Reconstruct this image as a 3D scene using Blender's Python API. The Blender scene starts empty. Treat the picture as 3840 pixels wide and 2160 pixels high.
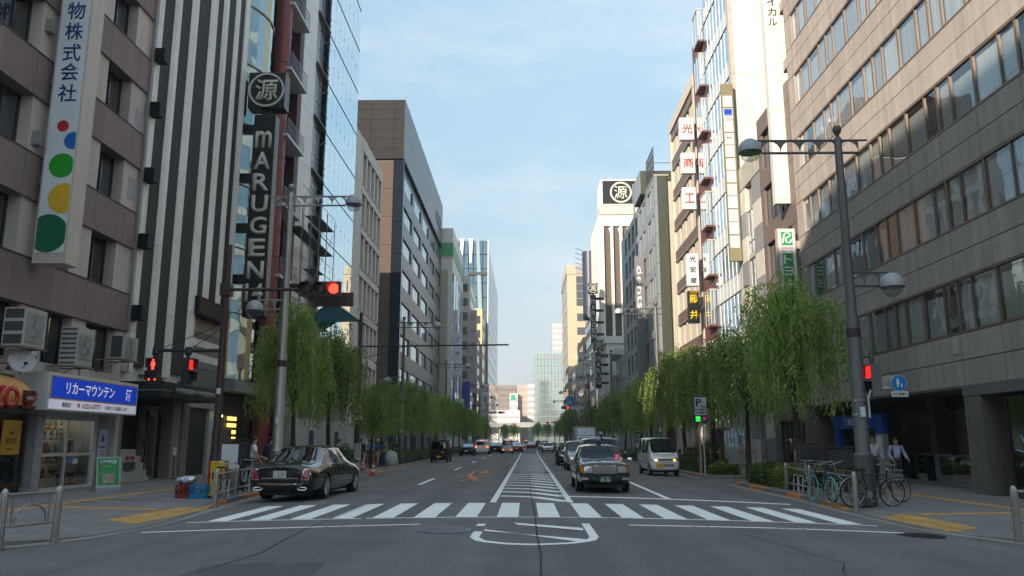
import bpy, bmesh, math, random
from mathutils import Vector, Matrix
random.seed(11)
sc = bpy.context.scene
COL = sc.collection
R = math.radians
# ------------------------------------------------------------------ camera
CH = 1.70
cam_d = bpy.data.cameras.new('camera')
cam_d.sensor_width = 36.0; cam_d.lens = 28.0; cam_d.clip_end = 4000.0; cam_d.clip_start = 0.1
cam = bpy.data.objects.new('camera', cam_d); COL.objects.link(cam); sc.camera = cam
_f = Vector((1970. - 1920., 1656. - 1080., 2986.7)).normalized()     # street direction seen by the camera
_u = _f.cross(Vector((1, 0, 0))).normalized()
if _u.y > 0: _u = -_u
_r = _f.cross(_u)
if _r.x < 0: _r = -_r
_xw = Vector((_r.x, _f.x, _u.x)); _dw = Vector((_r.y, _f.y, _u.y)); _zw = Vector((_r.z, _f.z, _u.z))
_m = Matrix.Identity(4)
for i in range(3):
    _m[i][0] = _xw[i]; _m[i][1] = -_dw[i]; _m[i][2] = -_zw[i]
_m[2][3] = CH
cam.matrix_world = _m
# ------------------------------------------------------------------ sky and sun
SUN_EL = 21.0
SUN_AZ = 34.0        # sun stands behind the camera, this many degrees left of the street axis
world = bpy.data.worlds.new('World'); sc.world = world; world.use_nodes = True
wn = world.node_tree.nodes; wl = world.node_tree.links
wn.clear()
w_out = wn.new('ShaderNodeOutputWorld'); w_bg = wn.new('ShaderNodeBackground')
w_sky = wn.new('ShaderNodeTexSky'); w_sky.sky_type = 'NISHITA'; w_sky.sun_disc = False
w_sky.sun_elevation = R(SUN_EL)
w_sky.sun_rotation = R(180.0 + SUN_AZ)
w_sky.air_density = 1.0; w_sky.dust_density = 1.0; w_sky.ozone_density = 1.0; w_sky.altitude = 20
w_bg.inputs['Strength'].default_value = 0.14
# thin high cloud: two layers of stretched noise laid over the sky directions
tc = wn.new('ShaderNodeTexCoord'); mp = wn.new('ShaderNodeMapping'); mp.inputs['Scale'].default_value = (1.2, 1.2, 4.2)
mp.inputs['Location'].default_value = (0.35, 0.1, 0.55)
nz = wn.new('ShaderNodeTexNoise'); nz.inputs['Scale'].default_value = 2.3; nz.inputs['Detail'].default_value = 9; nz.inputs['Roughness'].default_value = 0.62
cr = wn.new('ShaderNodeValToRGB'); cr.color_ramp.elements[0].position = 0.46; cr.color_ramp.elements[1].position = 0.80
cr.color_ramp.elements[0].color = (0, 0, 0, 1); cr.color_ramp.elements[1].color = (0.75, 0.75, 0.75, 1)
mx = wn.new('ShaderNodeMix'); mx.data_type = 'RGBA'; mx.inputs[7].default_value = (1.62, 1.66, 1.70, 1)
wl.new(tc.outputs['Generated'], mp.inputs['Vector']); wl.new(mp.outputs[0], nz.inputs['Vector']); wl.new(nz.outputs['Fac'], cr.inputs[0])
wl.new(cr.outputs[0], mx.inputs[0]); 
# the camera's soft shoulder: square root of the sky's brightness, a slight tint, and the pale band near the horizon held back
sk1 = wn.new('ShaderNodeVectorMath'); sk1.operation = 'POWER'; sk1.inputs[1].default_value = (0.5, 0.5, 0.5)
sk3 = wn.new('ShaderNodeVectorMath'); sk3.operation = 'MULTIPLY'; sk3.inputs[1].default_value = (0.84, 0.99, 1.0)
sx = wn.new('ShaderNodeSeparateXYZ'); mr = wn.new('ShaderNodeMapRange'); mr.interpolation_type = 'SMOOTHSTEP'
for q_, v_ in ((1, 0.05), (2, 0.85), (3, 0.60), (4, 1.0)): mr.inputs[q_].default_value = v_
sk4 = wn.new('ShaderNodeVectorMath'); sk4.operation = 'SCALE'
wl.new(tc.outputs['Generated'], sx.inputs[0]); wl.new(sx.outputs['Z'], mr.inputs[0]); wl.new(w_sky.outputs[0], sk1.inputs[0]); wl.new(sk1.outputs[0], sk3.inputs[0]); wl.new(sk3.outputs[0], sk4.inputs[0]); wl.new(mr.outputs[0], sk4.inputs['Scale']); 
hz = wn.new('ShaderNodeMapRange'); hz.interpolation_type = 'SMOOTHSTEP'
for q_, v_ in ((1, 0.0), (2, 0.34), (3, 0.85), (4, 0.0)): hz.inputs[q_].default_value = v_
hx = wn.new('ShaderNodeMix'); hx.data_type = 'RGBA'; hx.inputs[7].default_value = (1.42, 1.46, 1.52, 1)
wl.new(sx.outputs['Z'], hz.inputs[0]); wl.new(hz.outputs[0], hx.inputs[0]); wl.new(sk4.outputs[0], hx.inputs[6]); wl.new(hx.outputs[2], mx.inputs[6]); wl.new(mx.outputs[2], w_bg.inputs[0]); wl.new(w_bg.outputs[0], w_out.inputs[0])
sun_d = bpy.data.lights.new('sun', 'SUN'); sun_d.energy = 2.05; sun_d.angle = R(0.5); sun_d.color = (1.0, 0.86, 0.70)
sun = bpy.data.objects.new('sun', sun_d); COL.objects.link(sun)
_sd = Vector((math.sin(R(SUN_AZ)) * math.cos(R(SUN_EL)), math.cos(R(SUN_AZ)) * math.cos(R(SUN_EL)), -math.sin(R(SUN_EL))))
sun.rotation_euler = _sd.to_track_quat('-Z', 'Y').to_euler()
sc.view_settings.view_transform = 'Standard'; sc.view_settings.look = 'None'
sc.view_settings.exposure = 2.15; sc.view_settings.gamma = 1.0; sc.view_settings.use_curve_mapping = False
sc.render.engine = 'CYCLES'
sc.cycles.max_bounces = 6; sc.cycles.diffuse_bounces = 4; sc.cycles.glossy_bounces = 3; sc.cycles.transmission_bounces = 4; sc.cycles.transparent_max_bounces = 8
sc.cycles.caustics_reflective = False; sc.cycles.caustics_refractive = False
sc.cycles.use_denoising = True
sc.cycles.use_adaptive_sampling = True
# ------------------------------------------------------------------ materials
MATS = {}
def M(name, col, rough=0.6, metal=0.0, var=0.10, scale=1.5, bump=0.0, bscale=30.0, streak=0.0, coat=0.0, spec=0.5, rnd=0.0, emit=None, estr=0.0, dirt=0.0, stretch=None):
    """procedural surface: base colour with noise in world position, optional streaks, per-piece shift and fine relief"""
    if name in MATS: return MATS[name]
    m = bpy.data.materials.new(name); m.use_nodes = True; MATS[name] = m
    nt = m.node_tree; n = nt.nodes; l = nt.links
    b = n['Principled BSDF']
    b.inputs['Roughness'].default_value = rough; b.inputs['Metallic'].default_value = metal
    b.inputs['Coat Weight'].default_value = coat; b.inputs['Specular IOR Level'].default_value = spec
    if coat: b.inputs['Coat Roughness'].default_value = 0.03
    c4 = (col[0], col[1], col[2], 1)
    if emit is not None:
        b.inputs['Emission Color'].default_value = (*emit, 1); b.inputs['Emission Strength'].default_value = estr
    geo = n.new('ShaderNodeNewGeometry')
    last = None
    if var or streak or rnd or dirt:
        v = n.new('ShaderNodeMath'); v.operation = 'ADD'; v.inputs[0].default_value = 1.0; v.inputs[1].default_value = 0.0
        last = v.outputs[0]
        def addn(scl, amt, vec=(1, 1, 1), det=4):
            nonlocal last
            mp = n.new('ShaderNodeMapping'); mp.inputs['Scale'].default_value = vec
            l.new(geo.outputs['Position'], mp.inputs['Vector'])
            t = n.new('ShaderNodeTexNoise'); t.inputs['Scale'].default_value = scl; t.inputs['Detail'].default_value = det; t.inputs['Roughness'].default_value = 0.6
            l.new(mp.outputs[0], t.inputs['Vector'])
            a = n.new('ShaderNodeMath'); a.operation = 'MULTIPLY_ADD'; a.inputs[1].default_value = 2 * amt; a.inputs[2].default_value = -amt
            l.new(t.outputs['Fac'], a.inputs[0])
            s = n.new('ShaderNodeMath'); s.operation = 'ADD'; l.new(last, s.inputs[0]); l.new(a.outputs[0], s.inputs[1]); last = s.outputs[0]
        if var: addn(scale, var * 2.2, stretch or (1, 1, 1))
        if streak: addn(2.6, streak * 2.2, (1, 1, 0.07))
        if dirt: addn(0.35, dirt * 2.2, (1, 1, 1), 6)
        if rnd:
            oi = n.new('ShaderNodeObjectInfo'); a = n.new('ShaderNodeMath'); a.operation = 'MULTIPLY_ADD'; a.inputs[1].default_value = 2 * rnd; a.inputs[2].default_value = -rnd
            l.new(oi.outputs['Random'], a.inputs[0]); s = n.new('ShaderNodeMath'); s.operation = 'ADD'; l.new(last, s.inputs[0]); l.new(a.outputs[0], s.inputs[1]); last = s.outputs[0]
        mul = n.new('ShaderNodeVectorMath'); mul.operation = 'SCALE'; mul.inputs[0].default_value = col
        l.new(last, mul.inputs['Scale']); l.new(mul.outputs[0], b.inputs['Base Color'])
    else:
        b.inputs['Base Color'].default_value = c4
    if bump:
        t = n.new('ShaderNodeTexNoise'); t.inputs['Scale'].default_value = bscale; t.inputs['Detail'].default_value = 4
        l.new(geo.outputs['Position'], t.inputs['Vector'])
        bp = n.new('ShaderNodeBump'); bp.inputs['Strength'].default_value = min(1, bump); bp.inputs['Distance'].default_value = 0.02
        l.new(t.outputs['Fac'], bp.inputs['Height']); l.new(bp.outputs[0], b.inputs['Normal'])
    return m
def GLASS(name, tint=(0.75, 0.8, 0.82), refl=0.10, rough=0.01, wave=0.0):
    """thin window pane: see-through with a mirror sheen that grows towards grazing angles"""
    if name in MATS: return MATS[name]
    m = bpy.data.materials.new(name); m.use_nodes = True; MATS[name] = m
    nt = m.node_tree; n = nt.nodes; l = nt.links; n.clear()
    o = n.new('ShaderNodeOutputMaterial'); mix = n.new('ShaderNodeMixShader'); tr = n.new('ShaderNodeBsdfTransparent'); gl = n.new('ShaderNodeBsdfGlossy')
    tr.inputs[0].default_value = (*tint, 1); gl.inputs['Roughness'].default_value = rough; gl.inputs[0].default_value = (0.95, 0.97, 1, 1)
    lw = n.new('ShaderNodeLayerWeight'); lw.inputs[0].default_value = 0.28
    ma = n.new('ShaderNodeMath'); ma.operation = 'MULTIPLY_ADD'; ma.inputs[1].default_value = 0.9; ma.inputs[2].default_value = refl; ma.use_clamp = True
    pw = n.new('ShaderNodeMath'); pw.operation = 'POWER'; pw.inputs[1].default_value = 3.0; lw.inputs[0].default_value = 0.5; l.new(lw.outputs['Facing'], pw.inputs[0]); l.new(pw.outputs[0], ma.inputs[0]); l.new(ma.outputs[0], mix.inputs[0]); l.new(tr.outputs[0], mix.inputs[1]); l.new(gl.outputs[0], mix.inputs[2]); l.new(mix.outputs[0], o.inputs[0])
    if wave:
        geo = n.new('ShaderNodeNewGeometry'); t = n.new('ShaderNodeTexNoise'); t.inputs['Scale'].default_value = 0.9; t.inputs['Detail'].default_value = 1
        l.new(geo.outputs['Position'], t.inputs['Vector']); bp = n.new('ShaderNodeBump'); bp.inputs['Strength'].default_value = wave; bp.inputs['Distance'].default_value = 0.05
        l.new(t.outputs['Fac'], bp.inputs['Height']); l.new(bp.outputs[0], gl.inputs['Normal'])
    return m
def MIRROR(name, col, rough=0.03, metal=0.6, wave=0.05):
    """dark coated facade glass that mirrors the street"""
    if name in MATS: return MATS[name]
    m = M(name, col, rough, metal, var=0.03)
    nt = m.node_tree; n = nt.nodes; l = nt.links; b = n['Principled BSDF']; b.inputs['Specular IOR Level'].default_value = 1.0
    if wave:
        geo = n.new('ShaderNodeNewGeometry'); t = n.new('ShaderNodeTexNoise'); t.inputs['Scale'].default_value = 0.5; t.inputs['Detail'].default_value = 1
        l.new(geo.outputs['Position'], t.inputs['Vector']); bp = n.new('ShaderNodeBump'); bp.inputs['Strength'].default_value = wave; bp.inputs['Distance'].default_value = 0.1
        l.new(t.outputs['Fac'], bp.inputs['Height']); l.new(bp.outputs[0], b.inputs['Normal'])
    return m
# ------------------------------------------------------------------ things and parts
def thing(name, label, cat, loc=(0, 0, 0), rz=0.0, group=None, kind=None):
    o = bpy.data.objects.new(name, None); COL.objects.link(o); o.empty_display_size = 0.2
    o.location = loc; o.rotation_euler = (0, 0, rz); tag(o, label, cat, group, kind); return o
def tag(o, label=None, cat=None, group=None, kind=None):
    if label: o['label'] = label
    if cat: o['category'] = cat
    if group: o['group'] = group
    if kind: o['kind'] = kind
    return o
def root_loc(p):
    v = Vector((0, 0, 0))
    while p is not None:
        v = v + Vector(p.location); p = p.parent
    return v
def obj(name, me, parent=None, loc=(0, 0, 0), rot=(0, 0, 0), scale=None, label=None, kind=None):
    """link a mesh as one object; loc is a world place when the parents are not turned"""
    o = bpy.data.objects.new(name, me); COL.objects.link(o)
    if parent is not None:
        o.parent = parent; o.location = Vector(loc) - root_loc(parent)
    else: o.location = loc
    o.rotation_euler = rot
    if scale: o.scale = scale
    if label: o['label'] = label
    if kind: o['kind'] = kind
    return o
def child(name, me, parent, loc=(0, 0, 0), rot=(0, 0, 0), scale=None, label=None):
    """a part placed in its parent's own frame"""
    o = bpy.data.objects.new(name, me); COL.objects.link(o); o.parent = parent; o.location = loc; o.rotation_euler = rot
    if scale: o.scale = scale
    if label: o['label'] = label
    return o
def copy_tree(o, parent=None):
    c = o.copy(); COL.objects.link(c); c.parent = parent
    for ch in list(o.children): copy_tree(ch, c)
    return c
_BOX = {}
def boxmesh(sx, sy, sz, mat, bev=0.0):
    k = (round(sx, 3), round(sy, 3), round(sz, 3), mat.name, bev)
    if k in _BOX: return _BOX[k]
    mb = MB(); mb.box((-sx / 2, -sy / 2, -sz / 2), (sx / 2, sy / 2, sz / 2)); me = mb.mesh('box', mat)
    if bev:
        bm = bmesh.new(); bm.from_mesh(me); bmesh.ops.bevel(bm, geom=list(bm.edges), offset=bev, segments=1, affect='EDGES'); bm.to_mesh(me); bm.free()
    _BOX[k] = me; return me
def bx(parent, name, mat, a, b, bev=0.0, label=None):
    """a box part between two world corners"""
    a, b = [min(a[i], b[i]) for i in range(3)], [max(a[i], b[i]) for i in range(3)]
    return obj(name, boxmesh(b[0] - a[0], b[1] - a[1], b[2] - a[2], mat, bev), parent, [(a[i] + b[i]) / 2 for i in range(3)], label=label)
class MB:
    def __init__(s): s.v = []; s.f = []; s.mi = []; s.cur = 0
    def q(s, *pts):
        i = len(s.v); s.v += [tuple(p) for p in pts]; s.f.append(tuple(range(i, i + len(pts)))); s.mi.append(s.cur); return s
    def box(s, a, b):
        x0, y0, z0 = a; x1, y1, z1 = b; i = len(s.v)
        s.v += [(x0, y0, z0), (x1, y0, z0), (x1, y1, z0), (x0, y1, z0), (x0, y0, z1), (x1, y0, z1), (x1, y1, z1), (x0, y1, z1)]
        for f in ((0, 3, 2, 1), (4, 5, 6, 7), (0, 1, 5, 4), (1, 2, 6, 5), (2, 3, 7, 6), (3, 0, 4, 7)):
            s.f.append(tuple(i + j for j in f)); s.mi.append(s.cur)
        return s
    def prism(s, pts, a, b, axis=2):
        """polygon (u,v) extruded between a and b along an axis"""
        def P(u, v, w):
            return (w, u, v) if axis == 0 else ((u, w, v) if axis == 1 else (u, v, w))
        n = len(pts); i = len(s.v)
        s.v += [P(u, v, a) for u, v in pts] + [P(u, v, b) for u, v in pts]
        s.f.append(tuple(range(i + n - 1, i - 1, -1))); s.f.append(tuple(range(i + n, i + 2 * n))); s.mi += [s.cur] * 2
        for k in range(n):
            s.f.append((i + k, i + (k + 1) % n, i + n + (k + 1) % n, i + n + k)); s.mi.append(s.cur)
        return s
    def tube(s, pts, r, n=8, cap=True):
        """round bar along a list of points; r a number or one radius per point"""
        pts = [Vector(p) for p in pts]; rs = r if isinstance(r, (list, tuple)) else [r] * len(pts)
        base = len(s.v); up = None
        for k, p in enumerate(pts):
            d = (pts[min(k + 1, len(pts) - 1)] - pts[max(k - 1, 0)])
            d = d.normalized() if d.length > 1e-9 else Vector((0, 0, 1))
            if up is None: up = Vector((0, 0, 1)) if abs(d.z) < 0.9 else Vector((1, 0, 0))
            a = d.cross(up)
            if a.length < 1e-6: a = d.orthogonal()
            a.normalize(); b = d.cross(a).normalized(); up = -b if False else up
            for j in range(n):
                t = 2 * math.pi * j / n; s.v.append(tuple(p + (a * math.cos(t) + b * math.sin(t)) * rs[k]))
        for k in range(len(pts) - 1):
            for j in range(n):
                s.f.append((base + k * n + j, base + k * n + (j + 1) % n, base + (k + 1) * n + (j + 1) % n, base + (k + 1) * n + j)); s.mi.append(s.cur)
        if cap:
            s.f.append(tuple(base + j for j in range(n))[::-1]); s.f.append(tuple(base + (len(pts) - 1) * n + j for j in range(n))); s.mi += [s.cur] * 2
        return s
    def lathe(s, prof, n=16, c=(0, 0, 0), axis=2):
        """profile of (radius, height) turned about an axis"""
        base = len(s.v)
        for r, h in prof:
            for j in range(n):
                t = 2 * math.pi * j / n; u, v = r * math.cos(t), r * math.sin(t)
                p = (u, v, h) if axis == 2 else ((h, u, v) if axis == 0 else (v, h, u))
                s.v.append((p[0] + c[0], p[1] + c[1], p[2] + c[2]))
        for k in range(len(prof) - 1):
            for j in range(n):
                s.f.append((base + k * n + j, base + k * n + (j + 1) % n, base + (k + 1) * n + (j + 1) % n, base + (k + 1) * n + j)); s.mi.append(s.cur)
        if prof[0][0] > 1e-6: s.f.append(tuple(base + j for j in range(n))[::-1]); s.mi.append(s.cur)
        if prof[-1][0] > 1e-6: s.f.append(tuple(base + (len(prof) - 1) * n + j for j in range(n))); s.mi.append(s.cur)
        return s
    def mesh(s, name, mat, smooth=False, merge=False):
        me = bpy.data.meshes.new(name); me.from_pydata(s.v, [], s.f)
        mats = mat if isinstance(mat, (list, tuple)) else [mat]
        for m in mats: me.materials.append(m)
        if len(mats) > 1: me.polygons.foreach_set('material_index', s.mi)
        if merge:
            bm = bmesh.new(); bm.from_mesh(me); bmesh.ops.remove_doubles(bm, verts=bm.verts, dist=1e-4); bmesh.ops.recalc_face_normals(bm, faces=bm.faces); bm.to_mesh(me); bm.free()
        if smooth:
            me.polygons.foreach_set('use_smooth', [True] * len(me.polygons)); 
            try: me.set_sharp_from_angle(angle=R(40))
            except Exception: pass
        me.update(); return me
    def build(s, name, mat, parent=None, loc=(0, 0, 0), smooth=False, label=None, kind=None, merge=False):
        """link the collected shape (drawn in world space) as one object"""
        me = s.mesh(name, mat, smooth, merge)
        o = bpy.data.objects.new(name, me); COL.objects.link(o)
        if parent is not None: o.parent = parent; o.location = Vector(loc) - root_loc(parent)
        else: o.location = loc
        if label: o['label'] = label
        if kind: o['kind'] = kind
        return o
    def part(s, name, mat, parent, smooth=False, label=None, merge=False):
        """link the collected shape drawn in the parent's own frame"""
        return child(name, s.mesh(name, mat, smooth, merge), parent, label=label)
# lettering: built-in font turned into flat raised letters
FACE = {'cam': ((1, 0, 0), (0, 0, 1), (0, -1, 0)), 'left': ((0, 1, 0), (0, 0, 1), (1, 0, 0)), 'right': ((0, -1, 0), (0, 0, 1), (-1, 0, 0)), 'back': ((-1, 0, 0), (0, 0, 1), (0, 1, 0)), 'up': ((1, 0, 0), (0, 1, 0), (0, 0, 1))}
BENCH = bpy.data.scenes.new('bench')       # empty side scene where shapes are evaluated, removed at the end
def eval_mesh(ob):
    BENCH.collection.objects.link(ob); BENCH.view_layers[0].update(); dg = BENCH.view_layers[0].depsgraph
    if dg is None:
        with bpy.context.temp_override(scene=BENCH, view_layer=BENCH.view_layers[0]): dg = bpy.context.evaluated_depsgraph_get()
    me = bpy.data.meshes.new_from_object(ob.evaluated_get(dg)); BENCH.collection.objects.unlink(ob); return me
def textmesh(s, h, mat, extr=0.01, bold=0.0, w=None, spacing=1.0):
    cu = bpy.data.curves.new('lettering', 'FONT'); cu.body = s; cu.size = 1.0; cu.resolution_u = 3; cu.align_x = 'LEFT'; cu.space_character = spacing
    cu.offset = bold; cu.extrude = 0.0
    ob = bpy.data.objects.new('lettering', cu); me = eval_mesh(ob)
    bpy.data.objects.remove(ob); bpy.data.curves.remove(cu)
    if not me.vertices: return me
    xs = [v.co.x for v in me.vertices]; ys = [v.co.y for v in me.vertices]
    cx, cy = (min(xs) + max(xs)) / 2, (min(ys) + max(ys)) / 2; hh = max(ys) - min(ys); ww = max(xs) - min(xs)
    sy = h / hh if hh else 1; sx = (w / ww) if (w and ww) else sy
    bm = bmesh.new(); bm.from_mesh(me)
    for v in bm.verts: v.co = Vector(((v.co.x - cx) * sx, (v.co.y - cy) * sy, 0))
    if extr:
        r = bmesh.ops.extrude_face_region(bm, geom=list(bm.faces)); 
        for g in r['geom']:
            if isinstance(g, bmesh.types.BMVert): g.co.z += extr
    bm.to_mesh(me); bm.free(); me.materials.clear(); me.materials.append(mat); return me
def text(parent, s, h, loc, face, mat, extr=0.012, bold=0.0, w=None, name='lettering', spacing=1.0, local=False):
    me = textmesh(s, h, mat, extr, bold, w, spacing)
    a, b, c = FACE[face] if isinstance(face, str) else face
    m = Matrix(((a[0], b[0], c[0]), (a[1], b[1], c[1]), (a[2], b[2], c[2])))
    o = bpy.data.objects.new(name, me); COL.objects.link(o)
    if parent is not None: o.parent = parent; o.location = Vector(loc) if local else Vector(loc) - root_loc(parent)
    else: o.location = loc
    o.rotation_euler = m.to_euler(); return o
def smooth01(t): t = min(1, max(0, t)); return t * t * (3 - 2 * t)
XL, XR = -15.6, 13.8
# ------------------------------------------------------------------ road, pavements, markings
def rz(x, y):
    """camber of the carriageway"""
    return 0.16 * smooth01((y - 6) / 10) * max(0.0, 1 - (x / 8.4) ** 2)
m = M('asphalt', (0.148, 0.140, 0.135), 0.92, var=0.13, scale=0.8, dirt=0.16, bump=0.35, bscale=160)
# aggregate speckle and worn wheel tracks on top of the asphalt colour
def asphalt_detail(m, amt):
    n = m.node_tree.nodes; l = m.node_tree.links; b = n['Principled BSDF']
    src = b.inputs['Base Color'].links[0].from_socket
    geo = n.new('ShaderNodeNewGeometry')
    t = n.new('ShaderNodeTexNoise'); t.inputs['Scale'].default_value = 70; t.inputs['Detail'].default_value = 2; l.new(geo.outputs['Position'], t.inputs['Vector'])
    r = n.new('ShaderNodeValToRGB'); r.color_ramp.elements[0].position = 0.35; r.color_ramp.elements[1].position = 0.72
    r.color_ramp.elements[0].color = (1 - amt, 1 - amt, 1 - amt, 1); r.color_ramp.elements[1].color = (1 + amt * 1.6,) * 3 + (1,)
    l.new(t.outputs['Fac'], r.inputs[0])
    mm = n.new('ShaderNodeVectorMath'); mm.operation = 'MULTIPLY'; l.new(src, mm.inputs[0]); l.new(r.outputs[0], mm.inputs[1])
    mp = n.new('ShaderNodeMapping'); mp.inputs['Scale'].default_value = (1, 0.03, 1); l.new(geo.outputs['Position'], mp.inputs['Vector'])
    t2 = n.new('ShaderNodeTexNoise'); t2.inputs['Scale'].default_value = 1.1; t2.inputs['Detail'].default_value = 3; l.new(mp.outputs[0], t2.inputs['Vector'])
    r2 = n.new('ShaderNodeValToRGB'); r2.color_ramp.elements[0].position = 0.3; r2.color_ramp.elements[1].position = 0.7
    r2.color_ramp.elements[0].color = (0.80, 0.80, 0.81, 1); r2.color_ramp.elements[1].color = (1.16, 1.15, 1.14, 1); l.new(t2.outputs['Fac'], r2.inputs[0])
    m2 = n.new('ShaderNodeVectorMath'); m2.operation = 'MULTIPLY'; l.new(mm.outputs[0], m2.inputs[0]); l.new(r2.outputs[0], m2.inputs[1]); l.new(m2.outputs[0], b.inputs['Base Color'])
asphalt_detail(m, 0.42)
ASPH = m
ASPH2 = M('asphalt patch', (0.105, 0.10, 0.097), 0.9, var=0.12, scale=1.3, bump=0.35, bscale=170); asphalt_detail(ASPH2, 0.25)
def PAINT(name, col, wear):
    """road paint, chipped where the asphalt shows through"""
    m = M(name, col, 0.8, var=0.06, scale=3.0, dirt=0.05)
    n = m.node_tree.nodes; l = m.node_tree.links; b = n['Principled BSDF']; out = n['Material Output']
    geo = n.new('ShaderNodeNewGeometry'); t = n.new('ShaderNodeTexNoise'); t.inputs['Scale'].default_value = 5.0; t.inputs['Detail'].default_value = 9; t.inputs['Roughness'].default_value = 0.75
    l.new(geo.outputs['Position'], t.inputs['Vector'])
    r = n.new('ShaderNodeValToRGB'); r.color_ramp.elements[0].position = wear - 0.05; r.color_ramp.elements[1].position = wear + 0.03
    l.new(t.outputs['Fac'], r.inputs[0]); tr = n.new('ShaderNodeBsdfTransparent'); mix = n.new('ShaderNodeMixShader')
    l.new(r.outputs[0], mix.inputs[0]); l.new(tr.outputs[0], mix.inputs[1]); l.new(b.outputs[0], mix.inputs[2]); l.new(mix.outputs[0], out.inputs[0])
    return m
WHITE = PAINT('road paint white', (0.88, 0.86, 0.81), 0.345)
WHITE_W = PAINT('road paint worn', (0.80, 0.79, 0.74), 0.43)
WHITE_G = PAINT('road paint faded', (0.42, 0.42, 0.41), 0.40)
ORANGE = PAINT('road paint orange', (0.62, 0.23, 0.06), 0.40)
mb = MB()
mb.q((-2500, -2500, -0.06), (2500, -2500, -0.06), (2500, 3500, -0.06), (-2500, 3500, -0.06))
tag(mb.build('ground', ASPH), kind='structure')
mb = MB()
xs = [-90, -40, -20, -12] + [-8.4 + 0.7 * i for i in range(25)] + [12, 20, 40, 90]
ys = [-120, -60, -20, 0, 6, 8, 10, 12, 14, 16, 20, 30, 45, 60, 90, 130, 200, 300, 450, 700]
for j in range(len(ys)):
    for x in xs: mb.v.append((x, ys[j], rz(x, ys[j])))
for j in range(len(ys) - 1):
    for i in range(len(xs) - 1):
        a = j * len(xs) + i; mb.f.append((a, a + 1, a + 1 + len(xs), a + len(xs))); mb.mi.append(0)
road = mb.build('road', ASPH, smooth=True); tag(road, kind='structure')
def drape(name, mat, quads, h=0.004, n=8, mm=2, parent=road):
    """flat paint laid on the camber; quads given by four ground corners"""
    mb = MB()
    for q4 in quads:
        (ax, ay), (bx_, by), (cx, cy), (dx, dy) = q4; base = len(mb.v)
        for j in range(mm + 1):
            v = j / mm
            for i in range(n + 1):
                u = i / n
                x = (1 - v) * ((1 - u) * ax + u * bx_) + v * ((1 - u) * dx + u * cx); y = (1 - v) * ((1 - u) * ay + u * by) + v * ((1 - u) * dy + u * cy)
                mb.v.append((x, y, rz(x, y) + h))
        for j in range(mm):
            for i in range(n):
                a = base + j * (n + 1) + i; mb.f.append((a, a + 1, a + n + 2, a + n + 1)); mb.mi.append(0)
    return mb.build(name, mat, parent)
def strip(name, mat, pts, w, h=0.004, n=3):
    """painted line of width w along ground points"""
    qs = []
    for k in range(len(pts) - 1):
        a = Vector(pts[k]); b = Vector(pts[k + 1]); d = (b - a).normalized(); s = Vector((d.y, -d.x)) * w / 2
        qs.append((a - s, a + s, b + s, b - s))
    return drape(name, mat, [[tuple(p) for p in q] for q in qs], h, 1 if w < 0.6 else n, 6)
# crosswalk: sixteen bars and worn edge lines
for i in range(16):
    x = -6.66 + 0.866 * i; t = max(0, x) * 0.072
    drape('crosswalk_bar', WHITE, [((x, 17.16 - t * 0.8), (x + 0.45, 17.14 - t * 0.8), (x + 0.45, 21.06 - t - 0.02 * i * 0.3), (x, 21.08 - t - 0.02 * i * 0.3))], n=2, mm=3)
for a, b, mt in (((-7.0, 16.98), (-3.4, 17.0), WHITE), ((-3.3, 17.02), (-1.7, 17.08), WHITE), ((-1.7, 17.1), (2.2, 17.05), WHITE_W), ((2.2, 17.02), (7.0, 16.56), WHITE)):
    strip('crosswalk_edge', mt, [a, b], 0.13, 0.0065)
for a, b, mt in (((-7.1, 15.2), (-3.8, 15.46), WHITE), ((-3.8, 15.46), (-2.0, 15.72), WHITE_W), ((1.95, 15.62), (3.02, 15.56), WHITE), ((3.02, 15.55), (3.4, 15.54), WHITE_W), ((3.43, 15.54), (4.67, 15.53), WHITE), ((4.7, 15.5), (5.19, 15.48), WHITE_W), ((5.19, 15.48), (7.2, 15.26), WHITE)):
    strip('bicycle_lane_line', mt, [a, b], 0.15, 0.005)
strip('stop_line', WHITE, [(1.25, 23.55), (4.1, 22.95), (7.08, 22.12)], 0.36)
# centre zebra zone
strip('zone_edge_line', WHITE, [(-0.84, 21.2), (-0.62, 80), (-0.55, 141), (0.2, 190)], 0.16)
strip('zone_edge_line', WHITE, [(1.16, 21.2), (1.42, 80), (1.9, 141)], 0.16)
for i in range(44):
    y = 23.55 + 1.93 * i
    strip('zone_bar', WHITE if i < 9 else WHITE_G, [(-0.74 + 0.0035 * i, y + 0.15), (0.2, y - 0.28 - 0.0), (1.08 + 0.009 * i, y - 2.0)], 0.40 if i < 9 else 0.8, 0.0055)
for k, y in enumerate((40.5, 63.0)):
    drape('zone_patch', M('grey resin patch', (0.26, 0.25, 0.24), 0.8, var=0.15), [((-0.3, y), (0.95, y), (0.95, y + 2.2), (-0.3, y + 2.2))], 0.009)
    drape('zone_patch', ASPH2, [((-0.55, y), (-0.3, y), (-0.3, y + 2.4), (-0.55, y + 2.4))], 0.0095); drape('zone_patch', ASPH2, [((0.95, y), (1.18, y), (1.18, y + 2.4), (0.95, y + 2.4))], 0.0095)
# lane lines
y = 30.3
while y < 420:
    strip('lane_dash', WHITE, [(-3.95 - 0.003 * (y - 30), y), (-3.95 - 0.003 * (y - 25), y + 5.2)], 0.16, 0.004); y += 15.6
strip('lane_line', WHITE, [(4.0, 22.9), (4.12, 32), (4.3, 62)], 0.17)
y = 66
while y < 420:
    strip('lane_dash', WHITE, [(4.3, y), (4.3, y + 5)], 0.16); y += 13
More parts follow.
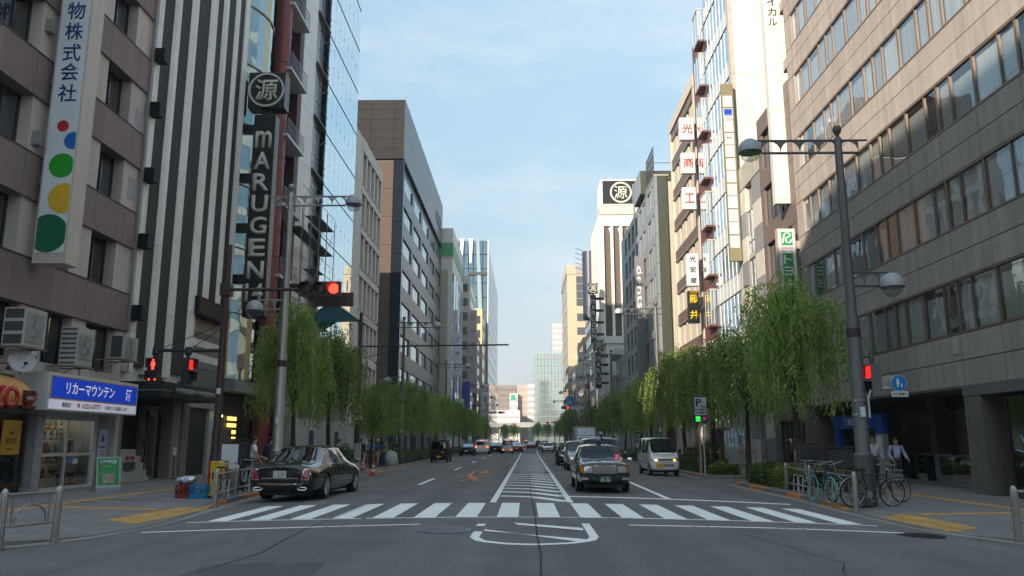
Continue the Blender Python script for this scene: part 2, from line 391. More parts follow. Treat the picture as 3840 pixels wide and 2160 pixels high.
# arrow painted in orange, left of the zebra
strip('orange_mark', ORANGE, [(-2.64, 32.6), (-1.92, 38.3)], 0.14)
strip('orange_mark', ORANGE, [(-1.98, 33.1), (-2.62, 38.2)], 0.26, 0.006)
strip('orange_mark', ORANGE, [(-2.62, 38.0), (-2.70, 43.4), (-2.1, 44.0)], 0.16, 0.0068)
drape('orange_mark', ORANGE, [((-2.33, 40.5), (-1.82, 40.6), (-2.0, 44.3), (-2.16, 44.2))], 0.0075)
# end loop of the zebra zone inside the junction
loop = [(-0.83, 15.74), (-0.83, 14.5), (-0.85, 13.75), (-0.72, 13.32), (-0.3, 13.0), (0.16, 12.92), (0.7, 13.08), (1.05, 13.4), (1.14, 13.8), (1.14, 15.85)]
strip('zone_end_loop', WHITE, [(-0.85, 15.35), (-0.83, 15.76)], 0.16, 0.005)
strip('zone_end_loop', WHITE, loop[1:], 0.155, 0.005)
drape('zone_bar', WHITE, [((-0.72, 14.55), (1.03, 13.5), (0.82, 13.24), (-0.74, 14.82))], 0.007)
drape('zone_bar', WHITE, [((-0.23, 15.92), (1.04, 15.05), (1.02, 14.66), (-0.15, 15.55))], 0.007)
# seam down the middle, dark patch and hairline cracks
SEAM = M('joint tar', (0.018, 0.018, 0.02), 0.9, var=0.2)
strip('road_seam', SEAM, [(0.16, 40), (0.16, 23.6), (0.2, 18), (0.19, 14.1), (0.22, 12), (0.17, 9.5)], 0.022, 0.009)
strip('road_seam', SEAM, [(-3.75, 30), (-3.95, 21.5), (-4.05, 15.3), (-3.9, 12.2), (-4.2, 10.6)], 0.018, 0.009)
for pts in ([(3.6, 15.0), (4.1, 13.0), (4.3, 11.4), (3.9, 10.3)], [(2.3, 12.8), (2.6, 12.2), (2.7, 11.6)], [(-1.9, 16.7), (-2.2, 15.6)], [(-5.9, 13.5), (-5.2, 12.8)]):
    p2 = []
    for a, b in zip(pts[:-1], pts[1:]):
        for t in (0, 0.25, 0.5, 0.75): p2.append((a[0] + (b[0] - a[0]) * t + random.uniform(-.05, .05), a[1] + (b[1] - a[1]) * t + random.uniform(-.05, .05)))
    strip('road_crack', SEAM, p2, 0.012, 0.009)
drape('asphalt_patch', ASPH2, [((-4.42, 8.5), (-2.6, 8.5), (-2.72, 11.35), (-4.3, 11.25))], 0.006)
drape('asphalt_patch', ASPH2, [((-9.0, 6.5), (-6.4, 7.5), (-6.3, 10.2), (-7.6, 10.1))], 0.006)
# pavements
PAVE = M('pavement', (0.205, 0.192, 0.182), 0.85, var=0.14, scale=0.9, dirt=0.16, bump=0.25, bscale=90)
def slabs(m):
    """faint joints of the pavement slabs"""
    n = m.node_tree.nodes; l = m.node_tree.links; b = n['Principled BSDF']; src = b.inputs['Base Color'].links[0].from_socket
    geo = n.new('ShaderNodeNewGeometry'); br = n.new('ShaderNodeTexBrick'); br.inputs['Scale'].default_value = 1.0
    br.inputs['Color1'].default_value = (1.05, 1.04, 1.02, 1); br.inputs['Color2'].default_value = (0.93, 0.93, 0.95, 1); br.inputs['Mortar'].default_value = (0.62, 0.62, 0.62, 1)
    br.inputs['Mortar Size'].default_value = 0.006; br.inputs['Brick Width'].default_value = 0.6; br.inputs['Row Height'].default_value = 0.3
    l.new(geo.outputs['Position'], br.inputs['Vector']); mm = n.new('ShaderNodeVectorMath'); mm.operation = 'MULTIPLY'; l.new(src, mm.inputs[0]); l.new(br.outputs['Color'], mm.inputs[1]); l.new(mm.outputs[0], b.inputs['Base Color'])
slabs(PAVE)
KERB = M('kerb stone', (0.23, 0.22, 0.205), 0.85, var=0.16, scale=2.5, rnd=0.12, bump=0.2)
KERB_O = M('kerb painted orange', (0.66, 0.24, 0.05), 0.75, var=0.15, scale=4, rnd=0.1)
APRON = M('gutter concrete', (0.28, 0.25, 0.215), 0.88, var=0.16, scale=1.6, dirt=0.12, bump=0.2)
def kerbtop(x, y):
    """the kerb dips to the road at the crossing"""
    return 0.13 - 0.105 * smooth01((23.4 - y) / 3.0) * smooth01((y - 12.6) / 2.2)
def dens(pts, step):
    out = []
    for a, b in zip(pts[:-1], pts[1:]):
        a = Vector(a); b = Vector(b); n = max(1, int((b - a).length / step))
        for i in range(n): out.append(a + (b - a) * i / n)
    out.append(Vector(pts[-1])); return out
def offs(pts, d):
    """shift a polyline sideways"""
    o = []
    for i, p in enumerate(pts):
        t = (pts[min(i + 1, len(pts) - 1)] - pts[max(i - 1, 0)]).normalized(); o.append(p + Vector((t.y, -t.x)) * d)
    return o
def pavement(name, poly, inner, sgn):
    near = [p for p in poly]
    pts = dens(near, 0.62)
    in1 = offs(pts, 0.17 * sgn); in2 = offs(pts, 0.9 * sgn); ap0 = offs(pts, -0.42 * sgn)
    mb = MB(); base = 0; n = len(pts)
    for ring, zf in ((in1, lambda p: kerbtop(p.x, p.y) - 0.004), (in2, lambda p: 0.125)):
        for p in ring: mb.v.append((p.x, p.y, zf(p)))
    for i in range(n - 1): mb.f.append((i, i + 1, n + i + 1, n + i)); mb.mi.append(0)
    k = len(mb.v); mb.v += [(x, y, 0.125) for x, y in inner]
    mb.f.append(tuple(range(n, 2 * n)) + tuple(range(k, k + len(inner)))); mb.mi.append(0)
    me = mb.mesh(name, PAVE)
    bm = bmesh.new(); bm.from_mesh(me); bmesh.ops.triangulate(bm, faces=[f for f in bm.faces if len(f.verts) > 4]); bmesh.ops.recalc_face_normals(bm, faces=bm.faces)
    if sum(f.normal.z for f in bm.faces) < 0: bmesh.ops.reverse_faces(bm, faces=bm.faces)
    bm.to_mesh(me); bm.free()
    sw = bpy.data.objects.new(name, me); COL.objects.link(sw); tag(sw, kind='structure')
    # kerb stones, one by one near the camera
    far = MB()
    for i in range(n - 1):
        a, b, c, d = pts[i], pts[i + 1], in1[i + 1], in1[i]
        if (a - b).length < 0.05: continue
        q = [a.lerp(b, .015), a.lerp(b, .985), d.lerp(c, .985), d.lerp(c, .015)]
        z = [kerbtop(p.x, p.y) for p in q]
        tgt = MB() if a.y < 62 and abs(a.x) < 14 else far
        g = len(tgt.v)
        tgt.v += [(q[j].x, q[j].y, -0.05) for j in range(4)] + [(q[j].x + (0.012 * sgn if j < 2 and abs(a.x) > 7 else 0) * 0, q[j].y, z[j]) for j in range(4)]
        tgt.f += [(g + 4, g + 5, g + 6, g + 7), (g, g + 1, g + 5, g + 4), (g + 1, g + 2, g + 6, g + 5), (g + 3, g, g + 4, g + 7), (g + 2, g + 3, g + 7, g + 6)]; tgt.mi += [0] * 5
        if tgt is not far:
            ym = (a.y + b.y) / 2; om = False
            for y0, y1 in ((20.7, 22.6), (24.6, 26.2), (28.6, 30.3), (31.6, 33.4), (36, 37.6), (40, 42), (46.2, 48.4), (51.5, 53), (56, 58)): om = om or (y0 < ym < y1)
            tgt.build('kerb_stone', KERB_O if om else KERB, sw)
    if far.f: far.build('kerb', KERB, sw, kind=None)
    mb = MB()
    for i in range(n - 1):
        if abs(pts[i].x) < 9.4 and pts[i].y < 70: mb.q((ap0[i].x, ap0[i].y, rz(ap0[i].x, ap0[i].y) + .006), (ap0[i + 1].x, ap0[i + 1].y, rz(ap0[i + 1].x, ap0[i + 1].y) + .006), (pts[i + 1].x, pts[i + 1].y, .012), (pts[i].x, pts[i].y, .012))
    mb.build('gutter', APRON, sw)
    return sw
PL = [(-8.45, 640), (-8.45, 60), (-8.45, 30), (-8.4, 24), (-8.2, 22), (-7.95, 19), (-7.78, 17.2), (-7.76, 16), (-7.92, 14.9), (-8.3, 13.9), (-9.0, 13.05), (-10.4, 12.4), (-13, 12.1), (-60, 12.0)]
side_l = pavement('pavement_left', PL, [(-60, 640)], 1)
PR = [(8.45, 640), (8.5, 46), (8.4, 38.9), (8.9, 38.2), (10.4, 38.0), (10.6, 37.7), (10.6, 33.7), (10.4, 33.4), (8.9, 33.2), (8.3, 32.5), (8.24, 28), (8.2, 24), (8.0, 20.6), (7.95, 18.6), (7.92, 16.6), (8.15, 15.2), (8.7, 14.1), (9.6, 13.2), (11.3, 12.5), (15, 12.2), (60, 12.0)]
side_r = pavement('pavement_right', PR, [(60, 640)], -1)
# yellow tactile paving, block by block
TACT = M('tactile yellow', (0.58, 0.34, 0.10), 0.8, var=0.12, scale=3, rnd=0.08, dirt=0.08)
mb = MB(); mb.box((-.147, -.147, -.03), (.147, .147, 0.0))
for i in range(4): mb.box((-.11 + .06 * i, -.125, 0), (-.085 + .06 * i, .125, .005))
tile_bar = mb.mesh('tactile_block', TACT)
mb = MB(); mb.box((-.147, -.147, -.03), (.147, .147, 0.0))
for i in range(5):
    for j in range(5): mb.q(*[(-.115 + .058 * i + dx, -.115 + .058 * j + dy, .005) for dx, dy in ((-.012, -.012), (.012, -.012), (.012, .012), (-.012, .012))])
tile_dot = mb.mesh('tactile_block', TACT)
def pave_z(x, y, poly):
    """height of the pavement near its edge"""
    d = 9e9
    for a, b in zip(poly[:-1], poly[1:]):
        a = Vector(a); b = Vector(b); t = max(0, min(1, (Vector((x, y)) - a).dot(b - a) / (b - a).length_squared)); d = min(d, (Vector((x, y)) - a - (b - a) * t).length)
    kt = kerbtop(x, y); t = max(0, min(1, (d - 0.17) / 0.73)); return kt + (0.125 - kt) * t
def tactile(parent, poly, a, b, wide, me):
    a = Vector(a); b = Vector(b); L = (b - a).length; d = (b - a) / L; s = Vector((-d.y, d.x)); n = int(L / 0.3)
    for i in range(n):
        for j in range(wide):
            p = a + d * (0.3 * i + .15) + s * (j - (wide - 1) / 2) * 0.3
            sl = (pave_z(p.x + d.x * .1, p.y + d.y * .1, poly) - pave_z(p.x - d.x * .1, p.y - d.y * .1, poly)) / .2
            e = .12; nx = -(pave_z(p.x + e, p.y, poly) - pave_z(p.x - e, p.y, poly)) / (2 * e); ny = -(pave_z(p.x, p.y + e, poly) - pave_z(p.x, p.y - e, poly)) / (2 * e); nv = Vector((nx, ny, 1)).normalized(); yv = Vector((d.x, d.y, 0)); yv = (yv - nv * yv.dot(nv)).normalized(); xv = yv.cross(nv)
            q = Matrix(((xv.x, yv.x, nv.x), (xv.y, yv.y, nv.y), (xv.z, yv.z, nv.z))).to_euler(); obj('tactile_block', me, parent, (p.x, p.y, pave_z(p.x, p.y, poly) + .009), q)
tactile(side_l, PL, (-8.32, 16.8), (-8.34, 20.9), 2, tile_dot)
tactile(side_l, PL, (-8.7, 19.35), (-11.8, 20.1), 1, tile_bar)
tactile(side_l, PL, (-11.95, 16.5), (-12.1, 48.0), 1, tile_bar)
tactile(side_r, PR, (8.02 + .3, 15.85), (7.95 + .3, 19.1), 2, tile_dot)
tactile(side_r, PR, (8.7, 18.3), (11.3, 18.75), 1, tile_bar)
tactile(side_r, PR, (11.6, 16.0), (11.9, 46.0), 1, tile_bar)
# pale paving stones set into the grey
PINK = M('pale paver', (0.24, 0.21, 0.20), 0.8, var=0.15, rnd=0.12)
rp = random.Random(4)
for (sx, poly, par) in ((-1, PL, side_l), (1, PR, side_r)):
    for k in range(46):
        x = sx * rp.uniform(10.5, 13.2); y = rp.choice((17, 19.4, 22, 24.6, 27, 30, 33, 37)) + rp.uniform(-.8, .8)
        obj('pale_paver', boxmesh(0.58, 0.28, 0.03, PINK), par, (round(x / .6) * .6 + .3, round(y / .3) * .3 + .15, 0.125 - .010))
PUDDLE = M('wet patch', (0.03, 0.03, 0.032), 0.12, var=0.1)
rp = random.Random(9)
for k in range(9):
    cx, cy = -11 + rp.uniform(-1.6, 1.9), 22 + rp.uniform(-.9, .9); mb = MB(); n = 14; ra = rp.uniform(.06, .3)
    mb.q(*[(cx + ra * rp.uniform(.6, 1.3) * math.cos(2 * math.pi * i / n), cy + ra * .6 * rp.uniform(.6, 1.3) * math.sin(2 * math.pi * i / n), .1275) for i in range(n)]); mb.build('wet_patch', PUDDLE, side_l)
# manhole covers
IRON = M('cast iron', (0.05, 0.042, 0.042), 0.55, 0.7, var=0.2, scale=8, bump=0.3, bscale=60)
def manhole(x, y, r, mat, label):
    t = thing('manhole_cover', label, 'manhole cover', (x, y, rz(x, y)), group='iron covers in the road')
    mb = MB(); mb.lathe([(r, -.02), (r, .008), (r * .9, .010)], 28); mb.part('frame', mat, t)
    mb = MB(); mb.lathe([(r * .89, -.02), (r * .89, .009)], 28)
    k = int(r * 2 / .09)
    for i in range(k):
        for j in range(k):
            px, py = -r + .09 * (i + .5), -r + .09 * (j + .5)
            if px * px + py * py < (r * .8) ** 2: mb.box((px - .032, py - .032, .009), (px + .032, py + .032, .014))
    mb.part('lid', mat, t); return t
manhole(7.05, 14.95, 0.42, IRON, 'dark brown manhole cover in the road beside the right pavement corner')
manhole(-1.45, 14.75, 0.5, M('worn iron', (0.16, 0.16, 0.18), 0.5, 0.5, var=0.2, scale=6), 'pale worn manhole cover beside the painted loop')
# ------------------------------------------------------------------ unseen blocks behind the camera, added to shade the street and be mirrored
OFFW = M('far stone', (0.36, 0.34, 0.31), 0.7, var=0.08, rnd=0.05)
OFFG = MIRROR('far glass', (0.05, 0.07, 0.09), 0.05, 0.4)
def back_block(x0, x1, y0, y1, h, label, floors):
    t = thing('unseen_block', label, 'building', ((x0 + x1) / 2, (y0 + y1) / 2, 0))
    bx(t, 'wall', OFFW, (x0, y0, 0), (x1, y1, h)); fh = h / floors
    for k in range(floors):
        z = k * fh + fh * .35
        bx(t, 'window', OFFG, (x0 - .05, y0 + .8, z), (x1 + .05, y1 - .8, z + fh * .5)); bx(t, 'window', OFFG, (x0 + .8, y0 - .06, z + .002), (x1 - .8, y1 + .06, z + fh * .5 - .002))
back_block(-75, -16, -95, -9, 33.4, 'unseen stone office block behind the camera on the left corner, added to shade the street', 10)  # unseen; roof height sets the shade line on the right fronts
back_block(15, 60, -95, -6, 14, 'unseen stone office block behind the camera on the right corner, kept low to let skylight in', 9)  # unseen; lowered so more skylight reaches the street
# ------------------------------------------------------------------ facade helpers
def F(parent, name, mat, side, y0, y1, z0, z1, d0, d1, bev=0.0, label=None):
    """box on a street front: along the street, up, and out from the front line (towards the road is positive)"""
    x0, x1 = (XL + d0, XL + d1) if side < 0 else (XR - d0, XR - d1)
    return bx(parent, name, mat, (x0, y0, z0), (x1, y1, z1), bev, label)
def window(parent, side, y0, y1, z0, z1, d, fmat, gmat, splits=1, fw=0.05, back=None, depth=0.25, bars=()):
    """framed window on a street front: frame (with mullions) as a part, panes as its sub-parts, optional room behind"""
    fr = MB(); s = -side
    X = lambda q: (XL + q) if side < 0 else (XR - q)
    def b(ya, yb, za, zb): fr.box((min(X(d - .03), X(d + .05)), ya, za), (max(X(d - .03), X(d + .05)), yb, zb))
    b(y0, y1, z0, z0 + fw); b(y0, y1, z1 - fw, z1); b(y0, y0 + fw, z0 + fw, z1 - fw); b(y1 - fw, y1, z0 + fw, z1 - fw)
    cuts = [y0 + fw] + ([y0 + (y1 - y0) * k / splits for k in range(1, splits)] if isinstance(splits, int) else list(splits)) + [y1 - fw]
    for c in cuts[1:-1]: b(c - fw / 2, c + fw / 2, z0 + fw, z1 - fw)
    for zc in bars: b(y0 + fw, y1 - fw, zc - fw / 2, zc + fw / 2)
    f = fr.build('window_frame', fmat, parent)
    for a, c in zip(cuts[:-1], cuts[1:]):
        pa = bx(f, 'pane', gmat, (X(d) - .004, a + (0 if a == cuts[0] else fw / 2), z0 + fw), (X(d) + .004, c - (0 if c == cuts[-1] else fw / 2), z1 - fw))
    if back is not None:
        bx(f, 'blind', back, (X(d - depth), y0 + .01, z0 + .01), (X(d - depth - .02), y1 - .01, z1 - .01))  # with DARK, a flat dark sheet stands in for the unlit room
    return f
DARK = M('dark interior', (0.012, 0.013, 0.015), 0.8, var=0.2)  # near-black colour stands in for the gloom of unlit rooms
ALU = M('aluminium', (0.42, 0.42, 0.42), 0.4, 0.7, var=0.08)
ALUD = M('dark aluminium', (0.06, 0.06, 0.065), 0.45, 0.6, var=0.1)
BLACK = M('black paint', (0.010, 0.010, 0.011), 0.6, var=0.1, spec=.25)
STEEL = M('stainless steel', (0.36, 0.345, 0.325), 0.36, 0.85, var=0.10, scale=3, streak=0.12)
CLEAR = GLASS('window glass', (0.90, 0.92, 0.92), 0.02, 0.005, 0.12)
TINT = GLASS('tinted window glass', (0.55, 0.58, 0.60), 0.07, 0.005, 0.15)
WHITEP = M('white paint', (0.72, 0.72, 0.70), 0.5, var=0.05, dirt=0.05)
WSIGN = M('white acrylic', (0.66, 0.68, 0.70), 0.35, var=0.04, streak=0.05)
CURT = M('curtain', (0.42, 0.42, 0.42), 0.85, var=0.12, scale=2.0, stretch=(8, 8, 0.05), rnd=0.18)
REDP = M('sign red', (0.50, 0.015, 0.02), 0.4, var=0.04); BLUEP = M('sign blue', (0.01, 0.055, 0.42), 0.4, var=0.03)
GREENP = M('sign green', (0.01, 0.27, 0.07), 0.4, var=0.03); YELP = M('sign yellow', (0.72, 0.42, 0.02), 0.4, var=0.03)
BLACKP = M('sign black', (0.01, 0.01, 0.011), 0.4, var=0.05)
# ------------------------------------------------------------------ corner building with mauve bands
BAND = M('mauve band', (0.23, 0.165, 0.15), 0.72, var=0.06, streak=0.10, rnd=0.05, bump=0.1, bscale=60)
PIER = M('beige render', (0.56, 0.475, 0.42), 0.8, var=0.05, streak=0.09, rnd=0.03, bump=0.2, bscale=80)
t = thing('corner_office_building', 'corner building with mauve bands, beige piers and a liquor shop below', 'building', (-22, 26, 0)); L1 = t
bx(t, 'wall', PIER, (-34, 22.3, 3.05), (XL - 0.62, 30.78, 27.4)); bx(t, 'rear_wall', PIER, (-34, 22.3, 0.1), (-18.7, 30.78, 3.04)); bx(t, 'party_wall', PIER, (-18.69, 29.35, 0.1), (XL - .62, 30.78, 3.04)); bx(t, 'party_wall', PIER, (-18.69, 22.3, 0.1), (-16.15, 25.25, 3.04))
ROWS = [5.94, 9.25, 12.57, 15.87, 19.17, 22.5, 25.8]
for z in ROWS:
    for a, b in zip((21.78, 23.44, 25.5, 27.6, 29.72), (23.42, 25.48, 27.58, 29.70, 30.79)):
        F(t, 'band_panel', BAND, -1, a, b, z, z + 1.42, -0.6, 0.0)
    bx(t, 'band_panel', BAND, (-34, 21.8, z), (XL - .605, 22.28, z + 1.42))
    F(t, 'sill', M('dark sill', (0.06, 0.05, 0.05), 0.7), -1, 21.8, 30.78, z + 1.422, z + 1.47, -0.58, 0.02)
for k, z in enumerate(ROWS[:-1]):
    z0, z1 = z + 1.47, ROWS[k + 1]
    for a, b in ((23.6, 24.8), (26.52, 27.72), (29.5, 30.76)): F(t, 'pier', PIER, -1, a, b, z0, z1, -0.62, -0.10)
    for a, b in ((21.9, 23.6), (24.8, 26.52), (27.72, 29.5)):
        window(t, -1, a + .01, b - .01, z0, z1 - .01, -0.54, ALUD, TINT, 2, 0.04, CURT if random.random() < .55 else DARK, 0.04)
for a, b in ((21.9, 22.6), (24.2, 25.5), (27.1, 28.0), (30.1, 30.76)): F(t, 'pier', PIER, -1, a, b, 3.7, 5.93, -0.6, -0.12)
for a, b in ((22.6, 24.2), (25.5, 27.1), (28.0, 30.1)): window(t, -1, a, b, 4.25, 5.93, -0.5, ALUD, TINT, 2, 0.05, DARK, 0.05)
F(t, 'wall_panel', PIER, -1, 21.9, 30.76, 3.72, 4.24, -0.58, -0.14)
F(t, 'notice_plate', M('notice plate', (0.34, 0.33, 0.36), 0.5), -1, 30.0, 30.5, 15.0 - .75, 15.55 - .6, -0.095, -0.08); F(t, 'notice_plate', M('notice plate', (0.34, 0.33, 0.36), 0.5), -1, 29.95, 30.5, 11.2, 12.05, -0.095, -0.08)
F(t, 'drain_pipe', M('grey pipe', (0.25, 0.24, 0.23), 0.5), -1, 30.62, 30.72, 6, 27, 0.005, 0.09)
for z in (18.6, 14.9, 11.0): F(t, 'wall_vent', M('grey pipe', (0.25, 0.24, 0.23), 0.5), -1, 23.75, 24.02, z, z + .45, -0.095, 0.12)
# small windows and dark notices low down
for y in (24.45, 24.95): F(t, 'notice_plate', BLACKP, -1, y, y + .36, 4.35, 4.85, -0.1, -0.085); F(t, 'notice_plate', WSIGN, -1, y + .03, y + .33, 4.39, 4.81, -0.082, -0.078)
# ground floor of the corner building: shop fronts
SHOPW = M('shop white frame', (0.55, 0.55, 0.53), 0.45, var=0.06); MARB = M('grey marble', (0.30, 0.30, 0.31), 0.5, var=0.22, scale=2.2, stretch=(1, 3, 3))
F(t, 'pier', MARB, -1, 25.0, 25.42, 0.1, 2.66, -0.6, 0.35); F(t, 'pier', MARB, -1, 29.2, 30.3, 0.1, 2.66, -0.6, -0.02); F(t, 'pier', SHOPW, -1, 30.32, 30.62, 0.1, 3.3, -0.6, 0.1)
mb = MB(); mb.box((-18.6, 25.42, 0.1), (-18.55, 29.2, 3)); mb.box((-18.6, 25.42, 2.9), (-15.7, 29.2, 3.0)); mb.box((-18.6, 25.42, .09), (-15.6, 29.2, .14)); mb.box((-18.6, 25.3, .1), (-15.95, 25.42, 3)); mb.box((-18.6, 29.2, .1), (-16.2, 29.3, 3)); mb.build('shop_room', M('shop interior', (0.36, 0.33, 0.28), 0.8, var=0.2), t)
for y in (25.9, 27.0, 28.1): bx(t, 'ceiling_lamp', M('shop tube light', (.9, .88, .8), .4, emit=(1, .93, .8), estr=2.2), (-17.9, y, 2.84), (-15.9, y + .14, 2.89))
fr = MB()
def fb_(y0, y1, z0, z1, d0=-.06, d1=.02): fr.box((XL + d0, y0, z0), (XL + d1, y1, z1))
fb_(25.42, 29.2, 2.42, 2.66); fb_(25.42, 29.2, .12, .22, -.1, .04); fb_(25.42, 25.5, .22, 2.42); fb_(28.95, 29.2, .22, 2.42); fb_(27.28, 27.36, .22, 2.42); fb_(25.5, 28.95, 1.22, 1.32)
sf = fr.build('shop_front_frame', SHOPW, t)
SG = GLASS('shop glass', (0.85, 0.88, 0.88), 0.05, 0.004, 0.05)
for a, b in ((25.5, 27.28), (27.36, 28.95)):
    for z0, z1 in ((.22, 1.22), (1.32, 2.42)): bx(sf, 'pane', SG, (XL - .025, a, z0), (XL - .017, b, z1))
for k, z in enumerate((.45, .95, 1.35, 1.75, 2.1)): bx(t, 'shelf', M('shelf', (0.30, 0.27, 0.22), 0.6), (-17.0, 25.5, z), (-16.55, 29.0, z + .03))
F(sf, 'sticker', M('sticker blue', (0.05, 0.22, 0.45), 0.5), -1, 27.5, 27.85, .98, 1.14, -.014, -.011); F(sf, 'sticker', WSIGN, -1, 27.86, 28.15, .95, 1.12, -.014, -.011)
bm_ = [M('bottle green', (0.01, 0.035, 0.012), 0.12, coat=.6), M('bottle amber', (0.10, 0.035, 0.006), 0.12, coat=.6), M('bottle black', (0.006, 0.006, 0.007), 0.12, coat=.6), M('bottle red', (0.22, 0.012, 0.015), 0.2, coat=.5)]
bottle_me = []
for mt in bm_:
    mb = MB(); mb.lathe([(.036, 0), (.037, .19), (.014, .25), (.014, .31), (0.0, .312)], 10); bottle_me.append(mb.mesh('bottle', mt, True))
LAB = [M('label orange', (0.62, 0.22, 0.02), 0.6), M('label white', (0.6, 0.58, 0.52), 0.6), M('label gold', (0.4, 0.28, 0.08), 0.5)]
mb = MB(); mb.lathe([(.0375, .05), (.0385, .051), (.0385, .14), (.0375, .141)], 10); lab_me = [mb.mesh('bottle_label', l_, True) for l_ in LAB]
rb = random.Random(3)
for k, z in enumerate((.48, .98, 1.38, 1.78, 2.13)):
    for i in range(15):
        y = 25.68 + i * .225 + rb.uniform(-.05, .05); j = rb.choice((0, 1, 2, 2, 2, 3))
        b = obj('bottle', bottle_me[j], None, (-16.72 + rb.uniform(-.05, .05), y, z), scale=(1.2, 1.2, 1.0))
        tag(b, 'bottle of drink standing on a shelf behind the liquor shop window', 'bottle', 'bottles on the shelves of the liquor shop'); child('label_band', lab_me[rb.randrange(3)], b)
for i, y in enumerate((27.75, 27.9, 28.06, 28.4)):
    b = obj('bottle', bottle_me[2], None, (-15.85, y, .22), scale=(1.4, 1.4, 1.45)); tag(b, 'dark champagne bottle with orange label at the foot of the shop window', 'bottle', 'champagne bottles in the shop window'); child('label_band', lab_me[0], b)
PKG = [M('gift box ' + str(i), c, 0.6, var=0.1) for i, c in enumerate(((0.35, .03, .03), (.5, .48, .44), (.02, .02, .02), (.30, .22, .08), (.06, .16, .20)))]
rb = random.Random(8)
for i in range(14):
    y = 25.7 + i * .23; z = rb.choice((.22, .22, 1.32, 1.32)); h = rb.uniform(.25, .5); w = rb.uniform(.1, .2)
    b = bx(None, 'gift_box', PKG[rb.randrange(5)], (-16.25, y, z), (-16.05, y + w, z + h), .004)
    tag(b, 'boxed drink displayed just behind the liquor shop glass', 'box', 'boxes displayed in the liquor shop window')
    for c_ in (0,): bx(None, 'x', PKG[0], (0, 0, 0), (0.01, .01, .01)) if False else None
bx(t, 'display_shelf', SHOPW, (-16.3, 25.5, 1.27), (-15.98, 28.95, 1.318))
# coffee shop under an orange barrel awning at the left edge
bx(t, 'shop_room', M('coffee shop front', (0.05, 0.028, 0.018), 0.5, var=0.3, scale=2), (-16.1, 21.9, .1), (-15.62, 25.0, 2.6))
window(t, -1, 22.2, 24.9, .35, 2.35, .06, M('dark wood', (0.06, 0.028, 0.015), 0.45, var=0.2), TINT, 2, .09, DARK, .03)
aw = thing('barrel_awning', 'orange barrel awning with red letters over the coffee shop', 'awning', (-14.9, 21.5, 2.6))
mb = MB(); n = 12
prof = [(XL + 1.25 * math.cos(a), 2.72 + 0.92 * math.sin(a)) for a in [math.pi / 2 * i / n for i in range(n + 1)]]
for i in range(n): mb.q((prof[i][0], 19.0, prof[i][1]), (prof[i][0], 23.3, prof[i][1]), (prof[i + 1][0], 23.3, prof[i + 1][1]), (prof[i + 1][0], 19.0, prof[i + 1][1]))
i = len(mb.v); mb.v += [(p[0], 23.3, p[1]) for p in prof] + [(XL, 23.3, 2.72)]; mb.f.append(tuple(range(i, i + n + 2))); mb.mi.append(0)
i = len(mb.v); mb.v += [(p[0], 19.0, p[1]) for p in prof] + [(XL, 19.0, 2.72)]; mb.f.append(tuple(range(i + n + 1, i - 1, -1))); mb.mi.append(0)
mb.build('cover', M('orange canvas', (0.58, 0.27, 0.06), 0.6, var=0.08, dirt=0.08), aw, smooth=True)
for y in (19.6, 21.9): mb = MB(); mb.tube([(p[0] + .012, y, p[1] + .008) for p in prof], .016, 6); mb.build('seam', M('awning piping', (0.55, 0.45, 0.33), 0.6), aw)
bx(aw, 'valance', M('dark valance', (0.03, 0.025, 0.022), 0.6), (XL, 19.0, 2.5), (-14.33, 23.32, 2.715))
text(aw, 'NZO', 0.62, (-14.28, 21.5, 2.92), 'left', REDP, 0.05, 0.03, w=1.75)
cup = MB(); cup.prism([(22.62, 3.14), (23.14, 3.14), (23.08, 2.82), (22.98, 2.72), (22.78, 2.72), (22.68, 2.82)], -14.32, -14.24, 0); cup.prism([(22.52, 2.70), (23.24, 2.70), (23.1, 2.62), (22.66, 2.62)], -14.32, -14.24, 0)
cup.tube([(-14.28, 23.12, 3.08), (-14.28, 23.26, 3.05), (-14.28, 23.24, 2.9), (-14.28, 23.1, 2.85)], .022, 6)
cs = cup.build('cup_sign', M('cup maroon', (0.11, 0.012, 0.012), 0.4), aw); text(cs, '和豊豆', .1, (-14.238, 22.88, 2.93), 'left', WSIGN, .004)
for y in (19.8, 22.9):
    s = MB(); s.tube([(XL, y, 3.9), (XL + .55, y, 3.95), (XL + .6, y, 3.85)], .015, 6); s.lathe([(.03, .1), (.05, .08), (.085, 0)], 10, (XL + .6, y, 3.75)); o = s.build('spot_lamp', BLACK, t)
ps = thing('shop_poster', 'yellow coffee poster hanging in the dark shop window under the awning', 'poster', (-15.45, 24.1, 1.3))
F(ps, 'sheet', M('poster yellow', (0.52, 0.30, 0.03), 0.5, var=0.15, scale=2), -1, 23.65, 24.55, 1.32, 2.33, .14, .152); text(ps, '和豊豆', .17, (XL + .155, 24.1, 1.72), 'left', M('ink brown', (.06, .035, .02), .6), .003); text(ps, '珈琲', .1, (XL + .155, 24.1, 1.95), 'left', M('ink brown', (.06, .035, .02), .6), .003); text(ps, '焙煎専門', .08, (XL + .155, 24.1, 1.48), 'left', M('ink brown', (.06, .035, .02), .6), .003)
mb = MB(); mb.lathe([(.11, 2.12), (.13, 2.2), (.09, 2.26)], 12, (XL + .158, 24.1, 0)); 
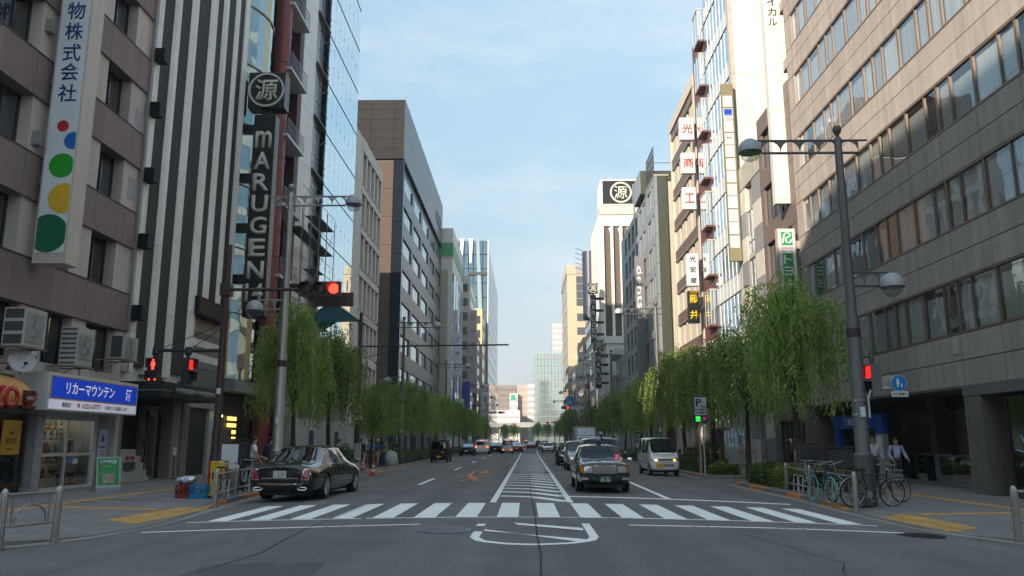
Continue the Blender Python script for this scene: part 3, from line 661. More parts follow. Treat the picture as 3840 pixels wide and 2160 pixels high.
# blue liquor shop sign
sg = thing('liquor_shop_sign', 'blue and white liquor shop sign box over the shop window', 'sign', (-15.1, 27.2, 2.66))
bx(sg, 'box', M('sign cabinet', (0.62, 0.62, 0.60), 0.45, var=0.05, dirt=0.06), (XL - .1, 24.3, 2.66), (-14.62, 30.02, 3.82))
def sgp(name, mat, y0, y1, z0, z1, e=0.0): return bx(sg, name, mat, (-14.618, y0, z0), (-14.60 + e, y1, z1))
sgp('border', YELP, 24.42, 29.95, 3.0, 3.74); sgp('face_panel', M('lit blue', (0.01, 0.05, 0.48), 0.3, emit=(0.01, 0.05, 0.5), estr=0.10), 24.46, 29.91, 3.04, 3.70, .006); sgp('face_panel', M('lit white', (0.62, 0.62, 0.72), 0.3, emit=(.6, .6, .7), estr=.09), 24.42, 29.95, 2.70, 2.995, .002)
LW = M('lit letter white', (0.75, 0.72, 0.78), .4, emit=(.7, .68, .75), estr=.1)
text(sg, 'リカーマウンテン', .38, (-14.59, 26.75, 3.38), 'left', LW, .006, .012, w=3.0); text(sg, '酒', .42, (-14.59, 29.28, 3.37), 'left', LW, .006, .03, w=.4)
text(sg, '銀座店', .16, (-14.594, 25.35, 2.85), 'left', BLACKP, .004, .01); text(sg, '☎', .15, (-14.594, 26.05, 2.85), 'left', REDP, .004, .02); text(sg, '6255-0777', .16, (-14.594, 26.85, 2.85), 'left', REDP, .004, .015, w=1.15); text(sg, 'お酒すぐに配達します', .14, (-14.594, 28.5, 2.85), 'left', BLACKP, .004, .01, w=1.55)
# air conditioners on brackets
ACW = M('unit white', (0.40, 0.385, 0.36), 0.5, var=0.08, dirt=0.1); GRILL = M('fin dark', (0.05, 0.05, 0.052), 0.6)
def aircon(y0, y1, z0, z1, x0, x1, label, slats):
    a = thing('air_conditioner', label, 'air conditioner', ((x0 + x1) / 2, (y0 + y1) / 2, z0), group='outdoor units above the liquor shop')
    bx(a, 'casing', ACW, (x0, y0, z0), (x1, y1, z1), .015)
    cy, cz, r = y0 + (y1 - y0) * .45, (z0 + z1) / 2, min((y1 - y0) * .36, (z1 - z0) * .38)
    mb = MB(); mb.box((x1 + .001, cy - r * 1.08, cz - r * 1.15), (x1 + .02, cy + r * 1.08, cz + r * 1.15)); mb.build('fan_panel', M('unit panel', (0.30, 0.285, 0.265), 0.5, var=.06), a)
    g = MB()
    for k in range(20):
        t_ = 2 * math.pi * k / 20; g.tube([(x1 + .035, cy + .12 * r * math.cos(t_), cz + .12 * r * math.sin(t_)), (x1 + .045, cy + .6 * r * math.cos(t_ + .2), cz + .6 * r * math.sin(t_ + .2)), (x1 + .03, cy + r * math.cos(t_ + .4), cz + r * math.sin(t_ + .4))], .0045, 4)
    for q in (.35, .7, 1.0): g.tube([(x1 + .036, cy + q * r * math.cos(2 * math.pi * k / 18), cz + q * r * math.sin(2 * math.pi * k / 18)) for k in range(19)], .004, 4)
    g.lathe([(.14 * r, 0), (.14 * r, .05)], 10, (x1 + .01, cy, cz), 0); g.build('fan_grille', ALU, a)
    for k in range(slats):
        h = (z1 - z0) / slats; bx(a, 'coil_panel', GRILL, (x0 + .05, y0 - .006, z0 + h * k + .06), (x1 - .05, y0 - .001, z0 + h * (k + 1) - .04))
    mb = MB(); mb.box((XL - .1, y0 + .05, z0 - .05), (x1 + .06, y0 + .11, z0 - .003)); mb.box((XL - .1, y1 - .11, z0 - .05), (x1 + .06, y1 - .05, z0 - .003)); mb.box((x1 - .02, y0 - .05, z0 - .053), (x1 + .05, y1 + .05, z0 - .004)) ; mb.tube([(XL - .1, y0 + .08, z0 - .5), (x1, y0 + .08, z0 - .05)], .02, 6); mb.build('bracket', M('bracket rust', (.20, .16, .13), .7, var=.2), a)
    mb = MB(); mb.tube([(x0 + .1, y1 - .02, z0 + .2), (x0 + .1, y1 + .16, z0 + .15), (x0 + .1, y1 + .18, z0 - .35), (x0 - .2, y1 + .18, z0 - .5)], .035, 7); mb.build('pipe', M('pipe tape', (.42, .40, .34), .7, var=.1), a)
aircon(22.95, 24.03, 4.46, 5.6, -15.35, -14.7, 'largest outdoor unit, leftmost above the shops, with three coil panels', 3)
aircon(25.82, 26.8, 4.15, 5.42, -15.3, -14.7, 'tall outdoor unit in the middle, directly above the blue shop sign', 8)
aircon(28.8, 29.9, 4.68, 5.55, -15.2, -14.7, 'smallest outdoor unit, nearest the striped building', 1)
ds = thing('satellite_dish', 'grey satellite dish above the orange awning', 'satellite dish', (-14.9, 23.3, 3.75))
mb = MB(); mb.lathe([(0, 0), (.16, .012), (.28, .035), (.37, .065), (.372, .075), (.28, .048), (0, .012)], 24); me = mb.mesh('dish', M('dish grey', (.42, .41, .40), .5, var=.06), True); child('dish', me, ds, (0, 0, .28), (R(70), 0, R(52)))
mb = MB(); mb.tube([(0, 0, -.1), (0, 0, .28)], .02, 6); mb.tube([(0, .02, .0), (.26, -.18, .2)], .012, 5); mb.box((.23, -.23, .17), (.30, -.15, .24)); mb.part('arm', BLACK, ds)
# tall company sign with coloured dots
cs = thing('company_sign', 'tall white projecting sign with blue characters and coloured dots', 'sign', (-14.85, 24.3, 7.15))
bx(cs, 'cabinet', M('sign frame', (0.52, 0.45, 0.38), 0.45, var=0.06, streak=.06), (-15.40, 24.02, 7.17), (-14.35, 24.75, 20.5)); bx(cs, 'face_panel', WSIGN, (-15.34, 24.0, 7.5), (-14.42, 24.018, 20.4))
for y in (9.8, 13.2, 16.6): bx(cs, 'bracket', M('bracket rust', (.20, .16, .13), .7, var=.2), (-15.72, 24.2, y), (-15.40, 24.5, y + .25))
def disc(x, z, r, mat):
    """print on the sign, cut off at the edges of its face"""
    n = 40; p = [(min(-14.42, max(-15.34, x + r * math.cos(2 * math.pi * k / n))), max(7.5, z + r * math.sin(2 * math.pi * k / n))) for k in range(n)]
    mb = MB(); mb.prism(p, 23.993, 23.998, 1); mb.build('dot', mat, cs)
disc(-14.88, 11.7, .19, REDP); disc(-14.50, 11.2, .29, M('sign mid blue', (0.01, 0.13, 0.42), .4)); disc(-14.78, 10.36, .41, M('sign bright green', (.01, .33, .015), .4)); disc(-14.60, 9.27, .5, YELP); disc(-14.98, 8.13, .62, M('sign dark green', (0.005, 0.13, 0.05), .4))
NAVY = M('sign navy', (0.008, 0.02, 0.16), .4)
for c_, z in (('産', 16.5), ('物', 15.76), ('株', 15.02), ('式', 14.26), ('会', 13.58), ('社', 12.84)): text(cs, c_, .62, (-14.86 + (z - 12.84) * .0, 23.997, z), 'cam', NAVY, .005, .012, w=.6)
# ------------------------------------------------------------------ striped building, white ribs on dark mosaic
MOS = M('dark mosaic', (0.020, 0.017, 0.016), 0.7, var=0.5, scale=26, bump=0.9, bscale=26)
RIB = M('white rib', (0.75, 0.72, 0.68), 0.6, var=0.06, streak=0.12, rnd=0.05, dirt=0.05)
t = thing('striped_building', 'black mosaic building with white vertical ribs', 'building', (-22, 36, 0)); L2 = t
bx(t, 'wall', M('dark core', (0.04, 0.037, 0.035), 0.8), (-34, 30.9, 0.1), (XL - .9, 41.35, 31.0))
strips = [(31.4, 32.4), (33.2, 34.06), (34.94, 36.15), (37.14, 37.68), (38.5, 39.3), (40.0, 40.62)]
for i, (a, b) in enumerate(strips): F(t, 'mosaic_strip', MOS, -1, a - .05, b + .05, 4.7 if i < 3 else 8.5, 31.0, -0.9, -0.03)
ribs = [(30.9, 31.4, 0), (32.4, 33.2, 1), (34.06, 34.94, 1), (36.15, 37.14, 1), (37.68, 38.5, 1), (39.3, 40.0, 1), (40.62, 41.3, 0)]
for i, (a, b, tr) in enumerate(ribs):
    b -= .2 if tr else .05
    z = 4.4 if i < 4 else 8.55; zz = z + (1.6 + .55 * i) % 3.3
    while z < 31:
        mb = MB(); c = .2 * (b - a) if tr else 0
        mb.prism([(XL - .5, a), (XL - .5, b), (XL + .0, b), (XL + .10, b - c * 1.1), (XL + .10, a + c * 1.1), (XL + .0, a)][::-1] if tr else [(XL - .5, a), (XL - .5, b), (XL + .05, b), (XL + .05, a)][::-1], z, min(zz, 31) - .02, 2); mb.build('rib_segment', RIB, t); z = zz; zz += 3.3
F(t, 'wall_panel', RIB, -1, 30.9, 36.3, 3.6, 4.72, -.85, -.24); F(t, 'wall_panel', M('stained beige', (.38, .33, .25), .7, var=.12, streak=.22), -1, 37.2, 41.3, 6.95, 8.5, -.85, -.25)
for k in range(5): F(t, 'stripe_panel', RIB if k % 2 else M('stripe grey', (.16, .16, .155), .6), -1, 37.2, 41.3, 5.2 + k * .35, 5.545 + k * .35, -.85, -.28)
F(t, 'wall_panel', M('green grey wall', (.12, .13, .12), .6, var=.1), -1, 37.2, 41.3, 3.6, 5.18, -.85, -.3)
F(t, 'ornate_panel', BLACK, -1, 36.6, 40.5, 7.6, 8.45, -.2, .28)
for k in range(20): F(t, 'ornament', M('bronze', (.09, .07, .05), .5, .5), -1, 36.8 + .18 * k, 36.9 + .18 * k, 7.7, 8.35, .285, .31)
for z in (17.1, 14.68, 11.82, 9.03, 6.11):
    F(t, 'light_box', BLACK, -1, 30.78, 31.2, z + .3, z + .9, .06, .48, .02)
# canopy and entrance
cp = F(t, 'canopy', M('canopy black', (.014, .014, .015), .4, var=.1), -1, 30.9, 36.6, 3.42, 4.02, -.3, 1.5); F(cp, 'canopy_edge', STEEL, -1, 30.88, 36.62, 3.66, 3.70, -.3, 1.515)
F(cp, 'sign_plate', BLACKP, -1, 31.9, 36.3, 3.5, 3.95, 1.505, 1.54); text(cp, '14 MARUGEN 14 MARUGEN14', .22, (XL + 1.545, 34.1, 3.73), 'left', M('letter grey', (.42, .42, .42), .4, .3), .01, .02, w=4.0)
STONE = M('entrance stone', (0.30, 0.275, 0.24), 0.65, var=0.08, streak=.08)
F(t, 'pier', STONE, -1, 30.9, 31.15, .1, 3.42, -.8, -.05); F(t, 'pier', STONE, -1, 35.7, 36.5, .1, 3.42, -.8, -.1); F(t, 'pier', STONE, -1, 36.55, 37.15, .1, 3.6, -.8, -.02)
for q in range(3): F(t, 'pilaster', STONE, -1, 36.62 + q * .2, 36.72 + q * .2, .12, 3.4, -.015, .03)
F(t, 'doorway', DARK, -1, 34.95, 35.7, .1, 2.9, -.85, -.6); F(t, 'door_surround', STONE, -1, 34.0, 34.95, .1, 3.2, -.85, -.45)
F(t, 'shutter', M('black shutter', (.012, .012, .013), .45), -1, 37.2, 39.9, .1, 3.3, -.8, -.3); F(t, 'lintel', STONE, -1, 37.2, 41.3, 3.3, 3.6, -.8, -.1); F(t, 'pier', M('white tile', (.42, .42, .40), .5, var=.08), -1, 39.95, 41.3, .1, 3.3, -.8, -.15)
st = MB(); pts = [(31.2, .1), (33.75, .1), (33.75, .3), (33.45, .3), (33.45, .58), (33.15, .58), (33.15, .86), (32.85, .86), (32.85, 1.14), (32.4, 1.14), (32.4, 1.4), (31.2, 1.4)]
st.prism(pts, XL - .25, XL - .05, 0); st.build('stair_wall', M('stair white', (.40, .385, .355), .7, var=.06, streak=.1), t)
for k in range(5): F(t, 'step', STONE, -1, 32.3 + .3 * k, 32.6 + .3 * k, .1, 1.4 - .27 * k, -.8, -.26)
for y in (31.6, 32.02): F(t, 'red_plate', REDP, -1, y, y + .28, 1.0, 1.13, -.048, -.03)
F(t, 'meter_box', M('meter green', (.05, .055, .045), .5), -1, 31.5, 32.3, .62, .92, -.048, .03)
rl = MB()
for k in range(9): rl.tube([(XL - .15, 31.3 + .17 * k, 1.4), (XL - .15, 31.3 + .17 * k, 2.5 - .03 * k)], .012, 5)
rl.tube([(XL - .15, 31.2, 2.3), (XL - .15, 32.6, 2.3), (XL - .15, 33.7, 1.0)], .02, 6); rl.tube([(XL - .15, 32.4, 1.35), (XL - .15, 33.6, .4)], .016, 6)
rl.tube([(XL - .15, 33.4, .4), (XL - .15, 33.4, 2.6)], .035, 8); rl.lathe([(.0, .3), (.09, .1), (.11, 0), (.06, -.2), (.03, -.25)], 10, (XL - .15, 33.4, 2.75)); rl.build('iron_railing', BLACK, t)
mb = MB(); arc = [(34.2, .1), (34.75, .1), (34.75, 2.5)] + [(34.475 + .275 * math.cos(a), 2.5 + .3 * math.sin(a)) for a in [math.pi * k / 8 for k in range(1, 8)]] + [(34.2, 2.5)]
mb.prism(arc, XL - .445, XL - .40, 0); mb.build('arched_door', M('door dark', (.035, .028, .022), .4, var=.2), t)
# ------------------------------------------------------------------ projecting MARUGEN neon signs (one kind, three places)
NEON = M('neon trough', (0.52, 0.50, 0.43), 0.5, var=0.06, dirt=.08); SBLK = M('sign enamel black', (0.008, 0.009, 0.010), 0.35, var=.15)
def ring(par, c, r, w, y, mat, ex=.05):
    mb = MB(); n = 40
    for k in range(n):
        a, b = 2 * math.pi * k / n, 2 * math.pi * (k + 1) / n
        for rr in ((r, r - w),):
            P = lambda q, ang, yy: (c[0] + q * math.cos(ang), yy, c[1] + q * math.sin(ang))
            mb.q(P(r, a, y - ex), P(r - w, a, y - ex), P(r - w, b, y - ex), P(r, b, y - ex)); mb.q(P(r, a, y), P(r, a, y - ex), P(r, b, y - ex), P(r, b, y)); mb.q(P(r - w, a, y), P(r - w, b, y), P(r - w, b, y - ex), P(r - w, a, y - ex))
    return mb.build('ring', mat, par)
def marugen_sign(x, y, ztop, s, word, label, nlet=None, side=-1):
    """black column sign seen end on: a disc box on top, letters one under another below it"""
    g = thing('neon_column_sign', label, 'sign', (x, y, 0), group='black column signs with a ringed character')
    w = 2.06 * s; bx(g, 'disc_box', SBLK, (x - w / 2, y, ztop - w * 1.04), (x + w / 2, y + .9 * s, ztop), .03)
    zc = ztop - w * .52; ring(g, (x, zc), w * .49, .11 * s, y, NEON); text(g, '源', w * .62, (x, y, zc), 'cam', NEON, .05, .012, w=w * .62)
    zt = ztop - w * 1.04 - .38 * s; bx(g, 'neck', SBLK, (x - .25 * s, y + .2, zt), (x + .25 * s, y + .6 * s, ztop - w * 1.04))
    pitch = 1.232 * s; n = len(word); zb = zt - 1.0 * s - pitch * n - .55 * s; cw = 1.2 * s
    bx(g, 'column', SBLK, (x - cw / 2, y + .02, zb), (x + cw / 2, y + .75 * s, zt), .02)
    z = zt - 1.48 * s
    for ch in word:
        text(g, ch, .98 * s, (x, y + .02, z), 'cam', NEON, .06, .02, w=(.9 if len(ch) == 1 else .95) * s); z -= pitch
    for k in range(4):
        zz = zt - .5 * s - k * (zt - zb) / 4
        bx(g, 'bracket', SBLK, (x + side * cw / 2, y + .25, zz - .5 * s), (x + side * (cw / 2 + (.7 if side < 0 else 1.6) * s), y + .55, zz))
    bl = MB()
    for k in range(int((zt - zb) / .22)): bl.lathe([(.03, -.02), (.03, .03), (0, .05)], 6, (x + cw / 2, y + .2, zb + .22 * k + .1), 0)
    bl.build('bulb_row', NEON, g, kind='stuff'); return g
marugen_sign(-14.44, 41.5, 22.13, 1.0, list('mARUGEN') + ['14'], 'tall black column sign with ringed character beside the striped building')
# ------------------------------------------------------------------ gold glass building with red column
GOLD = M('gold panel', (0.50, 0.40, 0.18), 0.30, 0.55, var=0.10, streak=.1)
CURVG = MIRROR('curved facade glass', (0.30, 0.40, 0.42), 0.04, 0.85, 0.3); GRNG = MIRROR('green facade glass', (0.06, 0.16, 0.13), 0.05, 0.6, 0.2)
t = thing('gold_glass_building', 'narrow curved glass building with gold panels and red column', 'building', (-22, 44.5, 0))
bx(t, 'wall', M('tan wall', (.30, .26, .18), .6), (-34, 41.4, .1), (XL - .9, 46.8, 36))
N = 8
for k in range(N):
    a0, a1 = k / N, (k + 1) / N; ya, yb = 41.5 + 5.0 * a0, 41.5 + 5.0 * a1
    xa, xb = XL - .6 + .9 * math.sin(math.pi * a0), XL - .6 + .9 * math.sin(math.pi * a1)
    z = 5.0; fl = 0
    while z < 35:
        z1 = min(z + 3.6, 36); mt = GOLD if k in (0, 3) else (GRNG if k >= 6 else CURVG)
        mb = MB(); mb.q((xa, ya, z), (xb, yb, z), (xb, yb, z1 - .05), (xa, ya, z1 - .05)); mb.q((xa - .05, ya, z), (xa, ya, z), (xa, ya, z1 - .05), (xa - .05, ya, z1 - .05)); mb.q((xb - .05, yb, z), (xa - .05, ya, z), (xa, ya, z), (xb, yb, z)); mb.build('curved_panel', mt, t); z += 3.6
for zz in range(1, 9):
    mb = MB(); mb.tube([(XL - .57 + .9 * math.sin(math.pi * k / 10), 41.5 + .5 * k, 5 + 3.6 * zz - .02) for k in range(11)], .06, 6); mb.build('floor_band', STEEL, t)
PLUM = M('red column', (0.22, 0.048, 0.038), 0.45, var=0.06, streak=.06)
z = .1
while z < 36:
    mb = MB(); mb.lathe([(.5, z), (.5, min(36, z + 6.4) - .04)], 20, (XL - .1, 47.7, 0)); mb.build('column_segment', PLUM, t, smooth=True); z += 6.4
bx(t, 'ground_floor', M('bar front', (.02, .015, .014), .5), (-20, 41.4, .1), (XL - .5, 46.8, 4.9))
F(t, 'soffit', M('soffit grey', (.2, .2, .2), .5), -1, 41.4, 47, 4.3, 4.9, -.4, .5)
for k in range(4): F(t, 'lit_sign', M('lit yellow', (.6, .45, .1), .4, emit=(.9, .65, .15), estr=.45), -1, 43.2, 44.4, 1.75 + .36 * k, 1.95 + .36 * k, -.45, -.38)
lamp = MB(); lamp.lathe([(0, -.1), (.09, -.05), (.1, .03), (0, .1)], 10, (XL - .05, 41.2, 3.0)); lamp.build('wall_lamp', M('lamp glow', (.9, .6, .2), .4, emit=(1, .62, .2), estr=2.2), L2, smooth=True)
# ------------------------------------------------------------------ maroon building with balconies
MAR = M('maroon wall', (0.065, 0.022, 0.025), 0.6, var=0.15, streak=.1)
t = thing('maroon_balcony_building', 'narrow dark maroon building with white railed balconies', 'building', (-22, 50, 0))
bx(t, 'wall', MAR, (-34, 48.45, .1), (XL - .55, 52.0, 37))
for a, b in ((48.45, 49.0), (51.3, 52.0)): F(t, 'pier', MAR, -1, a, b, .1, 37, -.54, -.05)
for k in range(8):
    z = 8.0 + 4.55 * k - .95
    mb = MB(); mb.prism([(49.0 - 1.6, z), (49.0 - 1.6, z + .18), (51.2, z + .18), (51.2, z)], XL - .5, XL + .62, 0); sl = mb.build('balcony_slab', M('balcony white', (.55, .56, .58), .5, var=.06), t)
    rl = MB()
    for j in range(15): rl.tube([(XL + .58, 47.5 + .26 * j, z + .18), (XL + .58, 47.5 + .26 * j, z + 1.25)], .018, 5)
    rl.tube([(XL + .58, 47.5, z + 1.25), (XL + .58, 51.15, z + 1.25)], .03, 6); rl.tube([(XL + .58, 47.5, z + .7), (XL + .58, 51.15, z + .7)], .015, 5); rl.build('railing', M('rail grey', (.33, .33, .35), .4, .5), sl)
    window(t, -1, 49.1, 51.2, z + 1.4, z + 3.9, -.5, ALUD, TINT, 2, .07, DARK, .04)
# ------------------------------------------------------------------ glass tower with panel pier and service ladder
PANW = M('pale panel', (0.74, 0.72, 0.70), 0.5, var=0.04, streak=.05, rnd=0.04)
t = thing('glass_curtain_tower', 'tall building with pale panel pier and sky blue glass curtain wall', 'building', (-22, 61, 0))
bx(t, 'wall', M('tower core', (.10, .11, .12), .7), (-34, 52.02, .1), (XL - .6, 69.9, 52))
z = .1
while z < 50:
    for a, b in ((52.05, 53.6), (53.63, 55.2)): F(t, 'pier_panel', PANW, -1, a, b, z, min(z + 4.15, 52), -.6, 0)
    z += 4.18
F(t, 'duct_recess', M('navy recess', (.02, .026, .038), .4), -1, 57.2, 58.5, .1, 52, -.58, -.35)
for y in (55.4, 56.0, 56.7): F(t, 'duct', M('duct grey', (.34, .34, .33), .4, .3), -1, y, y + .35, .1, 52, -.58, -.15 - .1 * (y - 55.4))
for k in range(24):
    z = 4.6 + 2.09 * k
    if k % 2 == 0: F(t, 'platform', M('platform steel', (.22, .23, .23), .5, .3), -1, 55.25, 58.7, z, z + .07, -.3, .14)
    rl = MB(); rl.tube([(XL + .13, 55.3, z + 1.1), (XL + .13, 58.7, z + 1.1)], .03, 5); rl.tube([(XL + .13, 55.3, z + .55), (XL + .13, 58.7, z + .55)], .02, 5)
    if k % 2: rl.tube([(XL + .13, 55.3, z - .6), (XL + .13, 58.7, z + 1.4)], .02, 5)
    rl.build('rail', ALUD, t)
SKYG = MIRROR('sky glass', (0.62, 0.76, 0.82), 0.02, 0.93, 0.10)
ny = 7; dy = (69.8 - 58.9) / ny; zs = [4.6 + 4.18 * k for k in range(12)]
for z in zs:
    for j in range(ny): F(t, 'curtain_pane', SKYG, -1, 58.9 + dy * j + .02, 58.9 + dy * (j + 1) - .02, z + .025, z + 4.155, -.1, 0.0)
    F(t, 'transom', ALUD, -1, 58.9, 69.8, z - .03, z + .02, -.1, .035)
    for j in range(1, ny): F(t, 'glass_clip', ALUD, -1, 58.88 + dy * j, 58.92 + dy * j, z + 2.0, z + 2.1, .002, .03)
F(t, 'ground_floor', M('shop grey', (.24, .24, .24), .5, var=.1), -1, 52.05, 69.8, .1, 4.5, -.58, -.2)
# ------------------------------------------------------------------ concrete grid building
CONC = M('fair concrete', (0.60, 0.55, 0.48), 0.8, var=0.08, streak=.08, rnd=.03, bump=.15, bscale=40)
t = thing('concrete_grid_building', 'beige concrete building with deep fins between floors', 'building', (-22, 76, 0))
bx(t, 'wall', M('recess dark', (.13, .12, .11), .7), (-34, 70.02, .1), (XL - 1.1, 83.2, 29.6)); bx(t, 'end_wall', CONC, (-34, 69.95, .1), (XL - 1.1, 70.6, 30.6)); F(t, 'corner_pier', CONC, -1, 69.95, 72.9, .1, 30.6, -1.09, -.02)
F(t, 'parapet', CONC, -1, 72.92, 83.2, 29.4, 30.7, -1.09, .02)
for k in range(7):
    z = 29.35 - 4.08 * (k + 1)
    mb = MB(); mb.prism([(XL - 1.09, z), (XL + .02, z), (XL + .02, z + .62), (XL - .35, z + .95), (XL - 1.09, z + .95)], 72.92, 83.2, 1); mb.build('spandrel', CONC, t)
    for j in range(6):
        y = 72.95 + 2.03 * j; F(t, 'fin', CONC, -1, y, y + .55, z + .952, z + 4.075, -1.08, -.05)
        if j < 5: F(t, 'pane', MIRROR('office glass', (.10, .12, .13), .05, .4), -1, y + .56, y + 2.02, z + .96, z + 4.07, -1.05, -1.0)
# ------------------------------------------------------------------ dark slab building
SLAB = M('dark stone panel', (0.040, 0.037, 0.036), 0.95, spec=.1, var=0.06, streak=.08, rnd=.05); NAVYG = MIRROR('navy glass', (0.03, 0.04, 0.06), .05, .5, .1); BLUS = M('blue grey stone', (0.085, 0.088, 0.10), .35, var=.05, rnd=.04)
t = thing('dark_slab_building', 'large dark building with blank stone top and ribbon windows', 'building', (-25, 120, 0))
bx(t, 'wall', BLUS, (-40, 98.3, .1), (XL - .5, 145.9, 37.7))
for j in range(6):
    for x0, x1 in ((-17.0, -15.62), (-20.0, -17.03), (-25, -20.03), (-30, -25.03)): bx(t, 'front_panel', SLAB, (x0, 98.0, 37.75 + 1.36 * j), (x1, 98.4, 39.08 + 1.36 * j))
bx(t, 'attic', SLAB, (-30, 98.41, 37.75), (XL - .21, 145.9, 45.85))
for j in range(2):
    for k in range(10): F(t, 'attic_panel', BLUS, -1, 98.0 + 4.79 * k, 102.76 + 4.79 * k, 37.75 + 4.06 * j, 41.78 + 4.06 * j, -.2, .0)
BRN = M('brown stone panel', (0.12, 0.09, 0.074), .95, spec=.1, var=.06, rnd=.04)
for j in range(10): bx(t, 'front_panel', BRN, (-34, 98.2, .3 + 3.72 * j), (-16.98, 98.31, 3.98 + 3.72 * j))
for j in range(9): bx(t, 'corner_glass', NAVYG, (-16.9, 98.05, .3 + 4.15 * j), (-15.6, 98.3, 4.4 + 4.15 * j))
for r_ in range(9):
    zt = 36.0 - 4.2 * r_
    F(t, 'spandrel', BLUS, -1, 98.3, 145.9, zt - 4.2 + .05, zt - 2.1, -.49, -.12)
    for a, b in ((99.7, 107.4), (109.1, 116.7), (118.5, 126.2), (128, 135.2), (137, 145.2)):
        for k in range(5):
            y0 = a + (b - a) * k / 5
            if r_ < 7: F(t, 'pane', MIRROR('bright office glass', (.45, .50, .52), .04, .75), -1, y0 + .12, y0 + (b - a) / 5 - .12, zt - 2.05, zt, -.45, -.3)
    for a, b in ((98.3, 99.7), (107.4, 109.1), (116.7, 118.5), (126.2, 128), (135.2, 137), (145.2, 145.9)): F(t, 'pier', BLUS, -1, a, b, zt - 2.095, zt + .04, -.49, -.14)
mb = MB(); mb.tube([(-18, 112, 45.8), (-18, 112, 50)], .05, 5); mb.tube([(-18, 116, 45.8), (-18, 116, 49.6)], .05, 5); mb.build('antenna', ALU, t)
text(t, 'ART', 2.2, (XL + .02, 139, 41.0), 'left', M('faint letters', (.2, .21, .24), .4), .1, w=9)
# ------------------------------------------------------------------ long office building on the right corner
PANB = M('beige stone panel', (0.34, 0.30, 0.27), 0.85, spec=.25, var=0.06, streak=0.17, rnd=0.05, dirt=0.05, bump=0.1, bscale=50)
BRONZE = M('bronze frame', (0.20, 0.145, 0.105), 0.45, 0.4, var=0.1)
BLIND = M('vertical blind', (0.50, 0.50, 0.49), 0.8, var=0.30, scale=1.0, stretch=(14, 14, 0.02), rnd=0.25)
t = thing('ribbon_window_office', 'long beige panel office building with ribbon windows on the right', 'building', (24, 28, 0)); R1 = t
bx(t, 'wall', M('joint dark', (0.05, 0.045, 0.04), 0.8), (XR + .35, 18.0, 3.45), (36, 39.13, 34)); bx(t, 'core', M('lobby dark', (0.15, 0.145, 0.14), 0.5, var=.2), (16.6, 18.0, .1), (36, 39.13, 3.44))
J = [16.47 + 2.2 * k for k in range(11)] + [39.13]; J[0] = 18.0
J = [18.0, 18.7] + [20.9 + 2.2 * k for k in range(8)] + [38.2, 39.13]
def prow(z0, z1):
    for a, b in zip(J[:-1], J[1:]):
        F(t, 'facade_panel', PANB, 1, a + .012, b - .012, z0, z1, -.34, 0.0)
        bx(t, 'side_panel', PANB, (XR + .36, 39.13, z0), (22, 39.15, z1)) if b > 39 else None
prow(3.43, 4.21); prow(4.24, 5.04)
rw = random.Random(2)
for k in range(8):
    w0 = 5.08 + 3.34 * k; w1 = w0 + 1.70
    prow(w1 + .05, w1 + .83); prow(w1 + .86, w1 + 1.60)
    F(t, 'head_rail', BRONZE, 1, 18.0, 38.2, w1 - .03, w1 + .045, -.3, -.01); F(t, 'sill_rail', BRONZE, 1, 18.0, 38.2, w0 - .03, w0 + .04, -.3, .015)
    F(t, 'end_pier', PANB, 1, 38.21, 39.12, w0, w1, -.34, 0.0)
    for i, (a, b) in enumerate(zip(J[1:-2], J[2:-1])):
        small_first = (i % 2 == 0)                       # narrow and wide panes in turn, mirrored bay by bay
        m_ = a + (.84 if not small_first else b - a - .84)
        f = None
        for y, w in ((m_, .06), (a, .10)):
            q_ = bx(f or t, 'window_frame' if f is None else 'mullion', BRONZE, (XR + .03, y - w / 2, w0 + .042), (XR + .12, y + w / 2, w1 - .032)); f = f or q_
        for y0, y1 in ((a + .05, m_ - .035), (m_ + .035, b - .05)):
            bx(f, 'pane', CLEAR, (XR + .07, y0, w0 + .04), (XR + .078, y1, w1 - .03))
            c = rw.random()
            drop = w1 - .03 if c < .6 else w1 - rw.uniform(.0, .35)
            if c < .93: bx(f, 'blind', BLIND if c < .55 else CURT, (XR + .16, y0 + rw.choice((0, 0, .15, .3)), w0 + .05), (XR + .18, y1, drop))
            bx(f, 'room', DARK, (XR + .325, y0, w0 + .04), (XR + .345, y1, w1 - .03))  # dark back sheet in place of a shaded room
# ground floor under the overhang
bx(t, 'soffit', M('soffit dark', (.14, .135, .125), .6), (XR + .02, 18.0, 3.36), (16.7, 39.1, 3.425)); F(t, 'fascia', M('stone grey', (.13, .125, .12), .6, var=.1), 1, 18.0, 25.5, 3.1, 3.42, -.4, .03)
DSTONE = M('dark granite', (0.14, 0.13, 0.12), 0.35, var=0.15, scale=4)
F(t, 'pier', DSTONE, 1, 24.55, 25.42, .1, 3.3, -1.6, 0); F(t, 'pier_trim', M('brass trim', (.30, .25, .18), .4, .5), 1, 25.42, 25.48, .1, 3.36, -1.0, .01)
F(t, 'door', M('door bronze', (.05, .04, .036), .4, .3), 1, 23.7, 24.54, .1, 2.95, -.9, -.75)
window(t, 1, 19.0, 23.65, .12, 3.0, -.2, ALUD, GLASS('lobby glass', (.75, .72, .6), .08), 3, .06, M('lobby gold', (.16, .13, .08), .6), .9)
st = MB()
for k in range(4):
    a = math.pi * k / 4 + .2; st.tube([(XR + .185, 22.75 + .62 * math.cos(a), 1.35 + .62 * math.sin(a)), (XR + .185, 22.75 - .62 * math.cos(a), 1.35 - .62 * math.sin(a))], .022, 4)
st.build('star_decal', M('decal blue', (.16, .38, .55), .5), t)
for k, y in enumerate((26.0, 27.6, 29.2, 30.8, 32.4, 34.0)): bx(t, 'back_panel', M('granite panel', (.27, .26, .24), .4, var=.12, rnd=.15), (16.4, y, .12), (16.58, y + 1.57, 2.9))
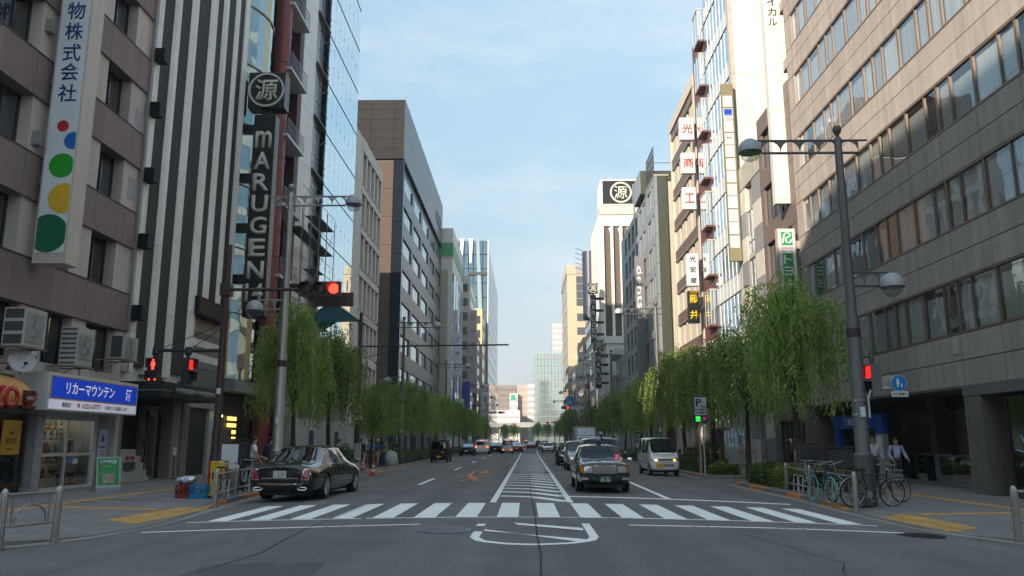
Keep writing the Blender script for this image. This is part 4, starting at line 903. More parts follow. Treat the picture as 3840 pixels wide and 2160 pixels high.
for y in (31.0, 27.9): bx(t, 'column', DSTONE, (15.6, y, .1), (16.1, y + .5, 3.35))
bx(t, 'plinth', M('plinth stone', (.17, .165, .155), .7, var=.1), (15.0, 25.5, .1), (15.5, 32.8, .24))
lb = bx(t, 'balustrade_glass', GLASS('balustrade glass', (.55, .62, .6), .22, .01), (15.27, 28.2, .24), (15.29, 32.6, 1.2)); bx(lb, 'handrail', STEEL, (15.25, 28.15, 1.2), (15.31, 32.65, 1.24))
for y in (29.2, 30.3): bx(t, 'white_post', WHITEP, (15.75, y, .24), (15.8, y + .06, 1.2))
BB = M('booth blue', (0.012, 0.05, 0.30), 0.4, var=.05)
bt = thing('cash_machine_booth', 'blue framed cash machine booth under the office overhang', 'booth', (14.6, 35, .12))
bx(bt, 'header', BB, (14.2, 32.4, 2.25), (14.4, 37.5, 2.82)); bx(bt, 'jamb', BB, (14.2, 36.9, .12), (14.4, 37.5, 2.24)); bx(bt, 'jamb', BB, (14.2, 32.4, 2.0), (14.4, 33.1, 2.24)); bx(bt, 'side_panel', M('booth grey', (.3, .3, .3), .5), (14.2, 32.4, .12), (14.4, 33.1, 1.995)); bx(bt, 'back', M('booth dark', (.06, .06, .065), .5), (14.75, 33.1, .12), (14.9, 36.9, 2.24))
text(bt, '三井住友銀行', .3, (14.19, 35, 2.53), 'right', WSIGN, .01, w=2.4); bx(bt, 'notice', WSIGN, (14.72, 34.4, 1.2), (14.745, 35.0, 1.75)); bx(bt, 'notice', M('notice pale', (.55, .52, .48), .6), (14.72, 34.4, .65), (14.745, 35.0, 1.1)); bx(bt, 'notice', WSIGN, (14.18, 32.5, 1.2), (14.197, 33.0, 1.9))
# white cabinets on the lower front
F(t, 'wall_lamp', M('lamp housing', (.42, .40, .34), .5), 1, 25.5, 25.75, 4.45, 4.95, .0, .05)
# ------------------------------------------------------------------ projecting signs between the buildings
cs = thing('clinic_sign', 'tall blank white projecting sign with three dark characters at its top', 'sign', (13.45, 40.2, 13.8))
bx(cs, 'cabinet', M('cabinet cream', (.58, .55, .50), .45, var=.04, streak=.05), (13.05, 40.0, 13.85), (13.92, 40.45, 31)); 
for k in range(7): bx(cs, 'face_panel', M('face cream', (.62, .60, .56), .4, var=.03, rnd=.03), (13.11, 39.98, 14.1 + 2.42 * k), (13.86, 39.998, 16.5 + 2.42 * k))
for c_, z in (('デ', 25.9), ('ィ', 25.28), ('カ', 24.68), ('ル', 24.09)): text(cs, c_, .46, (13.5, 39.975, z), 'cam', M('ink dark', (.03, .03, .03), .5), .006, .012, w=.5)
for z in (14.6, 17.9, 21.2, 24.6): bx(cs, 'bracket', PANB, (13.92, 39.2, z), (14.2, 40.2, z + .55))
rs = thing('rental_sign', 'white and green vertical sign with a looped emblem above the willow', 'sign', (13.1, 39, 5))
bx(rs, 'cabinet', M('cabinet tan', (.40, .34, .27), .5), (12.68, 39.0, 5.0), (13.58, 39.35, 12.23)); bx(rs, 'face_panel', WSIGN, (12.73, 38.98, 5.05), (13.53, 38.999, 12.18)); bx(rs, 'emblem_panel', GREENP, (12.86, 38.972, 11.35), (13.42, 38.979, 12.06)); bx(rs, 'green_panel', GREENP, (12.88, 38.972, 5.3), (13.40, 38.979, 10.95))
mb = MB(); c = lambda pts, r=.045: mb.tube([(x, 38.965, z) for x, z in pts], r, 5)
c([(12.93, 11.45), (13.02, 11.9), (13.1, 11.98), (13.24, 11.97), (13.32, 11.88), (13.27, 11.78), (13.12, 11.72), (13.08, 11.62), (13.14, 11.5), (13.25, 11.47), (13.34, 11.52), (13.36, 11.64)]); mb.build('emblem', WSIGN, rs)
text(rs, 'TOYOTA', .11, (13.13, 38.975, 11.22), 'cam', REDP, .004, .01, w=.6); text(rs, 'Rent a Car', .1, (13.13, 38.975, 11.06), 'cam', REDP, .004, w=.58)
for k, c_ in enumerate('トヨタレンタカー'): text(rs, c_ if c_ != 'ー' else '｜', .46, (13.14, 38.97, 10.62 - .6 * k), 'cam', WSIGN, .004, .02, w=.44 if c_ != 'ー' else None)
for z in (11.2, 8.6): bx(rs, 'bracket', PANB, (13.58, 39.05, z), (14.1, 39.3, z + .4))
# ------------------------------------------------------------------ brown building, checker building
BRT = M('brown tile', (0.15, 0.115, 0.10), 0.55, var=0.08, streak=.05, rnd=.04)
t = thing('brown_tile_building', 'narrow brown tiled building behind the clinic sign', 'building', (20, 42, 0)); fl = 3.3
bx(t, 'wall', BRT, (XR + .3, 39.2, .1), (30, 44.95, 18.6))
for k in range(6):
    z = .6 + fl * k
    F(t, 'spandrel', BRT, 1, 39.2, 44.95, z + 2.2, z + fl - .02, -.29, 0); F(t, 'pier', BRT, 1, 44.3, 44.94, z, z + 2.18, -.29, -.01); F(t, 'pier', BRT, 1, 39.21, 40.1, z, z + 2.18, -.29, -.01)
    window(t, 1, 40.1, 44.3, z, z + 2.19, -.2, ALUD, TINT, 5, .06, BLIND, .05)
rl = MB(); rl.tube([(14.1, 39.3, 19.6), (14.1, 44.8, 19.6), (17, 44.8, 19.6)], .03, 5)
for y in (39.3, 42, 44.8): rl.tube([(14.1, y, 18.6), (14.1, y, 19.6)], .025, 5)
rl.build('roof_railing', ALUD, t)
CKA = M('checker pale', (.50, .48, .43), .6, var=.05, rnd=.04); CKB = M('checker grey', (.22, .225, .24), .6, var=.05, rnd=.04)
t = thing('checker_panel_building', 'small building clad in pale and grey checker panels', 'building', (20, 47.5, 0))
bx(t, 'wall', M('checker core', (.25, .25, .24), .7), (XR + .3, 45.0, .1), (30, 49.6, 17.4)); bx(t, 'parapet', M('old concrete', (.36, .35, .30), .8, var=.15, streak=.15), (XR, 45.0, 17.42), (30, 49.65, 18.9))
for k in range(11):
    z = .3 + 1.55 * k
    for j, (a, b) in enumerate(((45.02, 46.65), (48.2, 49.6))): F(t, 'checker_panel', CKA if (k + j) % 2 else CKB, 1, a, b, z, z + 1.53, -.29, 0)
    if k % 2 == 0 and k < 10:
        F(t, 'sill_panel', M('old concrete', (.36, .35, .30), .8), 1, 46.66, 48.19, z, z + .28, -.29, -.05); window(t, 1, 46.67, 48.18, z + .29, z + 3.08, -.15, ALU, TINT, 2, .06, DARK, .05, bars=(z + 1.1,))
# ------------------------------------------------------------------ glass front building with white side wall and a stack of sign boxes
WPAN = M('white side panel', (.62, .60, .55), .55, var=.03, streak=.04, rnd=.03)
t = thing('glass_front_building', 'tall building with glass street front and sunlit white side wall', 'building', (20, 53, 0))
bx(t, 'wall', M('white core', (.4, .39, .37), .7), (XR + .3, 49.72, .1), (30, 56.55, 44))
for k in range(12):
    z = .2 + 3.66 * k
    for x0, x1 in ((14.05, 14.95), (14.97, 15.9), (15.92, 16.85), (16.87, 18.2), (18.22, 22)): bx(t, 'side_panel', WPAN, (x0, 49.66, z), (x1, 49.72, z + 3.64))
    F(t, 'corner_post', M('post beige', (.42, .38, .33), .5), 1, 49.66, 50.0, z, z + 3.64, -.24, .02)
    for j in range(7):
        y0 = 50.05 + .93 * j
        F(t, 'curtain_pane', MIRROR('pale facade glass', (.60, .72, .80), .03, .9, .08), 1, y0 + .02, y0 + .91, z + 1.25, z + 3.60, -.1, 0); F(t, 'white_pane', M('white glass', (.60, .62, .62), .12, coat=.5, rnd=.04), 1, y0 + .02, y0 + .91, z + .03, z + 1.22, -.1, -.002)
        F(t, 'mullion', ALU, 1, y0 - .02, y0 + .02, z, z + 3.64, -.1, .04)
    F(t, 'transom', ALUD, 1, 50.0, 56.56, z - .03, z + .02, -.1, .045)
mb = MB(); mb.tube([(16.95, 49.6, 1), (16.95, 49.6, 44)], .07, 6); mb.build('down_pipe', M('pipe cream', (.5, .47, .4), .5), t)
for z in (19.5, 23.5, 27.3, 31): mb = MB(); mb.lathe([(0, .16), (.12, .12), (.16, 0), (.16, -.1)], 10, (16.3, 49.5, z)); mb.build('vent_hood', ALU, t, smooth=True)
sg = thing('tenant_sign_stack', 'tall olive frame holding a stack of small white tenant sign boxes', 'sign', (13.3, 49.2, 12))
bx(sg, 'frame', M('olive frame', (.19, .175, .10), .55, var=.1), (12.96, 49.22, 12.9), (13.72, 49.5, 24.85))
z = 24.0
for k in range(12):
    if z < 13.6: break
    b = bx(sg, 'sign_box', M('box white', (.55, .56, .55), .4, rnd=.04), (13.02, 49.19, z - .78), (13.62, 49.23, z))
    if k == 1: bx(b, 'blue_square', BLUEP, (13.07, 49.183, z - .52), (13.57, 49.188, z - .05)); text(b, 'LIMITA', .08, (13.32, 49.18, z - .47), 'cam', WSIGN, .003, w=.4); text(b, '士業事務所', .07, (13.32, 49.188, z - .65), 'cam', BLACKP, .003, w=.45)
    if k == 3: text(b, 'Mode', .12, (13.32, 49.188, z - .3), 'cam', BLACKP, .003, .02, w=.3)
    if k == 7: text(b, 'デンタル', .13, (13.32, 49.188, z - .3), 'cam', M('ink grey', (.2, .2, .2), .5), .003, w=.45); text(b, 'クリニック', .1, (13.32, 49.188, z - .5), 'cam', M('ink grey', (.2, .2, .2), .5), .003, w=.45)
    if k == 9: text(b, 'IYO', .13, (13.32, 49.188, z - .35), 'cam', M('ink grey', (.2, .2, .2), .5), .003, w=.3)
    z -= .84 if k % 2 else .88
# ------------------------------------------------------------------ maroon building with bay windows
MAR2 = M('maroon tile', (0.12, 0.042, 0.035), .5, var=.08, rnd=.03)
t = thing('maroon_bay_building', 'narrow maroon building with projecting glazed bays', 'building', (20, 59, 0))
bx(t, 'wall', MAR2, (XR + .02, 56.6, .1), (30, 60.9, 33.5)); 
for k in range(9):
    z = 2.6 + 3.68 * k
    by = bx(t, 'bay_floor', MAR2, (13.35, 56.7, z - .15), (XR + .02, 58.4, z)); bx(t, 'bay_roof', M('bay frame', (.50, .46, .40), .5), (13.33, 56.68, z + 2.5), (XR + .02, 58.42, z + 2.58))
    fr = MB()
    for x, y in ((13.35, 56.7), (13.58, 56.7), (13.35, 58.36), (13.35, 57.5)): fr.box((x, y, z), (x + .05, y + .05, z + 2.5))
    fr.build('bay_frame', M('bay frame', (.50, .46, .40), .5), t); bx(t, 'bay_pane', MIRROR('pale facade glass', (.60, .72, .80), .03, .9), (13.41, 56.72, z), (XR, 56.73, z + 2.5)); bx(t, 'bay_pane', MIRROR('pale facade glass', (.60, .72, .80), .03, .9), (13.37, 56.76, z), (13.38, 58.35, z + 2.5))
# ------------------------------------------------------------------ frame building with red character signs
PF = M('beige slab', (.52, .46, .38), .65, var=.05, rnd=.05, streak=.05); BRB = M('brown spandrel', (.13, .085, .07), .5, var=.08)
t = thing('frame_grid_building', 'beige grid building with brown spandrels carrying red character signs', 'building', (20, 66, 0))
bx(t, 'wall', M('grid core', (.10, .085, .07), .7), (XR + .5, 60.95, .1), (30, 71.6, 30.2)); bx(t, 'roof_frame', PF, (XR - .1, 60.95, 30.25), (30, 71.65, 31.2)); bx(t, 'end_pier', PF, (XR - .05, 60.95, .1), (XR + .5, 61.4, 30.24)); bx(t, 'end_pier', PF, (XR - .05, 71.3, .1), (XR + .5, 71.6, 30.24))
for k in range(10):
    z = 1.2 + 2.93 * k
    F(t, 'spandrel', BRB, 1, 61.4, 71.3, z + 2.0, z + 2.9, -.49, -.02); F(t, 'rail', ALU, 1, 61.4, 71.3, z + 1.93, z + 1.99, -.49, .03)
    for j in range(4):
        y0 = 61.45 + 2.46 * j; F(t, 'infill_panel', PF, 1, y0 + .75, y0 + 2.4, z, z + 1.92, -.49, -.18); F(t, 'pane', TINT, 1, y0 + .05, y0 + .72, z, z + 1.92, -.3, -.28)
def charbox(x0, x1, z0, z1, chars, label, mat, cmat, y=60.2, size=None):
    s = thing('character_sign', label, 'sign', ((x0 + x1) / 2, y, z0)); bx(s, 'cabinet', mat, (x0, y, z0), (x1, y + .5, z1), .02); n = len(chars); h = (z1 - z0) / n
    for k, c_ in enumerate(chars): text(s, c_, (size or .72) * min(h, x1 - x0), ((x0 + x1) / 2, y, z1 - h * (k + .5)), 'cam', cmat, .04, .004, w=(size or .72) * (x1 - x0))
    bx(s, 'bracket', ALUD, (x1 if x0 > 0 else XL + 3.4, y + .2, (z0 + z1) / 2 - .1), (XR + .1 if x0 > 0 else x0, y + .3, (z0 + z1) / 2 + .1)); return s
RCH = M('character red', (.48, .05, .03), .5); WB = M('sign box white', (.68, .66, .63), .45, var=.04, dirt=.05)
charbox(12.4, 13.53, 25.3, 27.15, '光', 'topmost square white sign with a red character', WB, RCH); charbox(12.42, 13.5, 22.5, 24.2, '商', 'middle square white sign with a red character', WB, RCH); charbox(12.4, 13.45, 19.55, 21.35, '工', 'lowest square white sign with a red character', WB, RCH)
charbox(12.5, 13.4, 13.45, 15.98, '光宏産', 'white vertical sign with three thin black characters', WSIGN, BLACKP, size=.55)
s_ = charbox(12.5, 13.33, 10.57, 13.05, ['藤', '井'], 'black vertical sign with yellow characters', SBLK, M('character yellow', (.72, .52, .01), .5), size=.8); text(s_, 'クラブ', .22, (12.92, 60.19, 12.92), 'cam', M('character yellow', (.72, .52, .01), .5), .02, .02, w=.6)
# ------------------------------------------------------------------ blue grey building with dark green side
GRB = M('blue grey panel', (.20, .225, .24), .4, var=.04, rnd=.04); DGR = M('dark green tile', (.038, .045, .030), .6, var=.12, scale=3, streak=.08); CRM = M('cream wall', (.42, .38, .30), .7, var=.05)
t = thing('blue_grey_office', 'blue grey office building with dark green side wall and grey vertical sign', 'building', (22, 95, 0))
bx(t, 'wall', DGR, (XR + .3, 81.3, .1), (15.1, 111, 29.5)); bx(t, 'side_wing', CRM, (15.12, 81.6, .1), (30, 111, 29.0)); bx(t, 'stair_tower', DGR, (13.3, 87.7, 29.52), (17, 93, 32.3)); bx(t, 'stair_face', GRB, (13.25, 87.65, 29.6), (13.3, 93, 32.35)); bx(t, 'parapet', CRM, (13.75, 81.25, 29.52), (15.3, 87, 29.65))
for k in range(9):
    z = .5 + 3.25 * k
    for a, b in ((81.32, 82.3), (83.2, 84.1), (86.5, 88.2), (90.2, 91.2), (93.0, 94.2), (96.3, 97.6), (99.9, 101.0), (103.4, 104.5), (107.0, 110.95)): F(t, 'wall_panel', GRB, 1, a, b, z, z + 3.2, -.29, 0)
    F(t, 'spandrel', GRB, 1, 82.31, 106.99, z + 2.3, z + 3.2, -.29, -.01)
    for a, b in ((82.3, 83.2), (84.1, 86.5), (88.2, 90.2), (91.2, 93.0), (94.2, 96.3), (97.6, 99.9), (101, 103.4), (104.5, 107)): F(t, 'pane', MIRROR('office glass', (.10, .12, .13), .05, .4), 1, a + .03, b - .03, z, z + 2.28, -.25, -.15); F(t, 'blind', CURT, 1, a + .05, (a + b) / 2, z, z + 2.28, -.14, -.12)
rl = MB()
for k in range(8): rl.tube([(13.9 + .0, 82 + .7 * k, 29.6), (13.9, 82 + .7 * k, 33.0)], .05, 5)
for z in (31, 32, 33): rl.tube([(13.9, 82, z), (13.9, 87, z), (17, 87, z)], .04, 5)
rl.build('roof_cage', ALUD, t)
ds = thing('agency_sign', 'grey vertical sign with white letters turned sideways', 'sign', (13.2, 90, 8)); bx(ds, 'cabinet', M('sign grey', (.17, .165, .17), .4), (12.72, 90, 8), (13.78, 90.6, 22.8)); text(ds, 'dentsu', .72, (13.25, 89.99, 18.5), ((0, 0, -1), (1, 0, 0), (0, -1, 0)), WSIGN, .01, .012, w=6.2)
bx(ds, 'bracket', ALUD, (13.78, 90.2, 20), (14, 90.4, 20.4))
# ------------------------------------------------------------------ white tower with arched lattice strips
TW = M('tower white', (.74, .72, .66), .55, var=.03, streak=.05); LAT = M('lattice brown', (.10, .075, .055), .6, var=.45, scale=5, bump=.5, bscale=6)
t = thing('white_arch_tower', 'white tower with tall arched lattice strips and a ringed character on top', 'building', (20, 136, 0))
bx(t, 'wall', TW, (12.46, 130.6, .1), (24, 146, 39.3))
bx(t, 'left_jamb', TW, (12.46, 130.0, .1), (13.3, 130.59, 39.2))
def archstrip(x0, x1):
    c_, w = (x0 + x1) / 2, (x1 - x0) / 2; pts = [(x0, 18.8), (x1, 18.8), (x1, 35.6)] + [(c_ + w * math.cos(a) * (1 - .12 * math.sin(a)), 35.6 + 1.7 * math.sin(a)) for a in [math.pi * k / 10 for k in range(1, 10)]] + [(x0, 35.6)]
    mb = MB(); mb.prism(pts, 130.45, 130.595, 1); mb.build('lattice_strip', LAT, t)
    g = MB()
    for k in range(14): g.tube([(x0 + .1, 130.42, 19.2 + 1.2 * k), (c_, 130.42, 19.8 + 1.2 * k), (x1 - .1, 130.42, 19.2 + 1.2 * k)], .07, 4)
    g.build('lattice_bar', M('lattice light', (.20, .16, .12), .6), t)
for a, b in ((13.33, 14.42), (14.88, 15.95), (16.42, 17.5), (17.95, 19.0)):
    archstrip(a, b); bx(t, 'rib', TW, (b + .005, 130.0, .1), (b + .45, 130.59, 37.4))
bx(t, 'head', TW, (13.31, 130.0, 37.42), (19.5, 130.59, 39.2))
bx(t, 'sign_base', M('tower cream', (.5, .48, .42), .6, streak=.1), (12.7, 129.8, 39.32), (19.4, 136, 40.9)); bx(t, 'sign_frame', TW, (12.9, 129.7, 40.92), (19.6, 136, 45.5))
bx(t, 'sign_face', SBLK, (13.2, 129.64, 41.15), (19.4, 129.69, 45.2)); ring(t, (16.3, 43.15), 1.85, .3, 129.63, NEON); text(t, '源', 2.3, (16.3, 129.63, 43.15), 'cam', NEON, .05, .01, w=2.3)
mb = MB(); mb.tube([(17.6, 131, 45.5), (17.6, 131, 50)], .06, 5); mb.tube([(18.3, 129.4, 37), (18.3, 129.4, 44.5)], .07, 5); mb.build('mast', ALU, t)
marugen_sign(11.13, 128, 27.15, .77, list('mARUGEN'), 'distant black column sign to the left of the white tower', side=1)
marugen_sign(10.97, 119.5, 16.66, .70, list('mARUG'), 'lower black column sign in front of the white tower', side=1)
t = thing('white_arch_house', 'low white building with rounded corner and arched window', 'building', (14.6, 125, 0))
bx(t, 'wall', TW, (12.7, 124.3, .1), (20, 129.5, 16.8)); bx(t, 'cornice', TW, (12.4, 124.0, 16.82), (20, 129.5, 17.9)); mb = MB(); mb.prism([(13.5, 14.0), (15.6, 14.0), (15.6, 15.3)] + [(14.55 + 1.05 * math.cos(a), 15.3 + .8 * math.sin(a)) for a in [math.pi * k / 8 for k in range(1, 8)]] + [(13.5, 15.3)], 124.2, 124.298, 1); mb.build('arched_window', M('pale recess', (.45, .45, .43), .6), t); bx(t, 'window', MIRROR('office glass', (.10, .12, .13), .05, .4), (13.55, 124.17, 14.05), (15.55, 124.198, 15.0)); bx(t, 'shutter', M('shutter grey', (.28, .29, .30), .5, stretch=(20, 1, .1), var=.3), (13.6, 124.2, 9.0), (15.6, 124.298, 11.8))
# ------------------------------------------------------------------ far street, right
def plain(name, label, x0, x1, y0, y1, h, wall, glass, floors, bays, front=True, street=-1, gz=.55, gy=.8):
    """distant building: walls and one window per bay and floor on the sides in view"""
    b = thing(name, label, 'building', ((x0 + x1) / 2, (y0 + y1) / 2, 0)); bx(b, 'wall', wall, (x0, y0, .1), (x1, y1, h)); fh = (h - 2.5) / floors
    for k in range(floors):
        z = 2.2 + fh * k
        if front:
            w = (x1 - x0) / bays
            for j in range(bays): bx(b, 'window', glass, (x0 + w * (j + .5 - gy / 2), y0 - .08, z), (x0 + w * (j + .5 + gy / 2), y0 - .005, z + fh * gz))
        if street:
            nb = max(2, int((y1 - y0) / 5)); w = (y1 - y0) / nb; xs = x1 if street > 0 else x0
            for j in range(nb): bx(b, 'window', glass, (xs + street * .005, y0 + w * (j + .1), z), (xs + street * .08, y0 + w * (j + .9), z + fh * gz))
    return b
OG = MIRROR('office glass', (.10, .12, .13), .05, .4); TAN = M('tan tile', (.48, .37, .25), .6, var=.05, rnd=.03)
t = plain('tan_tower', 'tan tiled tower with grey central window bay', 11.6, 19, 215, 245, 48.5, TAN, OG, 12, 1, False); bx(t, 'cap', TAN, (11.4, 214.8, 47.0), (19, 245, 49.5)); bx(t, 'grey_cap', M('cap grey', (.28, .27, .26), .6), (14.0, 214.7, 47.2), (17.2, 214.79, 49.4))
for k in range(4):
    for j in range(3): bx(t, 'pane', OG, (14.1 + 1.05 * j, 214.85, 38.2 + 2.1 * k), (15.05 + 1.05 * j, 214.98, 40.1 + 2.1 * k))
for z in (34, 30.2, 26): bx(t, 'pane', OG, (14.2, 214.85, z), (16.8, 214.98, z + 2))
plain('cream_block', 'narrow cream block with stepped top below the tan tower', 13.0, 20, 150, 170, 30, M('cream plain', (.62, .56, .46), .6), OG, 9, 2); plain('orange_block', 'cream block with orange side fins in the far row', 12.6, 20, 172, 192, 24, M('apricot', (.60, .44, .24), .6), OG, 7, 2); plain('white_block', 'small white block at the far right row', 12.2, 20, 193, 213, 20, M('white plain', (.64, .62, .58), .6), OG, 6, 2); plain('grey_block', 'low grey block between the blue grey office and the tower', 14.2, 22, 111.2, 124, 14, M('grey plain', (.33, .33, .33), .6), OG, 4, 2)
for i, (x, y, z0, z1, w, mt, s, lab, cm) in enumerate(((11.2, 152, 11, 17, 1.2, WB, 'キター', 'white vertical sign with bold red letters in the far row', RCH), (11.0, 165, 13, 20, 1.0, WSIGN, '新橋', 'white vertical sign with two dark blue letters in the far row', NAVY), (10.6, 205, 3, 13, 1.6, M('sky sign', (.02, .22, .55), .4), '青山会', 'bright blue vertical banner sign far down the right side', WSIGN), (10.9, 180, 4.5, 12, 1.3, WSIGN, '酒処', 'grey white tenant sign in the far right row', BLACKP), (11.3, 172, 2.8, 6.5, 1.0, M('crimson', (.4, .02, .04), .4), '居酒屋', 'crimson vertical sign low in the far right row', WSIGN))):
    charbox(x, x + w, z0, z1, s, lab, mt, cm, y=y)
t = thing('curved_billboard', 'dark navy curved billboard beside the white tower', 'billboard', (11.8, 160, 30)); mb = MB(); mb.lathe([(1.6, 26), (1.6, 40)], 20, (13.4, 160, 0)); mb.build('panel', M('navy board', (.03, .04, .07), .4), t, smooth=True); rl = MB()
for k in range(5): rl.tube([(11.9, 158.6, 36 + k), (10.2, 158.0, 36.4 + k)], .05, 4)
rl.build('lamp_arm', ALUD, t)
PG = MIRROR('pale green glass', (.52, .62, .60), .06, .75, .05)
def gridtower(name, label, x0, x1, y0, y1, h, glass, frame, fx, fz):
    b = thing(name, label, 'building', ((x0 + x1) / 2, (y0 + y1) / 2, 0)); bx(b, 'core', frame, (x0 + .3, y0 + .3, .1), (x1 - .3, y1 - .3, h))
    wx, hz = (x1 - x0) / fx, h / fz
    for k in range(fz):
        for j in range(fx): bx(b, 'pane', glass, (x0 + wx * j + .12, y0, hz * k + .15), (x0 + wx * (j + 1) - .12, y0 + .28, hz * (k + 1) - .15))
        n = max(2, int((y1 - y0) / wx)); w = (y1 - y0) / n
        for j in range(n):
            if x0 > 0: bx(b, 'pane', glass, (x0, y0 + .3 + w * j, hz * k + .15), (x0 + .28, y0 + w * (j + 1), hz * (k + 1) - .15))
            else: bx(b, 'pane', glass, (x1 - .28, y0 + .3 + w * j, hz * k + .15), (x1, y0 + w * (j + 1), hz * (k + 1) - .15))
    return b
gridtower('green_glass_tower', 'pale green glass tower closing the far right of the street', 5.2, 22, 440, 470, 50, PG, M('frame pale', (.5, .5, .48), .5), 9, 13)
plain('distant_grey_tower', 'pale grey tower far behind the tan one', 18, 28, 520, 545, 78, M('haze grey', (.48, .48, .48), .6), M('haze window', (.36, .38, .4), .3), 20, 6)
# ------------------------------------------------------------------ far street, left
t = plain('white_green_band_building', 'white building with a green band near its top', -24, -13.6, 146.5, 172, 41.6, M('white plain', (.64, .62, .58), .6), OG, 10, 2, False, 0); bx(t, 'green_band', M('band green', (.10, .33, .15), .5), (-24.05, 146.3, 36.2), (-13.5, 172, 38.7)); bx(t, 'band_trim', M('apricot', (.60, .44, .24), .6), (-24.02, 146.35, 35.9), (-13.55, 172, 36.19)); bx(t, 'lower_face', CRM, (-24, 146.2, .1), (-14.4, 146.49, 33.4)); bx(t, 'glass_strip', MIRROR('pale facade glass', (.60, .72, .80), .03, .9), (-13.58, 147, 3), (-13.4, 171, 33)); mb = MB()
for k in range(5): bx(t, 'mullion', ALU, (-13.39, 147 + 5 * k, 3), (-13.3, 147.3 + 5 * k, 33))
plain('tall_cream_building', 'cream building with side windows beyond the white one', -22, -12.2, 174, 190, 38, M('cream plain', (.62, .56, .46), .6), OG, 11, 2, True, 1); plain('brown_stripe_building', 'brown building with pale stripes at the far left', -22, -11.6, 191, 205, 27, BRT, OG, 8, 2, True, 1); plain('orange_gable_building', 'sunlit apricot building at the far left', -21, -11.2, 206, 226, 36, M('apricot', (.60, .44, .24), .6), OG, 9, 2, True, 1)
BG = MIRROR('blue tower glass', (.16, .26, .33), .04, .75, .08); t = gridtower('blue_glass_tower', 'tall blue glass tower at the far left with slanted white fins', -20.6, -10.95, 228, 316, 60, BG, M('frame navy', (.05, .07, .09), .4), 7, 14)
for x0, x1, z0 in ((-19.1, -17.9, 54), (-16.5, -15.2, 53)): mb = MB(); mb.prism([(x0, 60.5), (x1, 60.5), ((x0 + x1) / 2 + .2, z0), ((x0 + x1) / 2 - .3, z0)], 227.6, 227.95, 1); mb.build('white_fin', TW, t)
mb = MB(); mb.prism([(-14.3, 60.5), (-13.4, 60.5), (-11.5, 20), (-13.0, 20)], 227.6, 227.95, 1); mb.build('pale_fin', PG, t); bx(t, 'dark_ledge', ALUD, (-16.7, 227.5, 49.5), (-10.9, 228.6, 50.4)); bx(t, 'edge_strip', M('frame pale', (.5, .5, .48), .5), (-10.94, 227.5, .1), (-10.6, 228.2, 60))
for i, (x, y, z0, z1, w, mt, s, lab, cm) in enumerate(((-13.4, 150, 14, 22, 1.3, WSIGN, 'アサヒ', 'white vertical sign with blue strokes at the far left', BLUEP), (-12.0, 172, 12, 30, 1.5, M('sign mauve', (.42, .38, .38), .5), 'シンザビル館', 'tall pale mauve sign with red letters at the far left', RCH), (-12.6, 160, 8, 13.5, 1.6, BLUEP, '会', 'plain blue sign panel at the far left', BLUEP), (-10.2, 188, 5, 15, 1.7, WSIGN, '日本ペイ', 'white vertical sign with navy letters above the far left willows', NAVY), (-12.3, 140, 6.6, 9, 1.6, WSIGN, '緑', 'small white and green sign at the far left', GREENP))):
    charbox(x, x + w, z0, z1, s, lab, mt, cm, y=y, size=.7)
# ------------------------------------------------------------------ street end
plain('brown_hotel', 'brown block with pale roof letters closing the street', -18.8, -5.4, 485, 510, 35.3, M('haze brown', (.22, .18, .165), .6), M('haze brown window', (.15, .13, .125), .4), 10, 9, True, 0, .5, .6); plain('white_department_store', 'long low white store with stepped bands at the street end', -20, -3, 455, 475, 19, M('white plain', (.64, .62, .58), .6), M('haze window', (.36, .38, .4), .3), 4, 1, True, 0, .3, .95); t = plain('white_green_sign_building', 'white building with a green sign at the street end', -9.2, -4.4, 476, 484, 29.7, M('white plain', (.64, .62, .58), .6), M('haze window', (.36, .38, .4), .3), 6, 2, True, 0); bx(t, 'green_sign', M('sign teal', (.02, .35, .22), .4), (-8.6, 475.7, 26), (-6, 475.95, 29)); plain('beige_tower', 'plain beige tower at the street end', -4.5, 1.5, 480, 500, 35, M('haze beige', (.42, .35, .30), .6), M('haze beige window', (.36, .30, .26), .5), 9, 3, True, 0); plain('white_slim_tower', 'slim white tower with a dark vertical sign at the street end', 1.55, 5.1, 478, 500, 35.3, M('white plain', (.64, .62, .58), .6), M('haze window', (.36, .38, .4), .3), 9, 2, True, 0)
t = thing('expressway_bridge', 'grey elevated road crossing the end of the street', 'bridge', (0, 452, 0)); bx(t, 'deck', M('bridge concrete', (.34, .33, .31), .7, var=.08), (-40, 448, 9.5), (40, 454, 12.2))
for x in (-14, 14): bx(t, 'pillar', M('bridge concrete', (.34, .33, .31), .7, var=.08), (x - 1, 450, 0), (x + 1, 452, 9.49))
# ------------------------------------------------------------------ lamp posts
POLE = M('pole steel', (0.30, 0.285, 0.26), 0.42, 0.75, var=0.10, streak=.1); POLED = M('pole grey', (0.115, 0.11, 0.105), 0.5, 0.5, var=0.10, streak=.1)
DOME = M('lamp dome', (0.36, 0.37, 0.38), 0.45, 0.2, var=.05); BOWL = GLASS('lamp bowl', (.8, .82, .82), .12, .03); BROWN = M('pole brown', (0.052, 0.028, 0.026), 0.5, .2, var=.12, streak=.08)
def lamp_head(par, x, z):
    h = MB(); h.lathe([(.315, -.02), (.32, .05), (.30, .16), (.24, .27), (.13, .35), (0, .38)], 18, (x, 0, z)); o = h.part('lamp_dome', DOME, par, True)
    g = MB(); g.lathe([(.27, -.03), (.25, -.14), (.17, -.24), (0, -.29)], 16, (x, 0, z)); child('bowl', g.mesh('bowl', BOWL, True), o)
    g = MB(); g.lathe([(.31, -.025), (.28, -.035), (.27, 0.0)], 18, (x, 0, z)); child('rim', g.mesh('rim', ALUD, True), o)
